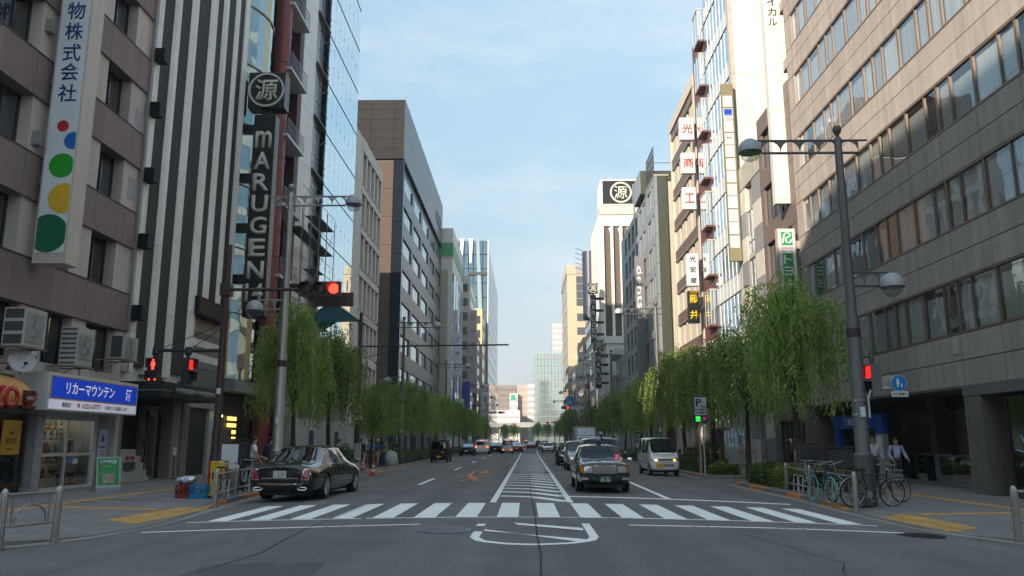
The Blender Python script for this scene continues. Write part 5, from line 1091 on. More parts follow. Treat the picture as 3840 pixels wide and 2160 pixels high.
def truss(par, x0, x1, z, mat, n):
    """arm of two bars with arched plates between them"""
    m_ = MB(); m_.tube([(x0, 0, z), (x1 + (.25 if x1 > x0 else -.25), 0, z)], .028, 6); m_.tube([(x0, 0, z - .36), (x1, 0, z - .36)], .036, 7)
    L = (x1 - x0) / n
    for k in range(n):
        a = x0 + L * k; pts = [(a, z)] + [(a + L * (.5 - .5 * math.cos(math.pi * j / 8)), z - .34 + .31 * math.sin(math.pi * j / 8)) for j in range(9)] + [(a + L, z)]
        m_.prism(pts if L > 0 else pts[::-1], -.012, .012, 1)
    m_.part('arm', mat, par)
def lamp_post(side, y, h, arm_z, low_z, mat, label, group='street lamps with two globe heads', simple=False):
    x = side * 8.9 if side < 0 else 8.62
    t = thing('street_lamp', label, 'street lamp', (x, y, 0.12), group=group); s = -side
    m_ = MB(); m_.lathe([(.24, 0), (.24, 1.25), (.18, 1.32), (.17, 4.7), (.135, 4.8), (.115, h - 3.0), (.10, h - .15), (.085, h - .1)], 16); m_.part('pole', mat, t, True)
    m_ = MB(); m_.lathe([(0.05, h - .1), (.05, h - .02), (.10, h + .04), (.125, h + .13), (.10, h + .22), (0, h + .26)], 14); m_.part('finial', mat, t, True)
    truss(t, 0, s * 2.1, arm_z, mat, 4); truss(t, 0, -s * .55, arm_z, mat, 1); lamp_head(t, s * 2.42, arm_z - .32)
    truss(t, 0, -s * .8, low_z, mat, 2); lamp_head(t, -s * 1.13, low_z - .38)
    m_ = MB(); m_.lathe([(.155, 4.25), (.18, 4.26), (.18, 4.5), (.155, 4.51)], 16); m_.part('clamp_band', BROWN, t, True)
    m_ = MB(); m_.box((-.06, -.2, 2.2), (.06, -.165, 2.45)); m_.part('id_plate', WSIGN, t); return t
lamp_post(-1, 29.0, 11.0, 10.75, 6.75, POLE, 'pale steel street lamp nearest on the left, behind the black saloon')
lamp_post(1, 20.9, 9.9, 9.72, 6.0, POLED, 'dark street lamp nearest on the right, rising from the parked bicycles')
for side, ys, w in ((-1, (58, 90, 122, 155, 187), 'left'), (1, (52, 80, 109, 140, 172), 'right')):
    for k, y in enumerate(ys): lamp_post(side, y, 10.4, 10.2, 6.2, POLED, '%s street lamp along the %s kerb, counted away from the camera' % (('second', 'third', 'fourth', 'fifth', 'sixth')[k], w))
# ------------------------------------------------------------------ traffic signals
RLIT = M('signal red lit', (.5, .01, .01), .4, emit=(1.0, .035, .02), estr=1.1); LENS = M('signal lens dark', (.03, .032, .033), .15, coat=.5); SIGB = M('signal housing', (.05, .024, .02), .5, var=.1); SIGBK = M('signal housing black', (.02, .02, .021), .5)
def signal_head(par, x0, y, z, s, lit=2, face=-1, mat=SIGB):
    """row of three lamps with hoods in one housing"""
    h = MB(); w = 1.36 * s; h.box((x0, y, z - .24 * s), (x0 + w, y + .14, z + .24 * s)); hd = h.part('signal_housing', mat, par)
    for k in range(3):
        cx = x0 + w * (.165 + .335 * k); r = .185 * s
        m_ = MB(); m_.lathe([(r * .93, face * .001), (r * .8, face * .05), (0, face * .06)], 18, (cx, y if face < 0 else y + .14, z), 1); child('lens', m_.mesh('lens', RLIT if k == lit else LENS, True), hd)
        m_ = MB()
        for j in range(13):
            a, b = math.pi * (-.12 + 1.24 * j / 13), math.pi * (-.12 + 1.24 * (j + 1) / 13); yy = y if face < 0 else y + .14
            m_.q((cx + r * 1.05 * math.cos(a), yy, z + r * 1.05 * math.sin(a)), (cx + r * 1.05 * math.cos(b), yy, z + r * 1.05 * math.sin(b)), (cx + r * 1.05 * math.cos(b), yy + face * .22 * s, z + r * 1.05 * math.sin(b)), (cx + r * 1.05 * math.cos(a), yy + face * .22 * s, z + r * 1.05 * math.sin(a)))
        child('hood', m_.mesh('hood', mat), hd)
    return hd
def man(par, x, y, z, s, mat, ax='y'):
    """standing figure of the pedestrian light"""
    m_ = MB(); P = (lambda u, v, w: (x + u, y - w, z + v)) if ax == 'y' else (lambda u, v, w: (x - w, y - u, z + v))
    def poly(pts):
        m_.q(*[P(u * s, v * s, .006) for u, v in pts])
    poly([(.05 * math.cos(2 * math.pi * k / 10), .17 + .05 * math.sin(2 * math.pi * k / 10)) for k in range(10)]); poly([(-.075, .11), (-.085, -.05), (-.05, -.05), (-.05, -.2), (.05, -.2), (.05, -.05), (.085, -.05), (.075, .11)]); m_.part('red_figure', mat, par)
def ped_signal(par, x, y, z, faces):
    """two stacked lamps for walkers"""
    h = MB(); h.box((x - .19, y, z - .42), (x + .19, y + .24, z + .42)) if faces == 'cam' else h.box((x - .12, y - .19, z - .42), (x + .12, y + .19, z + .42)); o = h.part('walk_signal', SIGBK, par)
    for k in (0, 1):
        zc = z + .2 - .41 * k
        if faces == 'cam': g = MB(); g.box((x - .15, y - .006, zc - .16), (x + .15, y - .001, zc + .16)); child('lens', g.mesh('lens', LENS), o); hd = MB(); hd.box((x - .2, y - .16, zc + .17), (x + .2, y, zc + .2)); hd.box((x - .2, y - .14, zc - .1), (x - .18, y, zc + .17)); hd.box((x + .18, y - .14, zc - .1), (x + .2, y, zc + .17)); child('hood', hd.mesh('hood', SIGBK), o)
        else:
            d = 1 if faces == 'right' else -1; xx = x + d * .121
            g = MB(); g.box((min(xx, xx + d * .005), y - .15, zc - .16), (max(xx, xx + d * .005), y + .15, zc + .16)); child('lens', g.mesh('lens', M('signal red side', (.3, .01, .01), .4, emit=(1, .03, .02), estr=.25) if k == 0 else LENS), o); hd = MB(); hd.box((min(xx, xx + d * .16), y - .2, zc + .17), (max(xx, xx + d * .16), y + .2, zc + .2)); hd.box((min(xx, xx + d * .14), y + .18, zc - .1), (max(xx, xx + d * .14), y + .2, zc + .17)); child('hood', hd.mesh('hood', SIGBK), o)
    if faces == 'cam':
        man(par, x, y - .008, z + .2, .8, RLIT)
        for dx in (-.1, .1): g = MB(); g.lathe([(.03, 0), (.03, -.008)], 8, (x + dx, y - .008, z - .28), 1); child('lit_dot', g.mesh('lit_dot', RLIT), o)
t = thing('traffic_signal', 'maroon signal mast with lit red light over the left lanes', 'traffic signal', (-9.97, 26, .12))
m_ = MB(); m_.lathe([(.17, 0), (.17, 1.1), (.15, 1.15), (.14, 1.9), (.125, 1.95), (.12, 4.6), (.10, 8.1), (0, 8.12)], 14); m_.part('pole', BROWN, t, True)
m_ = MB(); m_.tube([(0, -.1, 6.55), (2.65, -.35, 6.5)], .055, 8); m_.box((-.16, -.2, 6.35), (.18, .16, 6.75)); m_.tube([(0, 0, 7.9), (.05, -.05, 7.0)], .05, 6); m_.part('arm', BROWN, t)
signal_head(t, 2.58, -.5, 6.5, 1.0); signal_head(t, 2.9, .25, 6.28, .95, -1, 1)
m_ = MB(); m_.tube([(0, -.1, 4.52), (-1.0, -.15, 4.5), (-2.15, -.2, 4.52)], .06, 7); m_.tube([(0, -.05, 5.4), (-2.0, -.2, 4.55)], .012, 4); m_.tube([(0, -.05, 5.3), (-1.0, -.15, 4.55)], .012, 4); m_.part('arm', SIGBK, t)
for x in (-2.12, -1.05): m_ = MB(); m_.tube([(x, -.17, 4.6), (x, -.17, 4.2)], .06, 7); m_.lathe([(.1, 4.35), (.12, 4.42), (.1, 4.62)], 10, (x, -.17, 0)); m_.part('hanger', SIGBK, t)
ped_signal(t, -2.12, -.3, 3.84, 'cam'); ped_signal(t, -1.05, -.17, 3.84, 'right')
m_ = MB(); m_.box((.14, -.15, .4), (.44, .1, 1.95)); m_.part('control_box', M('control box', (.07, .055, .05), .5), t)
m_ = MB(); m_.box((-.05, -.135, 3.1), (.08, -.125, 3.28)); m_.part('sticker', WSIGN, t)
def far_signal(x, y, side, reach, z, label, sign=True, lit=2, s=.9):
    t = thing('traffic_signal', label, 'traffic signal', (x, y, .12)); d = -side
    m_ = MB(); m_.lathe([(.14, 0), (.13, 3), (.09, z + .8), (0, z + .82)], 10); m_.part('pole', POLED, t, True); m_ = MB(); m_.tube([(0, 0, z), (d * reach, 0, z)], .05, 6); m_.tube([(0, 0, z + .5), (d * reach * .6, 0, z + .05)], .02, 4); m_.part('arm', POLED, t)
    signal_head(t, (d * reach - .68 * s) if d > 0 else (-reach - .68 * s), -.2, z, s, lit)
    if sign: m_ = MB(); a = d * (reach - 1.0) if d > 0 else -(reach - .9); m_.box((min(a, a - d * 1.9), -.1, z - .22), (max(a, a - d * 1.9), -.06, z + .24)); m_.part('name_sign', M('road sign white', (.5, .53, .6), .4), t)
    return t
far_signal(-8.7, 150, -1, 4.3, 6.9, 'distant signal with red light and white name board over the left lanes'); far_signal(8.8, 125, 1, 2.6, 6.75, 'distant red signal with blue white name board over the right lanes'); far_signal(-8.6, 262, -1, 4.2, 6.5, 'farthest red signal over the left lanes'); far_signal(8.8, 240, 1, 2.0, 7.1, 'farthest red signal over the right lanes')
# mast with no u-turn sign and a long bare arm
t = thing('sign_mast', 'dark brown mast with round no u-turn sign and long bare arm', 'sign', (-8.55, 41, .12))
m_ = MB(); m_.lathe([(.15, 0), (.14, 2.2), (.11, 2.3), (.09, 8.2), (0, 8.22)], 12); m_.part('pole', BROWN, t, True); m_ = MB(); m_.tube([(0, 0, 6.42), (7.7, 0, 6.5)], .045, 6); m_.tube([(0, 0, 5.75), (2.4, 0, 6.42)], .02, 4); m_.tube([(0, 0, 7.9), (3.0, 0, 6.5)], .012, 4); m_.part('arm', SIGBK, t)
def disc_sign(par, x, y, z, r, rim, field, ax='y'):
    m_ = MB(); m_.lathe([(r, 0), (r, -.02)], 28, (x, y, z), 1); o = m_.part('sign_disc', rim, par); m_ = MB(); m_.lathe([(r * .76, 0), (r * .76, -.004)], 28, (x, y - .021, z), 1); child('field', m_.mesh('field', field), o); return o
RIM = M('sign rim red', (.45, .03, .03), .4)
o = disc_sign(t, .0, -.2, 3.22, .3, RIM, WSIGN); m_ = MB(); m_.tube([(-.1, -.232, 3.06), (-.1, -.232, 3.24), (-.05, -.232, 3.33), (.04, -.232, 3.33), (.08, -.232, 3.26), (.08, -.232, 3.18)], .026, 5); m_.prism([(.0, 3.2), (.16, 3.2), (.08, 3.08)], -.236, -.23, 1); child('arrow', m_.mesh('arrow', BLUEP), o)
m_ = MB(); m_.tube([(-.17, -.24, 3.38), (.17, -.24, 3.06)], .022, 5); child('slash', m_.mesh('slash', RIM), o); m_ = MB(); m_.box((-.27, -.2, 2.66), (.27, -.185, 2.88)); o2 = m_.part('sub_plate', WSIGN, t); m_ = MB(); m_.box((-.2, -.206, 2.76), (.2, -.201, 2.80)); child('red_bar', m_.mesh('red_bar', RIM), o2)
m_ = MB(); m_.box((-.08, -.16, .1), (.22, .1, 1.5)); m_.part('control_box', M('cabinet pale', (.42, .41, .38), .5, dirt=.1), t)
# walkers' signal and round blue sign fixed to the near right lamp post
t = thing('walk_signal_bracket', 'grey pedestrian signal seen from the side on the right lamp post', 'traffic signal', (8.62, 20.9, 0)); m_ = MB(); m_.tube([(.12, 0, 3.86), (.42, 0, 3.9)], .04, 6); m_.lathe([(.05, 3.7), (.07, 3.8), (.07, 3.98), (.04, 4.0)], 8, (.42, 0, 0)); m_.part('bracket', POLED, t)
SIGBK_ = SIGBK; SIGBK = M('signal housing grey', (.13, .13, .13), .5); ped_signal(t, .42, 0, 3.27, 'left'); SIGBK = SIGBK_
t = thing('walker_priority_sign', 'round blue sign with white plate on a bent white pipe', 'sign', (8.62, 20.9, 0)); WPIPE = M('pipe white', (.55, .55, .54), .4)
m_ = MB(); m_.tube([(.2, -.1, 2.3), (.2, -.1, 2.78), (.27, -.1, 2.98), (.4, -.1, 3.06), (.95, -.1, 3.06)], .03, 7); m_.part('pipe', WPIPE, t); m_ = MB()
for z in (2.36, 2.72): m_.lathe([(.17, z), (.185, z), (.185, z + .05), (.17, z + .05)], 14)
m_.part('clamp', STEEL, t); o = disc_sign(t, .98, -.16, 3.18, .205, WSIGN, M('sign sky blue', (.01, .17, .48), .4)); m_ = MB(); m_.lathe([(.195, -.022), (.195, -.024)], 26, (.98, -.16, 3.18), 1); child('blue_field', m_.mesh('blue_field', M('sign sky blue', (.01, .17, .48), .4)), o)
m_ = MB(); q = lambda pts: m_.q(*[(.96 + u, -.188, 3.19 + v) for u, v in pts]); q([(-.03, .1), (.01, .11), (.02, .05), (.04, .02), (.03, -.03), (.01, -.03), (.0, -.12), (-.03, -.12), (-.04, -.02)]); q([(.07, -.02), (.1, -.02), (.11, -.12), (.06, -.12)]); child('figure', m_.mesh('figure', WSIGN), o); m_ = MB(); m_.lathe([(.19, 0), (.19, -.015)], 24, (.8, .0, 3.2), 1); m_.part('sign_back', M('sign back', (.4, .39, .37), .4, .4), t)
m_ = MB(); m_.box((.78, -.17, 2.83), (1.2, -.155, 2.97)); o2 = m_.part('sub_plate', WSIGN, t); text(o2, '歩行者優先', .085, (.99, -.172, 2.90), 'cam', BLACKP, .002, .01, w=.37, local=True)
# parking sign on two white posts
t = thing('parking_sign', 'blue and white parking sign with green display on two white posts', 'sign', (8.7, 40, .12)); WPOST = M('post white', (.6, .6, .58), .45, dirt=.05)
for x in (-.11, .07): m_ = MB(); m_.tube([(x, 0, 0), (x, 0, 2.5)], .035, 8); m_.part('post', WPOST, t)
m_ = MB(); m_.box((-.36, -.08, 2.5), (.28, .08, 3.78)); m_.part('cabinet', NAVY, t); m_ = MB(); m_.box((-.33, -.09, 3.16), (.25, -.081, 3.74)); m_.part('face_panel', WSIGN, t); m_ = MB(); m_.box((-.33, -.09, 2.86), (.25, -.081, 3.12)); m_.part('face_panel', WSIGN, t)
text(t, 'P', .38, (-.14, -.092, 3.48), 'cam', NAVY, .003, .03, w=.26, local=True); text(t, '24H', .12, (.12, -.092, 3.26), 'cam', BLACKP, .003, .01, local=True); text(t, '西銀座', .15, (-.04, -.092, 2.99), 'cam', NAVY, .003, .01, w=.46, local=True)
text(t, '空', .24, (-.18, -.083, 2.69), 'cam', M('led green', (.02, .5, .02), .4, emit=(.03, 1, .05), estr=.5), .004, .03, local=True); text(t, '満', .2, (.12, -.083, 2.69), 'cam', M('led red dim', (.2, .03, .08), .4, emit=(.5, .05, .15), estr=.2), .004, local=True); m_ = MB(); m_.tube([(-.22, -.1, .1), (-.22, -.1, 1.9)], .03, 6); m_.box((-.26, -.13, 1.1), (-.18, -.12, 1.8)); m_.part('side_plate', M('plate red', (.4, .1, .1), .5), t)
t = thing('bus_stop_sign', 'green framed sign on a white post among the right willows', 'sign', (9.0, 64, .12)); m_ = MB(); m_.tube([(0, 0, 0), (0, 0, 2.2)], .04, 7); m_.part('post', WPOST, t); m_ = MB(); m_.box((-.32, -.03, 2.2), (.32, .03, 2.95)); m_.part('panel', M('sign dark green', (.005, .13, .05), .4), t); m_ = MB(); m_.box((-.24, -.045, 2.35), (.24, -.031, 2.85)); m_.part('field', WSIGN, t); m_ = MB(); m_.box((-.16, -.05, 2.5), (.16, -.046, 2.68)); m_.part('bus_symbol', BLACKP, t)
t = thing('round_road_sign', 'round red and white road sign half hidden by the right willows', 'sign', (8.95, 49.5, .12)); m_ = MB(); m_.tube([(0, 0, 0), (0, 0, 5.2)], .09, 8); m_.part('post', M('post red', (.25, .02, .02), .5), t); disc_sign(t, .12, -.12, 4.2, .34, RIM, M('sign orange', (.5, .12, .06), .4)); m_ = MB(); m_.box((-.2, -.13, 3.2), (.48, -.11, 3.75)); m_.part('sub_plate', WSIGN, t)
# small blue arrow sign, cycle of far little signs
for k, (x, y, z, mt, lab) in enumerate(((-8.6, 118, 3.3, BLUEP, 'small blue square sign in front of the far left willows'), (-8.6, 175, 3.2, RIM, 'small red round sign far down the left kerb'))):
    t = thing('small_road_sign', lab, 'sign', (x, y, .12)); m_ = MB(); m_.tube([(0, 0, 0), (0, 0, z + .3)], .05, 6); m_.part('post', POLED, t); m_ = MB(); m_.box((-.35, -.1, z - .35), (.35, -.07, z + .35)) if k == 0 else m_.lathe([(.35, 0), (.35, -.03)], 20, (0, -.07, z), 1); m_.part('panel', mt, t)
# ------------------------------------------------------------------ bollards and rails
def bollard(x, y, h, r, label, z=None):
    b = thing('bollard', label, 'bollard', (x, y, 0.06 if z is None else z), group='steel bollards at the pavement corners'); m_ = MB(); m_.lathe([(r * 1.02, -.05), (r, .02), (r, h - .1), (r * .98, h - .09), (r * .93, h - .05), (r * .75, h), (r * .4, h + .03), (0, h + .04)], 18); m_.part('post', STEEL, b, True); m_ = MB(); m_.lathe([(r * 1.25, -.05), (r * 1.25, .012), (r, .013)], 18); m_.part('base_ring', STEEL, b); return b
bollard(-8.36, 13.05, .86, .062, 'left bollard of the rail with an arch at the left edge'); bollard(-8.0, 13.95, .86, .062, 'right bollard of the rail with an arch near the left edge'); bollard(-8.02, 21.1, .92, .068, 'bollard in front of the blue crate'); bollard(-8.62, 24.3, .92, .068, 'bollard beside the rear wing of the black saloon'); bollard(8.02, 20.1, .92, .065, 'bollard in front of the lamp post and bicycles', .03); bollard(8.5, 24.6, .92, .065, 'bollard behind the turquoise bicycle'); bollard(8.66, 27.3, .92, .065, 'bollard at the hedge end of the bicycle rail'); bollard(8.42, 14.3, .86, .065, 'bollard at the right edge of the picture')
def railing(a, b, arch, label, zs=(.28, .78)):
    a = Vector(a); b = Vector(b); t = thing('guard_rail', label, 'railing', ((a + b) / 2).to_3d() + Vector((0, 0, .08))); o = (a + b) / 2; P = lambda u, z: (a.x + (b.x - a.x) * u - o.x, a.y + (b.y - a.y) * u - o.y, z)
    for z in zs: m_ = MB(); m_.tube([P(.03, z), P(.97, z)], .022, 8); m_.part('rail', STEEL, t, True)
    for u in ((.16, .5, .84) if arch else (.9,)): m_ = MB(); m_.tube([P(u, zs[0]), P(u, zs[-1])], .015, 7) if u != .5 else m_.tube([P(u, zs[-1] - .18), P(u, zs[-1])], .013, 7); m_.part('upright', STEEL, t, True)
    if arch: m_ = MB(); m_.tube([P(.22, zs[0]), P(.22, zs[0] + .1)] + [P(.5 - .28 * math.cos(math.pi * k / 12), zs[0] + .1 + .22 * math.sin(math.pi * k / 12)) for k in range(1, 12)] + [P(.78, zs[0] + .1), P(.78, zs[0])], .016, 7); m_.part('arch', STEEL, t, True)
    return t
railing((-8.36, 13.05), (-8.0, 13.95), True, 'low steel rail with an arched hoop at the left edge'); railing((-8.02, 21.1), (-8.62, 24.3), False, 'steel rail behind the parked bicycle on the left'); railing((-8.62, 24.3), (-8.75, 27.5), False, 'steel rail running behind the black saloon'); railing((8.5, 24.6), (8.66, 27.3), False, 'steel rail by the hedge on the right'); railing((8.02, 20.1), (8.5, 24.6), False, 'long steel rail holding the bicycles on the right'); railing((8.42, 14.3), (9.6, 13.3), False, 'steel rail leaving the right edge of the picture')
# ------------------------------------------------------------------ street boxes, crates and shop boards
CAB = M('cabinet dark', (.035, .034, .036), .5, var=.1)
def cabinet(x0, x1, y0, y1, h, label, mt=CAB):
    c = thing('utility_cabinet', label, 'utility cabinet', ((x0 + x1) / 2, (y0 + y1) / 2, .12), group='dark utility cabinets on the pavements'); bx(c, 'body', mt, (x0, y0, .12), (x1, y1, h), .02); bx(c, 'lid', mt, (x0 - .03, y0 - .03, h + .002), (x1 + .03, y1 + .03, h + .05)); bx(c, 'door', M('cabinet door', (.045, .044, .046), .5, var=.1), (x0 + .05, y0 - .012, .25), (x1 - .05, y0 - .001, h - .1)); bx(c, 'handle', STEEL, (x1 - .14, y0 - .03, h * .55), (x1 - .11, y0 - .013, h * .65))
cabinet(-10.35, -9.35, 27.0, 27.5, 1.75, 'dark cabinet behind the left bicycle rail'); cabinet(9.35, 10.1, 28.0, 28.5, 1.62, 'brown grey cabinet behind the right bicycles', M('cabinet brown', (.075, .065, .06), .5, var=.1)); cabinet(9.75, 10.55, 26.3, 26.8, 1.5, 'black cabinet just behind the turquoise bicycle')
def crate(x, y, z, sx, sy, sz, mat, label, rot=0):
    """plastic bottle crate: floor, four corner posts, and rails round the openings"""
    c = thing('bottle_crate', label, 'crate', (x, y, z), rot, 'plastic bottle crates by the signal mast'); w = .018
    m_ = MB(); m_.box((-sx / 2, -sy / 2, 0), (sx / 2, sy / 2, .03)); m_.part('floor', mat, c)
    for sgn in (-1, 1):
        m_ = MB(); y0 = sgn * sy / 2; ya, yb = min(y0, y0 - sgn * w), max(y0, y0 - sgn * w)
        m_.box((-sx / 2, ya, .03), (sx / 2, yb, sz * .34)); m_.box((-sx / 2, ya, sz * .62), (sx / 2, yb, sz * .72)); m_.box((-sx / 2, ya, sz * .9), (sx / 2, yb, sz)); 
        for u in (-.5, -.17, .17, .5): m_.box((max(-sx / 2, u * sx - .025), ya, sz * .34), (min(sx / 2, u * sx + .025), yb, sz * .9))
        m_.part('side', mat, c); m_ = MB(); x0 = sgn * sx / 2; xa, xb = min(x0, x0 - sgn * w), max(x0, x0 - sgn * w)
        m_.box((xa, -sy / 2 + w, .03), (xb, sy / 2 - w, sz * .55)); m_.box((xa, -sy / 2 + w, sz * .85), (xb, sy / 2 - w, sz)); m_.box((xa, -sy / 2 + w, sz * .55), (xb, -sy / 2 + .09, sz * .85)); m_.box((xa, sy / 2 - .09, sz * .55), (xb, sy / 2 - w, sz * .85)); m_.part('end', mat, c)
    return c
CR = M('crate brown red', (.22, .035, .02), .5, var=.1); CB = M('crate blue', (.01, .19, .42), .45, var=.06); CRR = M('crate red', (.42, .012, .02), .45, var=.06); CB2 = M('crate deep blue', (.015, .12, .45), .45)
crate(-9.72, 23.25, .125, .36, .45, .37, CR, 'brown red bottle crate on the pavement, lowest at the left'); crate(-9.2, 23.05, .125, .44, .4, .38, CB, 'light blue plastic crate on the pavement beside the red one'); crate(-9.28, 24.3, .125, .44, .36, .36, CB2, 'deep blue crate at the bottom of the red stack'); crate(-9.2, 24.3, .49, .46, .36, .32, CRR, 'red crate in the middle of the stack by the mast'); c = crate(-9.2, 24.3, .815, .46, .36, .32, CRR, 'topmost red crate with white lettering by the mast')
for cc, z in ((c, .12), ): text(c, 'KIRIN', .09, (0, -.185, .06), 'cam', WSIGN, .004, .02, w=.3, local=True)
for i in range(4):
    b = obj('bottle', bottle_me[1], None, (-9.35 + .1 * i, 24.28, .86)); tag(b, 'brown beer bottle standing in the topmost red crate', 'bottle', 'beer bottles in the red crate'); child('label_band', lab_me[1], b)
t = thing('beer_keg', 'steel beer keg lying on the brown red crate', 'keg', (-9.7, 23.25, .62)); m_ = MB(); m_.lathe([(.06, -.27), (.09, -.25), (.115, -.22), (.118, -.1), (.124, -.09), (.124, -.07), (.118, -.06), (.118, .06), (.124, .07), (.124, .09), (.118, .1), (.115, .22), (.09, .25), (.06, .27)], 18, (0, 0, 0), 0); m_.part('body', M('keg steel', (.5, .5, .5), .25, .9), t, True); m_ = MB(); m_.lathe([(.119, -.05), (.121, -.049), (.121, .12), (.119, .121)], 18, (0, 0, 0), 0); m_.part('label_band', M('keg label', (.45, .45, .6), .5), t, True)
t = thing('hand_trolley', 'folded steel hand trolley behind the crates', 'trolley', (-9.55, 24.6, .12)); m_ = MB(); m_.tube([(-.2, 0, 0), (-.2, .05, .85), (-.12, .08, .95), (.12, .08, .95), (.2, .05, .85), (.2, 0, 0)], .016, 7); m_.part('frame', STEEL, t); m_ = MB(); m_.box((-.22, -.2, 0), (.22, .02, .02)); m_.part('toe_plate', STEEL, t); m_ = MB(); m_.lathe([(.08, -.02), (.08, .02)], 12, (-.24, .06, .08), 0); m_.part('wheel', BLACK, t); m_ = MB(); m_.lathe([(.08, -.02), (.08, .02)], 12, (.24, .06, .08), 0); m_.part('wheel', BLACK, t)
t = thing('menu_board', 'white plastic panel leaning behind the stacked crates', 'panel', (-9.05, 24.75, .12)); m_ = MB(); m_.box((-.25, 0, .75), (.25, .04, 1.5)); m_.part('panel', WSIGN, t); m_ = MB(); m_.box((-.2, .045, 0), (.2, .07, 1.2)); m_.part('stand', ALU, t)
t = thing('yellow_trolley', 'yellow folding cart parked behind the left bicycle', 'cart', (-8.95, 23.6, .12)); YC = M('cart yellow', (.62, .40, .01), .45, var=.08); m_ = MB()
for x in (-.18, .18): m_.tube([(x, 0, .1), (x, 0, 1.0)], .025, 6)
m_.tube([(-.18, 0, 1.0), (.18, 0, 1.0)], .025, 6); m_.box((-.2, -.04, .7), (.2, .04, 1.0)); m_.box((-.17, -.03, .12), (.17, .03, .5)); m_.part('frame', YC, t); m_ = MB(); m_.box((-.22, -.5, .08), (.22, .05, .13)); m_.part('deck', YC, t)
for x in (-.2, .2): m_ = MB(); m_.lathe([(.05, -.02), (.05, .02)], 10, (x, -.4, .03), 0); m_.part('wheel', BLACK, t)
# green A-board in front of the shop, poster, menu stand
t = thing('sandwich_board', 'green and white sandwich board leaning outside the liquor shop', 'sign board', (-13.7, 26.55, .125), R(38)); m_ = MB()
def tilt(pts, y0, k): return [(x, y0 + k * (1.05 - z), z) for x, z in pts]
AF = M('board frame', (.34, .36, .38), .5, .2)
m_ = MB(); f = tilt([(-.36, .08), (.36, .08), (.36, 1.08), (-.36, 1.08)], -.05, -.32); m_.q(*f); m_.q(*[(x, y + .03, z) for x, y, z in f[::-1]]); 
for i in range(4): a, b = f[i], f[(i + 1) % 4]; m_.q(a, b, (b[0], b[1] + .03, b[2]), (a[0], a[1] + .03, a[2]))
m_.part('front_panel', AF, t); g = tilt([(-.32, .2), (.32, .2), (.32, 1.04), (-.32, 1.04)], -.056, -.32); m_ = MB(); m_.q(*g); m_.part('green_sheet', M('sheet green', (.02, .25, .05), .5, var=.2, scale=4), t)
m_ = MB(); b_ = tilt([(-.36, .02), (.36, .02), (.36, 1.08), (-.36, 1.08)], .05, .32); m_.q(*b_[::-1]); m_.q(*[(x, y + .03, z) for x, y, z in b_]); m_.part('back_panel', AF, t); m_ = MB(); m_.box((-.37, -.42, 0), (.37, -.33, .12)); m_.box((-.37, .33, 0), (.37, .42, .12)); m_.part('foot', AF, t)
tn = (0, -math.cos(math.atan(.32)), math.sin(math.atan(.32))); tu = (0, math.sin(math.atan(.32)), math.cos(math.atan(.32)))
FACE['tilt'] = ((1, 0, 0), tu, tn); text(t, 'LINE@', .14, (0, -.105, .92), 'tilt', WSIGN, .004, .03, w=.5, local=True); text(t, 'はじめました', .06, (0, -.145, .79), 'tilt', WSIGN, .004, w=.36, local=True); m_ = MB(); g = tilt([(-.17, .26), (.17, .26), (.17, .55), (-.17, .55)], -.062, -.32); m_.q(*g); m_.part('photo_panel', M('photo brown', (.35, .26, .2), .6, var=.5, scale=14), t); text(t, 'チャンス', .09, (.24, -.2, .55), 'tilt', WSIGN, .003, w=.08, local=True)
t = thing('liquor_poster', 'white poster with a blue mountain emblem on the grey pier', 'poster', (-15.55, 29.7, 1.15)); F(t, 'sheet', M('poster lilac', (.55, .55, .72), .5), -1, 29.4, 29.98, 1.12, 2.14, -.012, .0); m_ = MB(); m_.prism([(29.55, 1.7), (29.83, 1.7), (29.69, 1.98)], XL + .002, XL + .006, 0); m_.build('mountain', BLUEP, t); text(t, '営業時間', .08, (XL + .002, 29.69, 1.5), 'left', NAVY, .003, w=.4); text(t, 'AM 10時', .07, (XL + .002, 29.69, 1.36), 'left', BLUEP, .003, w=.4); text(t, '定休', .07, (XL + .002, 29.69, 1.24), 'left', NAVY, .003, w=.3)
t = thing('menu_stand', 'small wooden framed menu on a dark stand in the entrance', 'menu stand', (-15.2, 35.0, .12)); m_ = MB(); m_.tube([(0, 0, 0), (0, 0, .95)], .03, 7); m_.lathe([(.16, 0), (.15, .03), (.03, .05)], 12); m_.part('stand', M('wood dark', (.09, .04, .02), .5), t); m_ = MB(); m_.prism([(-.22, .95), (.22, .95), (.22, 1.4), (-.22, 1.4)], -.03, .0, 0); m_.part('frame', M('wood light', (.34, .2, .09), .5), t); m_ = MB(); m_.prism([(-.17, 1.0), (.17, 1.0), (.17, 1.35), (-.17, 1.35)], .001, .006, 0); m_.part('sheet', WSIGN, t)
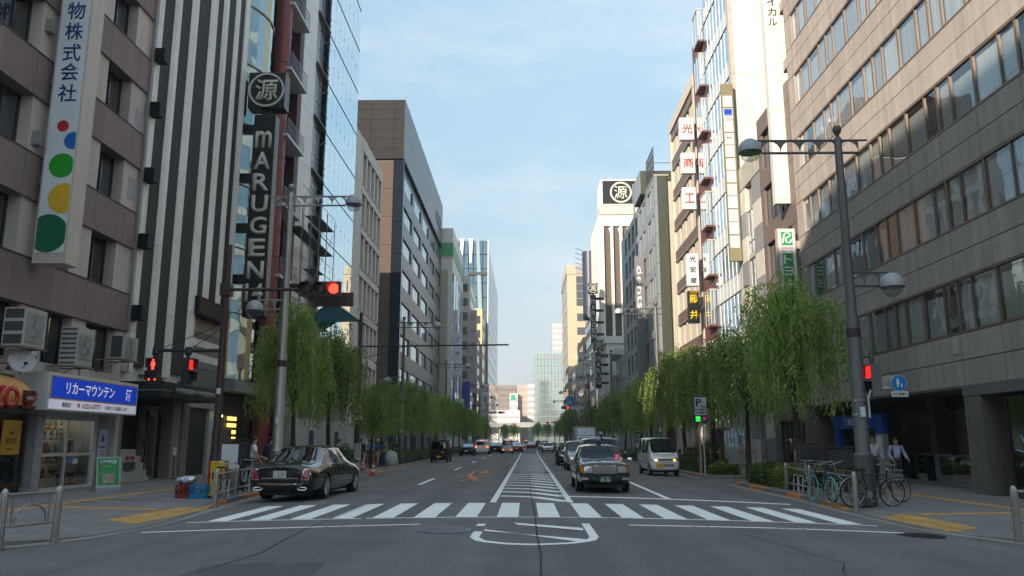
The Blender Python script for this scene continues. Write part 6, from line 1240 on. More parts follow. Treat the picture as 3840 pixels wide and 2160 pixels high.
# traffic cones
CO = M('cone orange', (.60, .08, .025), .5, var=.06); CW = M('cone white', (.66, .64, .6), .5)
def cone(x, y, z, s, label):
    c = thing('traffic_cone', label, 'traffic cone', (x, y, z), group='orange cones at the left kerb'); m_ = MB(); m_.box((-.19 * s, -.19 * s, 0), (.19 * s, .19 * s, .035)); m_.part('base', CO, c)
    rr = lambda h: (.15 - .125 * h / .7) * s
    for a, b, mt in ((.035, .2, CO), (.2, .31, CW), (.31, .42, CO), (.42, .52, CW), (.52, .72, CO)): m_ = MB(); m_.lathe([(rr(a), a * s), (rr(b), b * s)], 14); m_.part('cone_body' if mt is CO else 'white_band', mt, c, True)
cone(-7.62, 40.7, .02, 1.05, 'orange and white cone standing in the gutter, nearest'); cone(-8.85, 44.2, .125, .95, 'orange and white cone on the pavement behind the hedge')
t = thing('cone_bar', 'grey white debris bag on the kerb behind the workers', 'bag', (-8.9, 53.5, .125)); m_ = MB(); m_.lathe([(.0, 0), (.42, .02), (.55, .25), (.5, .6), (.36, .85), (.2, .95), (.0, .97)], 14); me = m_.mesh('sack', M('sack pale', (.42, .43, .42), .8, var=.15, scale=5), True)
for v in me.vertices: v.co += Vector((math.sin(v.co.z * 13 + v.co.x * 7), math.cos(v.co.z * 9 + v.co.y * 8), 0)) * .04
child('sack', me, t); m_ = MB(); m_.lathe([(.06, .93), (.09, 1.0), (.03, 1.06)], 8); m_.part('knot', M('sack pale', (.42, .43, .42), .8), t)
# scaffold in front of the pier of the glass tower
t = thing('scaffold', 'thin steel scaffold standing before the maroon and glass buildings', 'scaffold', (-14.4, 53, .12)); SC_ = M('scaffold steel', (.20, .20, .20), .45, .6)
for y in (48.2, 50.2, 52.3, 54.4, 56.6):
    for x in (-14.0, -15.1):
        m_ = MB(); m_.tube([(x, y, .12), (x, y, 16.4 if y < 51 else 17.6)], .03, 5); m_.build('standard', SC_, t)
for k in range(9):
    z = 2.0 + 1.85 * k
    m_ = MB(); m_.tube([(-14.0, 48.1, z), (-14.0, 56.7, z)], .024, 5); m_.build('ledger', SC_, t); m_ = MB(); m_.tube([(-14.0, 48.1, z + .9), (-14.0, 56.7, z + .9)], .02, 5); m_.build('guard_tube', SC_, t)
    bx(t, 'deck', M('deck steel', (.12, .12, .12), .6), (-15.0, 48.2 if k % 2 else 52.3, z + .03), (-14.1, 56.6 if k % 3 else 54.4, z + .08)); m_ = MB(); m_.tube([(-14.0, 48.2 + 2.1 * (k % 4), z), (-14.0, 50.3 + 2.1 * (k % 4), z + 1.8)], .018, 4); m_.build('brace', SC_, t)
t = thing('teal_gable_sheet', 'teal sheeted gable roof over the building site behind the left willows', 'roof', (-12.3, 52, 9)); m_ = MB(); m_.q((-14.4, 50, 9.1), (-12.3, 50, 10.45), (-12.3, 55, 10.45), (-14.4, 55, 9.1)); m_.q((-12.3, 50, 10.45), (-10.4, 50, 9.2), (-10.4, 55, 9.2), (-12.3, 55, 10.45)); m_.q((-14.4, 50, 9.1), (-10.4, 50, 9.2), (-12.3, 50, 10.45)); m_.build('sheet', M('sheet teal', (.012, .10, .13), .5, var=.1), t); m_ = MB(); m_.tube([(-14.45, 49.97, 9.07), (-12.3, 49.97, 10.5), (-10.35, 49.97, 9.17)], .05, 6)
for x in (-14.3, -10.5): m_.tube([(x, 50, .12), (x, 50, 9.1)], .05, 6)
m_.build('frame', ALU, t)
# site hoarding between trees and buildings on the left
t = thing('site_hoarding', 'white panel hoarding along the building site behind the left willows', 'fence', (-14.2, 57, .12))
for k in range(16): bx(t, 'hoarding_panel', M('hoarding white', (.50, .49, .47), .6, rnd=.08, dirt=.06), (-13.6, 47.2 + 1.35 * k, .13), (-13.55, 48.53 + 1.35 * k, 3.1))
for k in range(4): bx(t, 'notice', M('notice pale', (.55, .52, .48), .6) if k % 2 else M('notice navy', (.03, .05, .1), .5), (-13.545, 50.5 + 3.4 * k, .8), (-13.535, 51.6 + 3.4 * k, 2.4))
# ------------------------------------------------------------------ willows and hedges
def LEAF(name, c1, c2, tr):
    """leaf surface: two greens mixed in soft clumps, light passing through"""
    m = bpy.data.materials.new(name); m.use_nodes = True; MATS[name] = m; n = m.node_tree.nodes; l = m.node_tree.links; b = n['Principled BSDF']; out = n['Material Output']
    geo = n.new('ShaderNodeNewGeometry'); t = n.new('ShaderNodeTexNoise'); t.inputs['Scale'].default_value = 1.7; t.inputs['Detail'].default_value = 5; l.new(geo.outputs['Position'], t.inputs['Vector'])
    r = n.new('ShaderNodeValToRGB'); r.color_ramp.elements[0].position = .34; r.color_ramp.elements[1].position = .66; r.color_ramp.elements[0].color = (*c1, 1); r.color_ramp.elements[1].color = (*c2, 1); l.new(t.outputs['Fac'], r.inputs[0])
    ri = n.new('ShaderNodeMath'); ri.operation = 'MULTIPLY_ADD'; ri.inputs[1].default_value = .7; ri.inputs[2].default_value = .65; l.new(geo.outputs['Random Per Island'], ri.inputs[0]); oi = n.new('ShaderNodeObjectInfo'); om = n.new('ShaderNodeMath'); om.operation = 'MULTIPLY_ADD'; om.inputs[1].default_value = .5; om.inputs[2].default_value = .72; l.new(oi.outputs['Random'], om.inputs[0]); rm = n.new('ShaderNodeMath'); rm.operation = 'MULTIPLY'; l.new(ri.outputs[0], rm.inputs[0]); l.new(om.outputs[0], rm.inputs[1])
    mu = n.new('ShaderNodeVectorMath'); mu.operation = 'SCALE'; l.new(r.outputs[0], mu.inputs[0]); l.new(rm.outputs[0], mu.inputs['Scale'])
    l.new(mu.outputs[0], b.inputs['Base Color']); b.inputs['Roughness'].default_value = .55; tl = n.new('ShaderNodeBsdfTranslucent'); l.new(mu.outputs[0], tl.inputs[0]); mx_ = n.new('ShaderNodeMixShader'); mx_.inputs[0].default_value = tr
    l.new(b.outputs[0], mx_.inputs[1]); l.new(tl.outputs[0], mx_.inputs[2]); l.new(mx_.outputs[0], out.inputs[0]); return m
WILL = LEAF('willow leaf', (.16, .26, .05), (.36, .46, .12), .5); HEDG = LEAF('hedge leaf', (.06, .11, .022), (.12, .19, .04), .3); HEDY = LEAF('yellow green leaf', (.10, .16, .02), (.30, .31, .04), .3); BARK = M('willow bark', (.045, .034, .026), .9, var=.2, scale=6, bump=.6, bscale=25)
def willow_mesh(seed, H, n_limb=17, per=27):
    rg = random.Random(seed); mb = MB(); trunk = MB()
    lean = Vector((rg.uniform(-.25, .25), rg.uniform(-.25, .25), 0)); fork = Vector((lean.x, lean.y, 3.1 + rg.uniform(-.3, .4)))
    trunk.tube([(0, 0, -.05), (lean.x * .3, lean.y * .3, 1.1), (lean.x * .8, lean.y * .8, 2.2), fork], [.15, .115, .10, .085], 9)
    limbs = MB()
    for i in range(n_limb):
        a = 2 * math.pi * (i + rg.uniform(-.3, .3)) / n_limb * (2 if i % 2 else 1); rad = rg.uniform(.35, 1.75) if i > 2 else rg.uniform(0, .5); zt = H - .55 - .33 * rad * rad + rg.uniform(-.7, .25)
        tip = Vector((lean.x + rad * math.cos(a), lean.y + rad * math.sin(a), zt)); mid = fork.lerp(tip, .5) + Vector((0, 0, .35))
        limbs.tube([fork - Vector((0, 0, rg.uniform(0, .5))), mid, tip], [.05, .03, .012], 5)
        for j in range(per):
            st = mid.lerp(tip, rg.uniform(.25, 1.05)) + Vector((rg.gauss(0, .20), rg.gauss(0, .20), rg.gauss(.05, .16)))
            o = Vector((st.x - lean.x, st.y - lean.y, 0)); o = (o.normalized() if o.length > .05 else Vector((math.cos(a), math.sin(a), 0))); o = (o + Vector((rg.gauss(0, .55), rg.gauss(0, .55), 0))).normalized()
            out = rg.uniform(.12, .75); zend = max(2.0 + rg.uniform(0, .9), st.z - rg.uniform(1.0, 3.9)); up = rg.uniform(.05, .38); L = st.z - zend
            nl = max(8, int((L + out) / .085)); sway = Vector((rg.gauss(0, .10), rg.gauss(0, .10), 0))
            for k in range(nl):
                u = k / nl
                p = st + o * out * (1 - (1 - u) ** 3) + sway * u * u + Vector((0, 0, up * math.sin(math.pi * min(1, u * 3.2)) * (1 if u < .32 else 0) - L * u ** 1.35))
                ln = rg.uniform(.12, .24); w = rg.uniform(.017, .03); d = Vector((rg.gauss(0, .5), rg.gauss(0, .5), -1 if u > .15 else -.3)).normalized(); s = d.cross(Vector((rg.gauss(0, 1), rg.gauss(0, 1), .2))).normalized() * w
                q = p + Vector((rg.gauss(0, .03), rg.gauss(0, .03), 0)); mb.q(q, q + d * ln * .45 + s, q + d * ln, q + d * ln * .45 - s)
    return trunk.mesh('trunk', BARK, True), limbs.mesh('limb', BARK), mb.mesh('crown', WILL)
PROTO = [willow_mesh(21, 7.6, 17, 29), willow_mesh(35, 7.9, 18, 27), willow_mesh(47, 7.2, 16, 27), willow_mesh(58, 7.5, 16, 25)]
def willow(x, y, k, rot, s, label, sz=1.0):
    t = thing('willow_tree', label, 'tree', (x, y, .12), rot, 'willows along both kerbs'); t.scale = (s, s, s * sz)
    for nm, me in zip(('trunk', 'limbs', 'crown'), PROTO[k]): child(nm, me, t)
    if y < 60:
        g = MB(); [g.box((sx * .32 - .03, -.03, 0), (sx * .32 + .03, .03, 1.3)) for sx in (-1, 1)]; g.box((-.4, -.05, 1.05), (.4, -.03, 1.15)); child('stake', g.mesh('stake', M('stake wood', (.34, .22, .12), .8, var=.2)), t)
NTH = ['first', 'second', 'third', 'fourth', 'fifth', 'sixth', 'seventh', 'eighth', 'ninth', 'tenth', 'eleventh', 'twelfth', 'thirteenth', 'fourteenth', 'fifteenth', 'sixteenth']
for i, (y, dx, s) in enumerate(((32.4, .35, .82), (38.6, .25, .95), (49.4, .2, .72), (55.5, -.2, .82), (61.5, .1, .86), (68.5, 0, .9), (76.5, -.1, .92), (85, .1, .95), (95, 0, .95), (106, .1, .95), (118, 0, 1), (131, .1, 1), (145, 0, 1), (160, 0, 1.05), (176, 0, 1.05))):
    willow(-9.6 + dx, y, i % 4, i * 1.9, s, '%s weeping willow from the camera along the left kerb' % NTH[i], 1.22 if i == 0 else 1.0)
for i, (y, dx, s) in enumerate(((28.4, .0, 1.0), (36.2, .3, 1.0), (41.5, .1, .96), (48.5, 0, 1.0), (54.5, .1, .98), (61, 0, .96), (68, .1, .95), (78, 0, .9), (88, 0, .92), (99, .1, .92), (111, 0, .95), (165, -.3, 1.15), (180, -.2, 1.1), (215, -.4, 1.1))):
    willow(9.55 + dx, y, (i + 1) % 4, .7 + i * 2.3, s, '%s weeping willow from the camera along the right kerb' % NTH[i])
for i, (x, y, s) in enumerate(((5.5, 340, 1.35), (-4.5, 330, 1.2), (-7.5, 300, 1.2), (9, 330, 1.3))): willow(x, y, i, i * 1.3, s, '%s round pale tree at the far end of the street' % NTH[i])
def hedge(x0, x1, y0, y1, h, mat, label, seed, n=None, lump=.12):
    """clipped or loose hedge: leaves through a lumpy box over dark twigs"""
    rg = random.Random(seed); t = thing('hedge', label, 'hedge', ((x0 + x1) / 2, (y0 + y1) / 2, .12), group='hedges along both kerbs'); g = MB(); V = (x1 - x0) * (y1 - y0) * h; n = n or int(min(9000, 1500 * ((x1 - x0) * (y1 - y0) + 2 * h * (x1 - x0 + y1 - y0))))
    for k in range(n):
        u, v, w = rg.random(), rg.random(), rg.random(); f = rg.random()
        if f < .35: w = 1 - .12 * rg.random() ** 2
        elif f < .6: v = .08 * rg.random() if rg.random() < .75 else 1 - .08 * rg.random()
        elif f < .9: u = .08 * rg.random() if rg.random() < .5 else 1 - .08 * rg.random()
        x, y = x0 + (x1 - x0) * u, y0 + (y1 - y0) * v; bump = 1 - lump + lump * (math.sin(x * 5.1 + seed) * math.sin(y * 2.7 + seed * 2) + .4 * math.sin(y * 9))
        p = Vector((x + rg.gauss(0, .04), y + rg.gauss(0, .04), .12 + h * w * bump)); d = Vector((rg.gauss(0, 1), rg.gauss(0, 1), rg.gauss(.3, 1))).normalized(); s = d.orthogonal().normalized(); s.rotate(Matrix.Rotation(rg.random() * 6.28, 3, d)); L = rg.uniform(.05, .09); o = d.cross(s).normalized()
        g.q(p, p + s * L * .5 + o * L * .35, p + s * L, p + s * L * .5 - o * L * .35)
    g.build('foliage', mat, t); bx(t, 'shade_core', M('hedge twigs', (.012, .014, .008), .9, var=.3), (x0 + .12, y0 + .12, .12), (x1 - .12, y1 - .12, .12 + h * (.80 - lump))); return t  # solid near-black box puts the shade between the leaves into colour
hedge(-10.3, -8.75, 33.2, 42.6, .78, HEDG, 'clipped hedge behind the bonnet of the black saloon', 1); hedge(-10.4, -9.0, 41.0, 44.0, 1.35, HEDG, 'taller bush above the clipped hedge on the left', 2, None, .25); hedge(-10.3, -8.75, 54.5, 68, .85, HEDG, 'long clipped hedge between the workers and the black van', 3); hedge(-10.4, -9.0, 55, 60, 1.6, HEDY, 'reddish loose shrub rising behind the workers', 4, 3500, .3); hedge(-10.2, -8.8, 69.5, 92, .9, HEDG, 'distant clipped hedge beyond the black van', 5); hedge(-10.2, -8.8, 95, 140, .9, HEDG, 'farthest clipped hedge on the left kerb', 6)
hedge(8.65, 10.4, 29.0, 32.2, .8, HEDG, 'dark green hedge at the right corner beside the bicycles', 7); hedge(8.7, 10.3, 27.3, 29.0, .85, HEDY, 'yellow green bush at the right corner beside the bicycles', 8, 3600, .2); hedge(9.0, 10.4, 39.6, 41.0, .62, HEDY, 'yellow green shrub at the foot of the parking sign', 9, 2600, .25); hedge(8.9, 10.3, 41.4, 47.5, .8, HEDG, 'clipped hedge behind the white van on the right', 10); hedge(9.2, 10.3, 42.5, 45.5, 1.75, HEDG, 'tall leafy bush behind the white van on the right', 11, 5500, .25); hedge(8.8, 10.3, 48, 66, .85, HEDG, 'long clipped hedge along the right kerb', 12); hedge(9.0, 10.2, 56, 60, 1.5, HEDG, 'tall bush in the long right hedge', 13, 4500, .3); hedge(8.8, 10.2, 68, 110, .9, HEDG, 'distant clipped hedge on the right kerb', 14)
# ------------------------------------------------------------------ vehicles
from mathutils.bvhtree import BVHTree
def CARP(name, col, metal=.35, rough=.22): return M(name, col, rough, metal, var=.02, coat=1.0)
TYRE = M('tyre rubber', (.012, .012, .013), .85, var=.15); RIMM = M('alloy rim', (.42, .42, .42), .3, .9, var=.06); CHROME = M('chrome', (.72, .72, .72), .08, 1.0, var=0); PLAST = M('black plastic', (.018, .018, .019), .5)
CARG = GLASS('car window', (.13, .15, .155), .10, .004); WSG = GLASS('windscreen', (.50, .60, .60), .0, .004); RLAMP = M('tail lamp', (.28, .012, .016), .15, coat=.8); RLAMPB = M('tail lamp braking', (.5, .03, .02), .2, emit=(1, .10, .04), estr=.9); HLAMP = M('head lamp', (.55, .56, .57), .08, .6, coat=.8); AMBER = M('amber lens', (.55, .14, .01), .2, coat=.6); AMBLIT = M('amber lit', (.6, .2, .02), .2, emit=(1, .45, .06), estr=1.6)
def wheel_mesh(r, w, spokes, rim=RIMM):
    t = MB(); t.lathe([(r * .64, -w / 2), (r * .9, -w / 2), (r * .98, -w * .4), (r, -w * .25), (r, w * .25), (r * .98, w * .4), (r * .9, w / 2), (r * .64, w / 2), (r * .62, w * .2), (r * .62, -w * .2)], 28, axis=0)
    g = MB(); g.lathe([(r * .64, w * .46), (r * .66, w * .52), (r * .60, w * .50), (r * .58, w * .2), (r * .2, w * .25), (0, w * .25)], 28, axis=0)
    for k in range(spokes):
        a = 2 * math.pi * k / spokes
        for da in ((-.07, .07) if spokes < 8 else (0,)): g.tube([(w * .42, r * .1 * math.cos(a), r * .1 * math.sin(a)), (w * .46, r * .6 * math.cos(a + da), r * .6 * math.sin(a + da))], r * .035, 5)
    g.lathe([(r * .13, w * .3), (r * .12, w * .48), (0, w * .5)], 12, axis=0)
    return t.mesh('tyre', TYRE, True), g.mesh('rim', rim, True)
_WH = {}
def put_wheels(car, ys, r, w, track, spokes=10, rim=RIMM):
    key = (r, w, spokes, rim.name)
    if key not in _WH: _WH[key] = wheel_mesh(r, w, spokes, rim)
    tm, rm = _WH[key]
    for y in ys:
        for s in (-1, 1):
            o = child('wheel', tm, car, (s * track, y, r), (0, 0, 0 if s > 0 else math.pi)); child('rim', rm, o)
def shell(st, glass, wheels, rw, W):
    """lofted body: half sections from sill to roof joined along the car, smoothed, wheel arches cut out.
    glass: {(station, ring): material slot}"""
    bm = bmesh.new(); rows = []
    for (y, zl, wl, zm, wm, zb, wb, zr, wr) in st:
        half = [(0, zl), (wl * .85, zl), (wl, zl + .07), (wm, zm), (wb, zb), (wr, zr - .04), (wr * .7, zr), (0, zr + .018)]
        Rr = [bm.verts.new((x, y, z)) for x, z in half]; Lr = [Rr[0]] + [bm.verts.new((-x, y, z)) for x, z in half[1:-1]] + [Rr[-1]]; rows.append((Rr, Lr))
    n = len(st)
    def addf(vs, mi):
        vs = list(dict.fromkeys(vs))
        if len(vs) >= 3:
            try: f = bm.faces.new(vs); f.material_index = mi; f.smooth = True
            except ValueError: pass
    for i in range(n - 1):
        for k in range(7):
            addf([rows[i][0][k], rows[i + 1][0][k], rows[i + 1][0][k + 1], rows[i][0][k + 1]], glass.get((i, k), 0)); mi = glass.get((i, k), 0); mi = mi + 1 if mi in (3,) else mi
            addf([rows[i][1][k + 1], rows[i + 1][1][k + 1], rows[i + 1][1][k], rows[i][1][k]], mi)
    for e in (0, n - 1):
        for k in range(7):
            q = [rows[e][0][k], rows[e][0][k + 1], rows[e][1][k + 1], rows[e][1][k]]; addf(q if e == 0 else q[::-1], 0)
    bmesh.ops.recalc_face_normals(bm, faces=bm.faces)
    cl = bm.edges.layers.float.get('crease_edge') or bm.edges.layers.float.new('crease_edge')
    for e in bm.edges:
        m_ = {f.material_index for f in e.link_faces}
        if len(m_) > 1: e[cl] = .55
    me = bpy.data.meshes.new('shell'); bm.to_mesh(me); bm.free()
    for k in range(5): me.materials.append(PLAST)
    ob = bpy.data.objects.new('shell', me); sub = ob.modifiers.new('s', 'SUBSURF'); sub.levels = 2; sub.render_levels = 2
    cut = MB()
    for y in wheels:
        for s in (-1, 1): cut.lathe([(rw + .055, 0), (rw + .055, .34)], 28, (s * (W / 2 + .06) if s < 0 else W / 2 + .06 - .34, y, rw), 0)
    cm = cut.mesh('cut', PLAST, False, True); co = bpy.data.objects.new('cut', cm); BENCH.collection.objects.link(co); bo = ob.modifiers.new('b', 'BOOLEAN'); bo.operation = 'DIFFERENCE'; bo.object = co; bo.solver = 'EXACT'
    r = eval_mesh(ob); bpy.data.objects.remove(ob); bpy.data.objects.remove(co); return r
def split(me):
    """part the shell by material slot"""
    out = {}
    for mi in sorted({p.material_index for p in me.polygons}):
        vs, fs, mp = [], [], {}
        for p in me.polygons:
            if p.material_index != mi: continue
            f = []
            for v in p.vertices:
                if v not in mp: mp[v] = len(vs); vs.append(tuple(me.vertices[v].co))
                f.append(mp[v])
            fs.append(f)
        out[mi] = (vs, fs)
    return out
class Car:
    GN = {0: 'body', 1: 'windscreen', 2: 'rear_window', 3: 'side_windows_right', 4: 'side_windows_left'}
    def __init__(s, name, label, cat, loc, rz_, st, glass, wheels, rw, W, paint, sidemat=CARG, wsmat=WSG, rearmat=CARG, track=None, tw=.21, spokes=10, rim=RIMM, group='vehicles on the road'):
        s.t = thing(name, label, cat, loc, rz_, group); s.key = None
        sh = shell(st, glass, wheels, rw, W); s.bvh = BVHTree.FromPolygons([v.co for v in sh.vertices], [p.vertices for p in sh.polygons])
        for mi, (vs, fs) in split(sh).items():
            me = bpy.data.meshes.new(s.GN[mi]); me.from_pydata(vs, [], fs); me.materials.append({0: paint, 1: wsmat, 2: rearmat, 3: sidemat, 4: sidemat}[mi]); me.polygons.foreach_set('use_smooth', [True] * len(fs))
            try: me.set_sharp_from_angle(angle=R(50))
            except Exception: pass
            child({3: 'side_window', 4: 'side_window'}.get(mi, s.GN[mi]), me, s.t)
        put_wheels(s.t, wheels, rw, tw, track or (W / 2 - tw / 2 - .02), spokes, rim); s.W = W; s.st = st; s.L = st[-1][0] - st[0][0]
        m_ = MB(); m_.box((-W * .36, st[1][0] + .3, .17), (W * .36, st[-2][0] - .3, .3)); m_.part('underside', PLAST, s.t)
    def patch(s, name, mat, face, quad, off=.008, n=6, parent=None, depth=.03):
        """piece that follows the body skin: quad of four (u,v) corners thrown onto the rear, front or a side"""
        vs, ok = [], []
        for j in range(n + 1):
            for i in range(n + 1):
                u, v = i / n, j / n; p = [(1 - v) * ((1 - u) * quad[0][c] + u * quad[1][c]) + v * ((1 - u) * quad[3][c] + u * quad[2][c]) for c in (0, 1)]
                if face in ('rear', 'front'): o = Vector((p[0], -6 if face == 'rear' else 6, p[1])); d = Vector((0, 1 if face == 'rear' else -1, 0))
                elif face == 'top': o = Vector((p[0], p[1], 5)); d = Vector((0, 0, -1))
                else: sg = 1 if face == 'right' else -1; o = Vector((sg * 4, p[0], p[1])); d = Vector((-sg, 0, 0))
                h = s.bvh.ray_cast(o, d)
                if h[0] is None: vs.append((0, 0, 0)); ok.append(False)
                else: vs.append(tuple(h[0] - d * off)); ok.append(True)
        fs = []
        for j in range(n):
            for i in range(n):
                a = j * (n + 1) + i; q = (a, a + 1, a + n + 2, a + n + 1)
                if all(ok[k] for k in q): fs.append(q)
        if not fs: return None
        me = bpy.data.meshes.new(name); me.from_pydata(vs, [], fs); me.materials.append(mat); me.polygons.foreach_set('use_smooth', [True] * len(fs))
        bm = bmesh.new(); bm.from_mesh(me); bmesh.ops.delete(bm, geom=[v for v in bm.verts if not v.link_faces], context='VERTS'); bm.to_mesh(me); bm.free()
        return child(name, me, parent or s.t)
    def both(s, name, mat, face, quad, **k):
        """the same piece on both sides of the car"""
        if face in ('rear', 'front', 'top'): return s.patch(name, mat, face, quad, **k), s.patch(name, mat, face, [(-u, v) for u, v in quad], **k)
        return s.patch(name, mat, 'right', quad, **k), s.patch(name, mat, 'left', quad, **k)
    def line(s, name, mat, face, pts, w, **k):
        for a, b in zip(pts[:-1], pts[1:]):
            d = Vector((b[0] - a[0], b[1] - a[1])).normalized(); q = Vector((-d.y, d.x)) * w / 2; quad = [(a[0] - q.x, a[1] - q.y), (b[0] - q.x, b[1] - q.y), (b[0] + q.x, b[1] + q.y), (a[0] + q.x, a[1] + q.y)]
            (s.both if face == 'side' else s.patch)(name, mat, 'right' if face == 'side' else face, quad, n=3, **k)
    def plate(s, face, x, z, mat, s_, w=.33, h=.165, cm=None, small=None):
        sg = -1 if face == 'rear' else 1; hit = s.bvh.ray_cast(Vector((x, sg * 6, z)), Vector((0, -sg, 0)))[0]
        if hit is None: return
        y = hit.y + sg * .03; m_ = MB(); m_.box((x - w / 2, min(y, y + sg * .012), z - h / 2), (x + w / 2, max(y, y + sg * .012), z + h / 2)); o = m_.part('number_plate', mat, s.t)
        if s_: text(o, s_, h * .5, (x, y + sg * .014, z - h * .12), 'cam' if face == 'rear' else 'back', cm, .003, .02, w=w * .82, local=True)
        if small: text(o, small, h * .2, (x, y + sg * .014, z + h * .32), 'cam' if face == 'rear' else 'back', cm, .003, 0, w=w * .5, local=True)
    def mirrors(s, y, z, mat, w=.2, h=.13):
        for sg in (-1, 1):
            m_ = MB(); x0 = s.W / 2 - .06; m_.tube([(sg * x0, y, z - .04), (sg * (x0 + .12), y + .02, z)], .022, 6); m_.lathe([(0, -.05), (h * .42, -.045), (h * .52, 0), (h * .42, .05), (0, .075)], 12, (0, 0, 0), 1); me = m_.mesh('mirror', mat, True)
            for v in list(me.vertices)[12:]:
                v.co = Vector((sg * (x0 + .1 + w / 2) + v.co.x * w / h, y + .03 + v.co.y, z + .02 + v.co.z))
            child('mirror', me, s.t)
def sedan(L, W, H, ra, fa, boxy=0.0, deck=.98, hoodz=.94):
    """saloon sections: boot, cabin, bonnet; ra, fa are the axle places"""
    h = W / 2; b = -L / 2; f = L / 2; q = boxy
    st = [(b, .40, h * .66, .60, h * .80, .78, h * (.76 + .1 * q), deck - .12 + .06 * q, h * (.62 + .16 * q)), (b + .09, .30, h * .86, .58, h * .955, .84, h * .92, deck - .04, h * (.74 + .06 * q)), (b + .42, .25, h * .93, .58, h, .91, h * .945, deck + .0, h * .78), (b + L * .185 + .1 * q, .22, h * .95, .58, h, .93, h * .95, deck + .05, h * .80),
          (b + L * .325, .20, h * .95, .58, h * .99, .95, h * .95, H - .05, h * (.66 + .06 * q)), (b + L * .372, .20, h * .95, .58, h * .99, .95, h * .95, H - .012, h * (.67 + .06 * q)), (b + L * .505, .20, h * .95, .58, h * .99, .945, h * .95, H, h * (.675 + .06 * q)), (b + L * .52, .20, h * .95, .58, h * .99, .945, h * .95, H, h * (.675 + .06 * q)), (b + L * .615, .20, h * .95, .58, h * .99, .94, h * .95, H - .04, h * (.66 + .06 * q)),
          (b + L * .735 - .05 * q, .21, h * .95, .58, h * .99, .93, h * .94, hoodz + .06, h * .80), (f - .75, .23, h * .95, .58, h * .985, .88, h * .92, hoodz + .01, h * .76), (f - .16, .27, h * .90, .56, h * .94, .80 + .05 * q, h * .88, hoodz - .08 + .05 * q, h * (.70 + .08 * q)), (f - .03, .32, h * .78, .56, h * (.84 + .06 * q), .74 + .06 * q, h * (.78 + .06 * q), hoodz - .16 + .09 * q, h * (.6 + .16 * q)), (f, .38, h * .62, .56, h * (.72 + .1 * q), .70 + .06 * q, h * (.66 + .1 * q), hoodz - .20 + .1 * q, h * (.5 + .2 * q))]
    gl = {}
    for k in (5, 6): gl[(8, k)] = 1; gl[(3, k)] = 2
    for i in (5, 7): gl[(i, 4)] = 3
    gl[(4, 4)] = 3
    return st, gl
def van(L, W, H, nose=.45, belt=1.0, rake=.5):
    h = W / 2; b = -L / 2; f = L / 2
    st = [(b, .36, h * .80, .62, h * .90, belt, h * .88, H - .2, h * .74), (b + .05, .30, h * .93, .62, h * .985, belt, h * .965, H - .07, h * .80), (b + .22, .26, h * .95, .62, h, belt, h * .975, H - .02, h * .83), (b + L * .30, .24, h * .95, .62, h, belt, h * .975, H, h * .84), (b + L * .32, .24, h * .95, .62, h, belt, h * .975, H, h * .84), (b + L * .56, .24, h * .95, .62, h, belt, h * .975, H - .01, h * .84), (b + L * .58, .24, h * .95, .62, h, belt, h * .975, H - .01, h * .84), (f - nose - rake, .24, h * .95, .62, h, belt, h * .975, H - .06, h * .82), (f - nose, .24, h * .95, .62, h * .995, belt - .03, h * .96, belt + .07, h * .86), (f - .12, .26, h * .92, .60, h * .97, .84, h * .93, belt - .06, h * .80), (f - .02, .30, h * .84, .58, h * .90, .78, h * .85, belt - .16, h * .70), (f, .36, h * .74, .56, h * .8, .74, h * .74, belt - .22, h * .6)]
    gl = {(7, 5): 1, (7, 6): 1, (2, 4): 3, (4, 4): 3, (6, 4): 3}
    return st, gl
JP_W = M('plate white', (.62, .62, .58), .5); JP_Y = M('plate yellow', (.66, .44, .01), .5); JP_G = M('plate green', (.01, .10, .04), .5); INK_G = M('plate ink green', (.01, .12, .05), .5)
# black luxury saloon seen from behind
BLK = CARP('black lacquer', (.004, .004, .005), .1, .12)
st, gl = sedan(5.57, 1.93, 1.52, 0, 0, 0.0, 1.05, 1.02)
c = Car('luxury_saloon', 'glossy black luxury saloon pulling away from the crosswalk on the left', 'car', (-6.62, 25.15, rz(-6.6, 25)), -R(2.6), st, gl, (-1.47, 1.80), .37, 1.93, BLK, tw=.27, spokes=20); t = c.t
LV = M('tail lamp luxury', (.34, .015, .03), .12, coat=.9)
a, b = c.both('lamp_bezel', CHROME, 'rear', [(.58, .60), (.80, .60), (.86, .90), (.66, .90)], off=.010, n=5); c.both('tail_lamp', LV, 'rear', [(.60, .625), (.785, .625), (.835, .88), (.675, .88)], off=.02, n=5)
c.line('bumper_chrome', CHROME, 'rear', [(-.90, .50), (0, .49), (.90, .50)], .03, off=.014); c.line('boot_chrome', CHROME, 'rear', [(-.52, .645), (.52, .645)], .035, off=.014); c.line('boot_seam', PLAST, 'rear', [(-.6, .58), (.6, .58)], .012, off=.004); c.line('boot_seam', PLAST, 'rear', [(-.58, .58), (-.55, .95)], .01, off=.004); c.line('boot_seam', PLAST, 'rear', [(.58, .58), (.55, .95)], .01, off=.004)
c.patch('plate_recess', PLAST, 'rear', [(-.36, .665), (.36, .665), (.36, .86), (-.36, .86)], off=.006); c.plate('rear', 0, .76, JP_W, '・217', .36, .18, INK_G, '品川 300'); m_ = MB(); hy = c.bvh.ray_cast(Vector((0, -6, .93)), Vector((0, 1, 0)))[0].y
m_.prism([(-.02, .93), (.02, .93), (.02, .97), (.15, .985), (.02, .95), (-.02, .95), (-.15, .985), (-.02, .97)], hy - .025, hy - .01, 1); m_.part('winged_badge', CHROME, t)
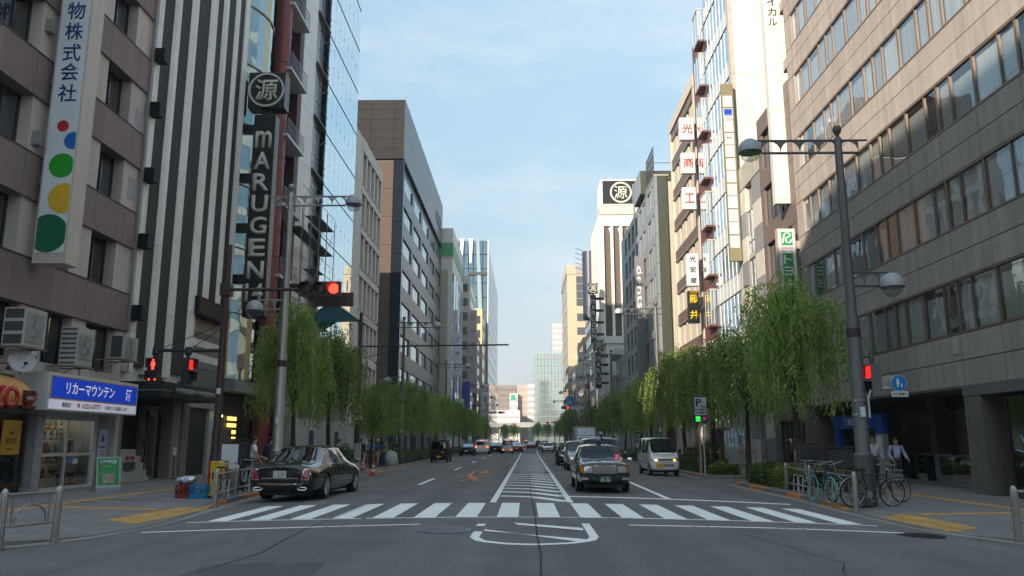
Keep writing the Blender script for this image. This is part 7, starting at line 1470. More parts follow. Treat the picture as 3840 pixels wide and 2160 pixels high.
for sx in (-1, 1):
    m_ = MB(); m_.tube([(sx * .62 + .13 * math.cos(2 * math.pi * k / 18), -2.74, .365 + .038 * math.sin(2 * math.pi * k / 18)) for k in range(19)], .014, 6, False); m_.part('exhaust', CHROME, t); m_ = MB(); m_.lathe([(.10, 0), (.10, .1)], 14, (sx * .62, -2.735, .365), 1); me = m_.mesh('exhaust_bore', PLAST)
    for v in me.vertices: v.co.z = .365 + (v.co.z - .365) * .3
    child('exhaust_bore', me, t)
c.line('sill_chrome', CHROME, 'side', [(-1.0, .30), (1.32, .30)], .03, off=.012); c.line('window_trim', CHROME, 'side', [(-1.35, 1.02), (-.6, 1.0), (.9, .985), (1.15, .99)], .022, off=.012); c.line('window_trim', CHROME, 'side', [(-1.35, 1.03), (-1.1, 1.28), (-.7, 1.41), (.1, 1.435), (.6, 1.41)], .022, off=.014)
for pts in ([(-.95, .98), (-.98, .7), (-.85, .35)], [(.12, .97), (.12, .33)], [(1.15, .97), (1.2, .33)]): c.line('door_seam', PLAST, 'side', pts, .012, off=.004)
for y in (-.62, .36): c.line('door_handle', CHROME, 'side', [(y, .86), (y + .2, .86)], .022, off=.03)
c.mirrors(1.12, 1.02, BLK); m_ = MB(); [m_.box((x - .24, y - .1, .5), (x + .24, y + .12, 1.18)) for x in (-.4, .4) for y in (-.7, .25)]; m_.part('seat', M('seat leather', (.05, .035, .025), .6), t)
m_ = MB(); m_.box((-.5, -1.3, .9), (.5, -1.0, .93)); m_.part('parcel_shelf', PLAST, t)
# dark taxi at the stop line
NAVYC = CARP('taxi navy', (.006, .010, .024), .25, .14)
st, gl = sedan(4.70, 1.695, 1.47, 0, 0, 1.0, .95, .98)
def taxi_front(c, plate, brand=True):
    c.patch('grille', CHROME, 'front', [(.36, .60), (-.36, .60), (-.34, .84), (.34, .84)], off=.012)
    for k in range(7): c.line('grille_bar', M('grille dark', (.06, .06, .065), .4, .4), 'front', [(-.335, .625 + .029 * k), (.335, .625 + .029 * k)], .011, off=.02)
    c.both('head_lamp', HLAMP, 'front', [(.65, .62), (.38, .62), (.38, .81), (.64, .81)], off=.014); c.both('turn_lamp', AMBER, 'front', [(.775, .63), (.66, .62), (.655, .81), (.76, .80)], off=.013); c.both('turn_lamp', AMBER, 'right', [(2.22, .66), (2.32, .66), (2.32, .80), (2.22, .80)], off=.012)
    c.line('bumper_top', PLAST, 'front', [(-.8, .575), (.8, .575)], .04, off=.02); c.patch('bumper_intake', PLAST, 'front', [(.5, .30), (-.5, .30), (-.5, .38), (.5, .38)], off=.01); c.both('fog_lamp', HLAMP, 'front', [(.72, .40), (.52, .40), (.52, .48), (.72, .48)], off=.016); c.plate('front', 0, .43, JP_G, plate, .36, .18, WSIGN, '品川 500')
    if brand: m_ = MB(); hy = c.bvh.ray_cast(Vector((0, 6, .73)), Vector((0, -1, 0)))[0].y; m_.prism([(-.045, .76), (-.03, .69), (.03, .69), (.045, .76), (.02, .73), (0, .77), (-.02, .73)], hy + .02, hy + .034, 1); m_.part('crown_badge', M('badge gold', (.5, .3, .06), .3, .8), c.t)
c = Car('taxi', 'dark navy taxi with green number plate waiting at the stop line', 'car', (2.43, 27.3, rz(2.4, 26)), math.pi, st, gl, (-1.38, 1.30), .31, 1.695, NAVYC, tw=.2, spokes=6); TX = c; t = c.t; taxi_front(c, '25-36')
for pts in ([(-.75, .93), (-.8, .33)], [(.05, .93), (.05, .3)], [(1.0, .93), (1.0, .3)]): c.line('door_seam', PLAST, 'side', pts, .012, off=.004)
c.line('side_moulding', PLAST, 'side', [(-1.0, .58), (.95, .58)], .035, off=.01); c.line('bonnet_seam', PLAST, 'top', [(-.62, 1.1), (-.58, 2.2)], .012, off=.004); c.line('bonnet_seam', PLAST, 'top', [(.62, 1.1), (.58, 2.2)], .012, off=.004)
def globe(c, y, H):
    m_ = MB(); m_.lathe([(.1, 0), (.07, .04), (.05, .07)], 12, (0, y, H)); m_.part('lamp_base', PLAST, c.t); m_ = MB(); m_.lathe([(0, -.10)] + [(.1 * math.sin(math.pi * k / 10), -.1 * math.cos(math.pi * k / 10)) for k in range(1, 10)] + [(0, .1)], 14, (0, y, H + .16)); m_.part('roof_globe', M('globe lilac', (.28, .28, .42), .3), c.t, True)
globe(c, .35, 1.465)
for sg in (-1, 1):
    m_ = MB(); m_.lathe([(0, -.04), (.055, -.035), (.07, .0), (.055, .05), (0, .07)], 12, (0, 0, 0), 1); me = m_.mesh('wing_mirror', CHROME, True); child('wing_mirror', me, t, (sg * .93, 1.0, .98), (0, 0, 0), (1.5, 1, 1.1)); m_ = MB(); m_.tube([(sg * .8, 1.0, .92), (sg * .9, 1.0, .97)], .015, 5); m_.part('mirror_arm', PLAST, t)
    m_ = MB(); m_.tube([(sg * .08 - .3, 1.16, 1.02), (sg * .08 + .1, 1.1, 1.06), (sg * .08 + .32, 1.08, 1.045)], .009, 5); m_.part('wiper', PLAST, t)
m_ = MB(); m_.box((-.58, .93, 1.03), (-.47, .955, 1.14)); m_.part('vacant_panel', M('panel red', (.7, .04, .08), .4, emit=(1, .06, .12), estr=.2), t)
SEATM = M('seat fabric', (.10, .10, .11), .8)
for x in (-.36, .36):
    m_ = MB(); m_.box((x - .22, -.35, .35), (x + .22, -.22, 1.02)); m_.lathe([(.05, 1.0), (.13, 1.05), (.12, 1.22), (0, 1.25)], 10, (x, -.28, 0)); m_.part('seat', SEATM, t)
m_ = MB(); m_.box((-.7, .75, .75), (.7, 1.1, .93)); m_.tube([(.36 + .17 * math.cos(2 * math.pi * k / 16), .55, .95 + .17 * math.sin(2 * math.pi * k / 16)) for k in range(17)], .014, 6, False); m_.part('dashboard', PLAST, t)
# taller indigo taxi close behind it
st, gl = van(4.4, 1.695, 1.74, .95, .98, .75)
c = Car('tall_taxi', 'tall indigo taxi queued directly behind the first taxi', 'car', (3.25, 35.4, rz(3.2, 35)), math.pi, st, gl, (-1.25, 1.4), .32, 1.695, CARP('taxi indigo', (.010, .016, .045), .3, .14), tw=.2, spokes=8); taxi_front(c, '', False); globe(c, .45, 1.73); c.mirrors(.95, 1.05, CARP('taxi indigo', (.010, .016, .045)))
# silver estate, black saloon, and others queued behind
def front_face(c, lampq, grilleq, grmat=PLAST, platez=.45, lower=True):
    c.both('head_lamp', HLAMP, 'front', lampq, off=.012); c.patch('grille', grmat, 'front', grilleq, off=.01); c.plate('front', 0, platez, JP_W, '', .33, .165)
    if lower: c.patch('intake', PLAST, 'front', [(.55, .27), (-.55, .27), (-.5, .38), (.5, .38)], off=.008); c.both('fog_lamp', HLAMP, 'front', [(.74, .38), (.62, .38), (.62, .46), (.74, .46)], off=.012)
def rear_face(c, lampq, H, lamp=RLAMP, win=None, plate=JP_W, pz=.62, third=True, txt='', bump=True):
    c.both('tail_lamp', lamp, 'rear', lampq, off=.012)
    if win: c.patch('rear_window', CARG, 'rear', win, off=.006, n=8)
    c.plate('rear', 0, pz, plate, txt, .33, .165, INK_G)
    if bump: c.line('bumper_seam', PLAST, 'rear', [(-.72, .5), (.72, .5)], .014, off=.005)
    if third and lamp is RLAMPB: c.patch('brake_light', RLAMPB, 'rear', [(-.16, H - .14), (.16, H - .14), (.16, H - .09), (-.16, H - .09)], off=.03, n=3)
SILV = CARP('silver paint', (.34, .35, .36), .75, .28); WHT = CARP('white paint gloss', (.80, .80, .78), .0, .25); BLKC = CARP('black paint', (.006, .006, .007), .2, .15)
st, gl = van(4.65, 1.72, 1.62, 1.05, .95, .8); c = Car('silver_estate', 'silver grey estate car third in the queue on the right', 'car', (3.1, 46.6, rz(3, 46)), math.pi, st, gl, (-1.3, 1.45), .32, 1.72, CARP('dark silver', (.17, .17, .18), .7, .28), tw=.2); front_face(c, [(.78, .62), (.46, .62), (.46, .76), (.76, .80)], [(.40, .56), (-.40, .56), (-.40, .74), (.40, .74)]); c.mirrors(.95, 1.02, SILV)
st, gl = sedan(4.75, 1.77, 1.45, 0, 0, .2, .98, .90); c = Car('black_saloon', 'black saloon with bright headlamp fourth in the queue on the right', 'car', (2.95, 55.6, rz(3, 55)), math.pi, st, gl, (-1.35, 1.5), .33, 1.77, BLKC, tw=.22); front_face(c, [(.80, .62), (.48, .60), (.46, .70), (.74, .76)], [(.38, .52), (-.38, .52), (-.42, .70), (.42, .70)], CHROME); c.mirrors(1.0, 1.0, BLKC)
st, gl = sedan(4.7, 1.77, 1.44, 0, 0, .2, .98, .90); c = Car('white_saloon', 'white saloon facing the camera alone in the far right lane', 'car', (3.3, 120, rz(3, 120)), math.pi, st, gl, (-1.35, 1.5), .33, 1.77, WHT, tw=.22); WSED = c; front_face(c, [(.80, .62), (.48, .60), (.46, .70), (.74, .76)], [(.38, .55), (-.38, .55), (-.42, .66), (.42, .66)]); c.mirrors(1.0, 1.0, WHT)
# white kei van signalling at the right kerb
st, gl = van(3.40, 1.475, 1.86, .22, 1.02, .50); c = Car('white_minivan', 'small white van with amber lights at the right kerb', 'van', (6.68, 41.2, rz(6.7, 41)), math.pi + R(3), st, gl, (-1.15, 1.15), .28, 1.475, WHT, tw=.16, spokes=12, sidemat=TINT); t = c.t
c.both('head_lamp', HLAMP, 'front', [(.70, .72), (.44, .72), (.46, .86), (.66, .88)], off=.012); c.both('turn_lamp', AMBLIT, 'front', [(.50, .72), (.40, .72), (.40, .80), (.50, .80)], off=.02, n=3); c.patch('grille', PLAST, 'front', [(.38, .75), (-.38, .75), (-.38, .81), (.38, .81)], off=.01); c.plate('front', .28, .52, JP_Y, '', .33, .165)
for k in range(3): c.line('bumper_slot', PLAST, 'front', [(-.42, .46 + .05 * k), (.08, .46 + .05 * k)], .022, off=.01)
c.line('wiper', PLAST, 'front', [(-.5, 1.02), (0, 1.0), (.5, 1.03)], .02, off=.03); c.line('bonnet_seam', PLAST, 'front', [(-.62, .92), (.62, .92)], .012, off=.005); c.line('bumper_seam', PLAST, 'front', [(-.66, .66), (.66, .66)], .012, off=.005)
for pts in ([(.95, 1.0), (.95, .35)], [(.1, 1.0), (.1, .35)], [(-.75, 1.0), (-.75, .35)]): c.line('door_seam', PLAST, 'side', pts, .012, off=.004)
c.mirrors(1.12, 1.18, PLAST, .14, .2); m_ = MB(); m_.box((-.6, .7, .7), (.6, .95, .98)); [m_.box((x - .2, -.2, .5), (x + .2, -.05, 1.25)) for x in (-.33, .33)]; m_.part('seat', SEATM, t)
# silver box truck in the right lane
t = thing('box_truck', 'silver box truck half hidden behind the queue on the right', 'truck', (6.4, 87.5, rz(6.4, 87)), math.pi, 'vehicles on the road'); TS = M('box aluminium', (.34, .35, .36), .35, .5, var=.06); m_ = MB(); m_.box((-1.08, -3.2, .85), (1.08, 1.6, 3.2)); m_.part('cargo_box', TS, t); m_ = MB(); m_.prism([(1.65, .5), (3.1, .5), (3.15, 1.1), (2.95, 1.35), (2.6, 2.2), (1.65, 2.25)], -.95, .95, 0); m_.part('cab', WHT, t); m_ = MB(); m_.prism([(1.65, 2.26), (2.5, 2.26), (1.7, 3.05)], -.9, .9, 0); m_.part('wind_deflector', M('deflector', (.45, .47, .48), .4), t); m_ = MB(); m_.q((.85, 2.98, 1.36), (-.85, 2.98, 1.36), (-.82, 2.66, 2.12), (.82, 2.66, 2.12)); m_.part('windscreen', CARG, t); put_wheels(t, (-2.0, 2.4), .38, .22, .85, 6); m_ = MB(); m_.box((-.9, 3.11, .6), (.9, 3.18, .85)); m_.part('bumper', PLAST, t)
for x in (-.75, .75): m_ = MB(); m_.box((x - .12, 3.12, .9), (x + .12, 3.17, 1.05)); m_.part('head_lamp', HLAMP, t)
# left side: parked black kei van and the cars ahead
st, gl = van(3.40, 1.475, 1.84, .22, 1.0, .5); c = Car('black_minivan', 'small black van parked at the left kerb with yellow plate', 'van', (-6.95, 67.2, rz(-7, 67)), R(-1), st, gl, (-1.15, 1.15), .28, 1.475, BLKC, tw=.16, spokes=8); BVAN = c; rear_face(c, [(.45, .52), (.68, .52), (.68, .58), (.45, .58)], 1.84, RLAMP, [(-.58, 1.08), (.58, 1.08), (.54, 1.62), (-.54, 1.62)], JP_Y, .45, False); c.patch('sticker', M('sticker pink', (.5, .2, .2), .5), 'rear', [(.18, .76), (.42, .76), (.42, .86), (.18, .86)], off=.014, n=2); c.patch('high_lamp', RLAMP, 'rear', [(-.12, 1.66), (.12, 1.66), (.12, 1.70), (-.12, 1.70)], off=.02, n=2); c.mirrors(1.05, 1.15, PLAST, .12, .16)
st, gl = sedan(4.8, 1.8, 1.44, 0, 0, .1, 1.0, .90); c = Car('dark_saloon', 'dark saloon with red tail lamps ahead of the parked van', 'car', (-6.75, 95, rz(-6.7, 95)), 0, st, gl, (-1.4, 1.45), .33, 1.8, BLKC, tw=.22, rearmat=M('bright rear glass', (.25, .36, .46), .05, .8, var=.02)); DSED = c; rear_face(c, [(.46, .66), (.80, .68), (.82, .82), (.50, .80)], 1.44, RLAMP, None, JP_W, .60)
st, gl = van(4.8, 1.84, 1.86, .8, 1.05, .85); c = Car('white_people_carrier', 'white people carrier with glowing brake lights on the left', 'van', (-5.5, 104.6, rz(-5.5, 104)), 0, st, gl, (-1.45, 1.45), .34, 1.84, WHT, tw=.22); WVAN = c; rear_face(c, [(.56, .88), (.86, .86), (.86, 1.02), (.64, 1.10)], 1.86, RLAMPB, [(-.72, 1.18), (.72, 1.18), (.66, 1.62), (-.66, 1.62)])
st, gl = van(3.4, 1.475, 1.88, .22, 1.0, .5); c = Car('silver_minivan', 'small silver van with lit tail lamps beside the zebra zone', 'van', (-2.3, 105, rz(-2.3, 105)), 0, st, gl, (-1.15, 1.15), .28, 1.475, CARP('silver van paint', (.44, .44, .46), .5, .3), tw=.16); SVAN = c; rear_face(c, [(.40, .50), (.64, .50), (.64, .60), (.40, .60)], 1.88, RLAMPB, [(-.56, 1.10), (.56, 1.10), (.52, 1.66), (-.52, 1.66)], JP_Y, .44)
def again(src, name, label, x, y, heading, paint=None, cat='car'):
    o = copy_tree(src.t); o.name = name; o.location = (x, y, rz(x, y)); o.rotation_euler = (0, 0, heading); o['label'] = label; o['category'] = cat
    if paint:
        for ch in o.children:
            if ch.name.startswith('body'): ch.data = ch.data.copy(); ch.data.materials[0] = paint
    return o
RED = CARP('red paint', (.32, .015, .015), .2, .2); GRN = CARP('teal paint', (.01, .22, .20), .2, .2)
again(DSED, 'red_saloon', 'red car partly hidden right of the small silver van', -1.25, 118, 0, RED); again(DSED, 'grey_saloon', 'dark grey car with lit lamps left of the small silver van', -3.7, 124, 0, CARP('grey paint', (.10, .10, .11), .6, .25)); again(DSED, 'brown_saloon', 'dark car squeezed right of the white people carrier', -4.1, 112, 0); again(WSED, 'teal_taxi', 'teal taxi behind the white saloon in the outer right lane', 6.6, 150, math.pi, GRN); again(WSED, 'oncoming_white_car', 'white car at the far left crossing the street', -4.6, 160, math.pi + .5, WHT); again(WVAN, 'grey_van', 'grey van far ahead in the left lanes', -2.3, 190, 0, SILV, 'van'); again(SVAN, 'white_far_van', 'white van far ahead beside the zebra zone', .2, 215, 0, WHT, 'van'); again(DSED, 'far_red_car', 'farthest car with red lamps in the middle', 1.2, 175, 0, RED); again(BVAN, 'far_black_van', 'black van far down the middle of the road', 3.2, 205, 0, None, 'van'); again(WSED, 'far_grey_car', 'grey car far down the right lane facing the camera', 3.6, 165, math.pi, SILV); again(WVAN, 'far_white_van', 'white van far down the right lane', 4.4, 185, math.pi, WHT, 'van'); again(WSED, 'far_dark_car', 'dark car far down the outer right lane', 6.7, 190, math.pi, BLKC); again(DSED, 'far_left_car', 'dark car farthest in the left kerb lane', -6.6, 170, 0, BLKC); again(WSED, 'far_blue_car', 'dark blue car farthest in the right lane', 3.8, 240, math.pi, NAVYC); again(SVAN, 'far_kei_van', 'pale van farthest in the left lanes', -5.4, 235, 0, SILV, 'van')
# ------------------------------------------------------------------ bicycles
def bicycle(x, y, rot, frame_c, label, tyre=None, r=.335, basket=False, tilt=0, z=.125, guard=True):
    """two spoked wheels, diamond frame, fork, bars, saddle, cranks; axis along the local y"""
    t = thing('bicycle', label, 'bicycle', (x, y, z), rot, 'parked bicycles'); t.rotation_euler = (0, R(tilt), rot); wb = .53
    fm = M('cycle ' + frame_c[0], frame_c[1], .35, .3, var=.05, coat=.4); ty = tyre or TYRE
    for yy in (-wb, wb):
        g = MB(); g.tube([(0, yy + r * math.cos(2 * math.pi * k / 28), r + r * math.sin(2 * math.pi * k / 28)) for k in range(29)], .019, 6, False); w = g.part('wheel', ty, t, True)
        g = MB(); g.tube([(0, yy + (r - .025) * math.cos(2 * math.pi * k / 28), r + (r - .025) * math.sin(2 * math.pi * k / 28)) for k in range(29)], .012, 5, False)
        for k in range(16): a = 2 * math.pi * k / 16; g.tube([(.02 * (-1) ** k, yy, r), (0, yy + (r - .03) * math.cos(a), r + (r - .03) * math.sin(a))], .0025, 3, False)
        g.lathe([(.025, -.045), (.025, .045)], 8, (0, yy, r), 0); child('rim', g.mesh('rim', RIMM, True), w)
        if guard: g = MB(); g.tube([(0, yy + (r + .035) * math.cos(a), r + (r + .035) * math.sin(a)) for a in [math.pi * (.12 + .7 * k / 12) if yy > 0 else math.pi * (.1 + .85 * k / 12) for k in range(13)]], .012, 5); g.part('mudguard', STEEL if guard == 1 else PLAST, t, True)
    bb = (0, -.12, .29); head = (0, .40, .76); seat = (0, -.24, .76)
    g = MB(); g.tube([bb, (0, .385, .66)], .02, 7); g.tube([seat, head], .017, 7) if r < .34 else g.tube([(0, -.2, .58), (0, .39, .72)], .02, 7); g.tube([bb, seat, (0, -.27, .86)], .016, 7); g.tube([(0, .375, .62), (0, .42, .86)], .02, 7)
    for s in (-.05, .05): g.tube([bb, (s, -wb, r)], .01, 5); g.tube([(0, -.235, .72), (s, -wb, r)], .009, 5); g.tube([(0, .38, .64), (s, .42, .58), (s, wb, r)], .012, 6)
    g.part('frame', fm, t, True)
    g = MB(); g.tube([(-.27, .30, .99), (-.24, .40, 1.0), (-.06, .44, .97), (.06, .44, .97), (.24, .40, 1.0), (.27, .30, .99)], .012, 6); g.tube([(0, .42, .84), (0, .44, .97)], .014, 6); g.part('handlebar', STEEL, t, True)
    g = MB(); [g.tube([(s * .27, .22, .985), (s * .272, .33, .995)], .018, 6) for s in (-1, 1)]; g.part('grips', PLAST, t)
    g = MB(); g.prism([(-.04, .1), (.04, .1), (.10, -.12), (.06, -.16), (-.06, -.16), (-.10, -.12)], 0, .05, 2); me = g.mesh('saddle', PLAST, False); child('saddle', me, t, (0, -.27, .86))
    g = MB(); g.lathe([(.09, -.006), (.09, .006)], 16, (.05, -.12, .29), 0); g.tube([(.06, -.12, .29), (.07, -.07, .14)], .01, 5); g.tube([(-.06, -.12, .29), (-.07, -.17, .44)], .01, 5); g.box((.06, -.11, .125), (.15, -.03, .145)); g.box((-.15, -.21, .43), (-.06, -.13, .45)); g.tube([(.05, -.12, .38), (.05, -wb, r + .04)], .006, 4); g.tube([(.05, -.12, .2), (.05, -wb, r - .04)], .006, 4); g.part('crank', RIMM, t)
    g = MB(); g.tube([(.03, -.45, .3), (.16, -.42, .01)], .009, 5); g.part('kickstand', STEEL, t)
    if basket:
        g = MB()
        for z_ in (.66, .76, .88): g.tube([(-.15, .48, z_), (.15, .48, z_), (.17, .74, z_), (-.17, .74, z_), (-.15, .48, z_)], .005, 4)
        for k in range(7): u = -.15 + .05 * k; g.tube([(u, .48, .88), (u, .48, .64), (u * 1.1, .72, .64), (u * 1.13, .74, .88)], .004, 4)
        g.part('basket', STEEL, t)
    return t
BK = ('black', (.012, .012, .013)); TEALT = M('tyre turquoise', (.05, .52, .44), .6, var=.05)
bicycle(7.98, 22.3, R(4), ('charcoal', (.02, .025, .03)), 'bicycle with turquoise tyres leaning on the right rail', TEALT, .33, False, 4, .12, False); bicycle(9.45, 21.7, R(-68), BK, 'black city bicycle rightmost of the parked row', None, .345, False, -3); bicycle(8.62, 20.55, R(-80), BK, 'black bicycle in front of the right lamp post', None, .335, True, 3); bicycle(8.42, 21.8, R(12), BK, 'black bicycle directly behind the turquoise one', None, .335, False, -5); bicycle(8.85, 25.9, R(-8), ('silver', (.4, .4, .4)), 'silver bicycle nearest the hedge on the right', None, .335, True, 4); bicycle(9.15, 23.4, R(20), ('green', (.16, .28, .03)), 'black and green bicycle in the middle of the right row', None, .335, False, -4); bicycle(8.95, 24.6, R(-16), ('grey', (.2, .2, .22)), 'grey bicycle behind the right rail beside the black cabinet', None, .335, True, 3)
bicycle(-8.42, 22.5, R(10), BK, 'black bicycle standing at the left rail before the yellow cart', None, .34, False, 3); bicycle(-9.0, 26.5, R(5), ('silver', (.4, .4, .4)), 'silver bicycle held by the man in the white shirt', None, .335, True, -2)
for k, (x, y) in enumerate(((-8.25, 22.0), (-8.33, 22.7), (-8.75, 26.0), (8.2, 21.5), (8.35, 22.6), (8.62, 25.8), (8.66, 26.4))):
    t = thing('bicycle_rack', ('%s silver wheel holder %s' % (NTH[k if k < 3 else k - 3], 'on the left pavement' if k < 3 else 'on the right pavement')), 'bicycle rack', (x, y, .125), R(20 if x < 0 else -20), 'curved wheel holders'); sg = 1 if x < 0 else -1
    for q in (-.06, .06): g = MB(); g.tube([(q, -.02, 0), (q, .12, .22), (q, .3, .42), (q, .5, .5)], .02, 6); g.part('arm', STEEL, t, True)
    g = MB(); g.tube([(-.06, .5, .5), (.06, .5, .5)], .02, 6); g.box((-.1, -.08, 0), (.1, .06, .015)); g.part('foot', STEEL, t)
# ------------------------------------------------------------------ people
def skinned(vs, es, root=0, lev=2):
    """smooth skin grown over a stick figure: vs = (x, y, z, radius)"""
    bm = bmesh.new(); L = bm.verts.layers.skin.verify(); V = []
    for i, v in enumerate(vs):
        b = bm.verts.new(v[:3]); b[L].radius = (v[3], v[4] if len(v) > 4 else v[3]); b[L].use_root = (i == root); V.append(b)
    for a, b in es: bm.edges.new((V[a], V[b]))
    me = bpy.data.meshes.new('sk'); bm.to_mesh(me); bm.free(); ob = bpy.data.objects.new('sk', me)
    ob.modifiers.new('k', 'SKIN'); s = ob.modifiers.new('s', 'SUBSURF'); s.levels = lev; s.render_levels = lev; r = eval_mesh(ob); bpy.data.objects.remove(ob); r.polygons.foreach_set('use_smooth', [True] * len(r.polygons)); return r
SKIN = M('skin', (.42, .26, .18), .55, var=.06); HAIR = M('hair black', (.012, .010, .009), .5, var=.2); SHOE = M('shoe black', (.015, .013, .012), .4)
def person(label, loc, rot, shirt, trou, H=1.72, stride=.22, swing=.18, sleeve='short', hands=None, sit=False, hat=None, skin=SKIN, bag=False, vest=None, bald=False, tie=False, coat=False):
    k = H / 1.72; t = thing('person', label, 'person', loc, rot, 'people on the street')
    P = {}; s = stride
    P['pel'] = (0, 0, .93); P['wai'] = (0, .01, 1.07); P['che'] = (0, .0, 1.28); P['nec'] = (0, .01, 1.44); P['hd1'] = (0, .03, 1.53); P['hd2'] = (0, .025, 1.63); P['hd3'] = (0, .01, 1.69)
    for sd, sg in (('R', 1), ('L', -1)):
        f = sg if stride else 0
        P['hip' + sd] = (sg * .09, 0, .90); P['kne' + sd] = (sg * .095, f * s * .5 + .05 * (stride > 0), .49); P['ank' + sd] = (sg * .095, f * s - (.05 if f < 0 else 0), .09 + (.05 if f < 0 else 0)); P['toe' + sd] = (sg * .105, f * s + .15 - (.05 if f < 0 else 0), .035)
        if sit: P['kne' + sd] = (sg * .13, .42, .9); P['ank' + sd] = (sg * .13, .5, .5); P['toe' + sd] = (sg * .13, .64, .45)
        w = -f * swing
        P['sho' + sd] = (sg * .185, 0, 1.395); P['elb' + sd] = (sg * .235, w * .6 - .03, 1.12); P['wri' + sd] = (sg * .235, w * 1.3 + .05, .885); P['han' + sd] = (sg * .228, w * 1.45 + .07, .81)
        if hands and sd in hands: e, h = hands[sd]; P['elb' + sd] = e; P['wri' + sd] = h; d = (Vector(h) - Vector(e)).normalized() * .075; P['han' + sd] = tuple(Vector(h) + d)
    for n_ in P: P[n_] = tuple(c * k for c in P[n_])
    rad = dict(pel=.125, wai=.115, che=.135, nec=.052, hd1=.075, hd2=.086, hd3=.06, hip=.085, kne=.058, ank=.04, toe=.035, sho=.06, elb=.04, wri=.027, han=.03)
    def build(nodes, links, grow, extra=()):
        idx = {n_: i for i, n_ in enumerate(nodes)}; vs = [P[n_] + (rad[n_[:3]] * k + grow,) for n_ in nodes]; es = [(idx[a], idx[b]) for a, b in links]
        for (a, p, r_) in extra: vs.append(tuple(p) + (r_,)); es.append((a if isinstance(a, int) else idx[a], len(vs) - 1))
        return vs, es, idx
    nodes = ['pel', 'wai', 'che', 'nec', 'hd1', 'hd2', 'hd3'] + [a + b for b in 'RL' for a in ('hip', 'kne', 'ank', 'toe', 'sho', 'elb', 'wri', 'han')]
    links = [('pel', 'wai'), ('wai', 'che'), ('che', 'nec'), ('nec', 'hd1'), ('hd1', 'hd2'), ('hd2', 'hd3')] + [x_ for b in 'RL' for x_ in (('pel', 'hip' + b), ('hip' + b, 'kne' + b), ('kne' + b, 'ank' + b), ('ank' + b, 'toe' + b), ('che', 'sho' + b), ('sho' + b, 'elb' + b), ('elb' + b, 'wri' + b), ('wri' + b, 'han' + b))]
    vs, es, idx = build(nodes, links, 0)
    for b, sg in (('R', 1), ('L', -1)):           # five fingers, the thumb leaving the side of the palm
        h = Vector(P['han' + b]); d = (h - Vector(P['wri' + b])).normalized(); sd_ = d.cross(Vector((sg, 0, 0))); sd_ = sd_.normalized() if sd_.length > .1 else Vector((0, 1, 0)); inn = Vector((-sg, 0, 0))
        for j in range(4):
            p1 = h + d * .03 * k + sd_ * (.024 - .016 * j); p2 = p1 + d * (.036, .042, .04, .03)[j] + inn * .012; p3 = p2 + d * .02 + inn * .018
            n0 = len(vs); vs += [tuple(p1) + (.0105,), tuple(p2) + (.009,), tuple(p3) + (.0075,)]; es += [(idx['han' + b], n0), (n0, n0 + 1), (n0 + 1, n0 + 2)]
        n0 = len(vs); p1 = Vector(P['wri' + b]).lerp(h, .5) + sd_ * .035; vs += [tuple(p1) + (.012,), tuple(p1 + d * .04 + inn * .012 + sd_ * .008) + (.010,)]; es += [(idx['wri' + b], n0), (n0, n0 + 1)]
    me = skinned(vs, es); me.materials.clear(); me.materials.append(skin); child('body', me, t)
    # face: eyes, nose, mouth, ears
    hx = Vector(P['hd2']); g = MB(); g.lathe([(0, -.02), (.012, -.012), (.014, .004), (0, .022)], 8, (hx.x, hx.y + .088 * k, hx.z - .022)); [g.lathe([(0, -.025), (.012, -.01), (.012, .015), (0, .03)], 8, (hx.x + sg * .083 * k, hx.y, hx.z - .02)) for sg in (-1, 1)]; g.part('nose_and_ears', skin, t, True)
    g = MB(); [g.box((hx.x + sg * .032 - .011, hx.y + .079 * k, hx.z + .004), (hx.x + sg * .032 + .011, hx.y + .087 * k, hx.z + .013)) for sg in (-1, 1)]; g.part('eyes', HAIR, t); g = MB(); g.box((hx.x - .022, hx.y + .072 * k, hx.z - .068), (hx.x + .022, hx.y + .082 * k, hx.z - .060)); g.part('mouth', M('lip', (.28, .11, .09), .5), t)
    if not bald:
        g = MB(); prof = [(.0, .115), (.05, .108), (.085, .075), (.099, .03), (.098, -.01), (.085, -.05)]; g.lathe(prof[::-1], 18, (0, 0, 0)); hm = g.mesh('hair', HAIR if not hat else hat[1], True)
        for v in hm.vertices:
            if v.co.y > .02 and v.co.z < .035: v.co.z = .035 + .3 * (v.co.z - .035) * 0; v.co.y *= .93
        child('hair' if not hat else hat[0], hm, t, (hx.x, hx.y - .008, hx.z + .01), (0, 0, 0), (1.0 * k, 1.04 * k, 1.0 * k) if not hat else (1.14 * k, 1.2 * k, 1.12 * k))
        if hat: g = MB(); g.lathe([(.125 * k, -.002), (.13 * k, .006), (.10 * k, .012)], 18, (hx.x, hx.y + .015, hx.z + .035)); g.part('hat_brim', hat[1], t, True); 
    tn = ['pel', 'hipR', 'kneR', 'ankR', 'hipL', 'kneL', 'ankL', 'wai']; vs, es, _ = build(tn, [('pel', 'wai'), ('pel', 'hipR'), ('hipR', 'kneR'), ('kneR', 'ankR'), ('pel', 'hipL'), ('hipL', 'kneL'), ('kneL', 'ankL')], .02); vs[-1] = vs[-1][:2] + (vs[-1][2] - .03,) + (vs[-1][3],); me = skinned(vs, es); me.materials.clear(); me.materials.append(trou); child('trousers', me, t)
    top = ['che', 'wai', 'pel', 'nec', 'shoR', 'shoL'] if not coat else ['che', 'wai', 'pel', 'nec', 'shoR', 'shoL']; P2 = dict(P); old = P['pel'], P['nec']; P['pel'] = (0, 0, (.97 if not coat else .84) * k); P['nec'] = (0, .005, 1.415 * k); nod = list(top); lk = [('che', 'wai'), ('wai', 'pel'), ('che', 'nec'), ('che', 'shoR'), ('che', 'shoL')]; ex = {}
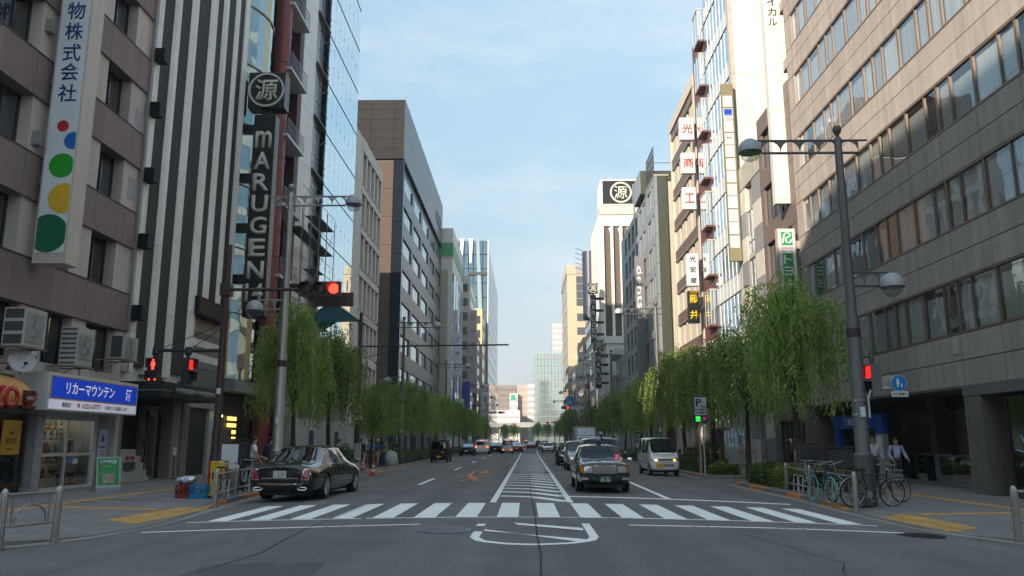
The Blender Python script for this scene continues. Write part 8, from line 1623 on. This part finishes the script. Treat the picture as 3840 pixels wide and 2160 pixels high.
    for b in 'RL':
        if sleeve == 'short': P['sle' + b] = tuple(Vector(P['sho' + b]).lerp(Vector(P['elb' + b]), .72)); rad['sle'] = .05; nod.append('sle' + b); lk.append(('sho' + b, 'sle' + b))
        else: P['slv' + b] = tuple(Vector(P['elb' + b]).lerp(Vector(P['wri' + b]), .93)); rad['slv'] = .032; nod += ['elb' + b, 'slv' + b]; lk += [('sho' + b, 'elb' + b), ('elb' + b, 'slv' + b)]
    vs, es, _ = build(nod, lk, .022 if not coat else .032); me = skinned(vs, es); me.materials.clear(); me.materials.append(shirt); child('jacket' if coat else 'shirt', me, t); P['pel'], P['nec'] = old
    g = MB(); g.tube([(.125 * k * math.cos(2 * math.pi * j / 16), .01 + .125 * k * math.sin(2 * math.pi * j / 16), 1.0 * k) for j in range(17)], .016, 5, False); g.part('belt', SHOE, t)
    for b in 'RL': vs = [P['ank' + b][:2] + (P['ank' + b][2] - .02, .048), tuple(Vector(P['ank' + b]).lerp(Vector(P['toe' + b]), .5)) + (.045,), P['toe' + b] + (.036,)]; me = skinned(vs, [(0, 1), (1, 2)], 0, 1); me.materials.clear(); me.materials.append(SHOE); child('shoe', me, t)
    if bag:
        g = MB(); g.tube([(.13 * k, -.12, 1.05 * k), (.15 * k, -.10, 1.38 * k), (.14 * k, .03, 1.46 * k), (.13 * k, .15, 1.32 * k), (.14 * k, .10, 1.08 * k)], .018, 5); g.tube([(-.13 * k, -.12, 1.05 * k), (-.15 * k, -.10, 1.38 * k), (-.14 * k, .03, 1.46 * k), (-.13 * k, .15, 1.32 * k), (-.14 * k, .10, 1.08 * k)], .018, 5); g.part('bag_strap', BLACK, t); g = MB(); g.box((-.16, -.30, 1.0 * k), (.16, -.15, 1.42 * k)); g.part('backpack', BLACK, t)
    if vest: g = MB(); [g.tube([(sg * .11, .155 * k, 1.05 * k), (sg * .12, .16 * k, 1.3 * k), (sg * .11, .0, 1.47 * k), (sg * .12, -.16 * k, 1.3 * k), (sg * .11, -.15 * k, 1.05 * k)], .022, 5) for sg in (-1, 1)]; g.tube([(.16 * k * math.cos(2 * math.pi * j / 16), .16 * k * math.sin(2 * math.pi * j / 16), 1.04 * k) for j in range(17)], .03, 5, False); g.part('reflective_straps', vest, t)
    return t
SHW = M('shirt white', (.72, .72, .76), .8, var=.06, scale=6); SHB = M('shirt pale blue', (.40, .46, .68), .8, var=.06, scale=6); TRG = M('trousers grey', (.07, .07, .078), .8, var=.08); TRN = M('trousers navy', (.03, .035, .055), .8, var=.08); SUIT = M('suit black', (.016, .016, .02), .7, var=.08); NAV = M('suit navy', (.018, .024, .05), .7); BLUW = M('work blue', (.03, .11, .32), .8, var=.1); POL = M('police blue', (.16, .30, .60), .8, var=.06); BEI = M('work beige', (.52, .45, .34), .8, var=.1); YV = M('vest yellow', (.55, .62, .03), .6); HELW = M('helmet white', (.72, .70, .64), .35); HELB = M('helmet blue', (.05, .12, .42), .35)
person('man in white shirt walking beside a bicycle on the left', (-9.25, 27.5, .125), R(-60), SHW, TRG, 1.74, .16, .1, 'short', {'R': ((.25, .05, 1.12), (.26, .2, .92)), 'L': ((-.25, .12, 1.12), (-.22, .38, 1.02))}); person('man in dark navy suit behind the left lamp post', (-9.75, 31.0, .125), R(15), NAV, NAV, 1.75, .12, .1, 'long', None, coat=True); person('man with shaved head in grey shirt behind the black saloon', (-10.5, 36.5, .125), R(165), M('shirt grey', (.22, .23, .22), .8), TRG, 1.66, .12, bald=True); person('man in white T-shirt beyond the hedge on the left', (-10.7, 46.5, .125), R(-100), SHW, TRG, 1.68, .12)
person('man in black suit standing with his back turned near the cones', (-9.95, 49.0, .125), R(25), SUIT, SUIT, 1.74, 0, .0, 'long', None, coat=True); person('guard in pale blue shirt and dark cap behind the workers', (-10.15, 53.2, .125), R(190), POL, TRN, 1.72, 0, 0, 'short', {'R': ((.24, .06, 1.12), (.06, .2, 1.0)), 'L': ((-.24, .06, 1.12), (-.06, .2, 1.0))}, hat=('cap', TRN)); person('worker in white helmet, blue jacket and beige trousers', (-9.45, 51.8, .125), R(-100), BLUW, BEI, 1.70, .08, .05, 'long', {'R': ((.25, .02, 1.13), (.16, .2, 1.0))}, hat=('helmet', HELW)); person('worker in blue overalls, blue helmet and yellow reflective straps', (-8.85, 51.0, .125), R(70), BLUW, M('work navy', (.02, .07, .24), .8), 1.74, .16, .1, 'long', {'R': ((.26, .05, 1.13), (.18, .24, 1.12)), 'L': ((-.26, .05, 1.13), (-.18, .24, 1.12))}, hat=('helmet', HELB), vest=YV); person('person in white helmet standing behind the group of workers', (-10.3, 50.2, .125), R(30), M('shirt grey', (.22, .23, .22), .8), TRN, 1.70, 0, 0, 'long', None, hat=('helmet', HELW))
person('taller man in pale shirt and grey trousers right of the lamp post', (12.75, 30.0, .125), R(172), M('shirt pale grey', (.55, .53, .58), .8, var=.05), TRG, 1.78, .2, .12, 'long', {'L': ((-.25, -.02, 1.12), (-.27, .12, .9))}); person('man in pale blue shirt with rolled sleeves and backpack straps', (13.4, 29.6, .125), R(165), SHB, TRN, 1.70, .24, .1, 'long', {'R': ((.25, -.03, 1.13), (.16, .12, .93)), 'L': ((-.27, .02, 1.12), (-.33, .16, .98))}, bag=True)
person('person in pink shirt on the pavement behind the right hedge', (10.6, 70, .125), R(170), M('shirt pink', (.55, .24, .20), .8), TRG, 1.66, .15); person('person in white shirt far along the right pavement', (11.0, 80, .125), R(175), SHW, TRN, 1.68, .15); person('pedestrian in dark jacket far along the left pavement', (-10.9, 68, .125), R(20), SUIT, TRN, 1.7, .15, .1, 'long'); person('pedestrian in white shirt at the far left hoarding', (-11.2, 58, .125), R(160), SHW, TRG, 1.7, .18)
person('taxi driver in dark jacket seen through the windscreen', (2.43 - .36, 27.38, rz(2.4, 27) - .42), math.pi, SUIT, TRN, 1.68, 0, 0, 'long', {'R': ((.26, .2, 1.2), (.15, .42, 1.3)), 'L': ((-.26, .2, 1.2), (-.15, .42, 1.3))}, sit=True); person('driver of the small white van behind its windscreen', (6.68 - .33, 41.0, rz(6.7, 41) - .2), math.pi, M('shirt olive', (.2, .2, .15), .8), TRN, 1.68, 0, 0, 'long', {'R': ((.26, .2, 1.2), (.15, .38, 1.25)), 'L': ((-.26, .2, 1.2), (-.15, .38, 1.25))}, sit=True)
# ------------------------------------------------------------------ summer haze over the whole street
hm = bpy.data.materials.new('haze air'); hm.use_nodes = True; n = hm.node_tree.nodes; n.clear()
ho = n.new('ShaderNodeOutputMaterial'); pv = n.new('ShaderNodeVolumePrincipled'); pv.inputs['Color'].default_value = (.86, .90, .95, 1); pv.inputs['Density'].default_value = 0.0005; pv.inputs['Anisotropy'].default_value = 0.2
hm.node_tree.links.new(pv.outputs[0], ho.inputs['Volume'])
mb = MB(); mb.box((-2600, -2600, -1.1), (2600, 3600, 84)); tag(mb.build('haze', hm), kind='stuff')
bpy.data.scenes.remove(BENCH)
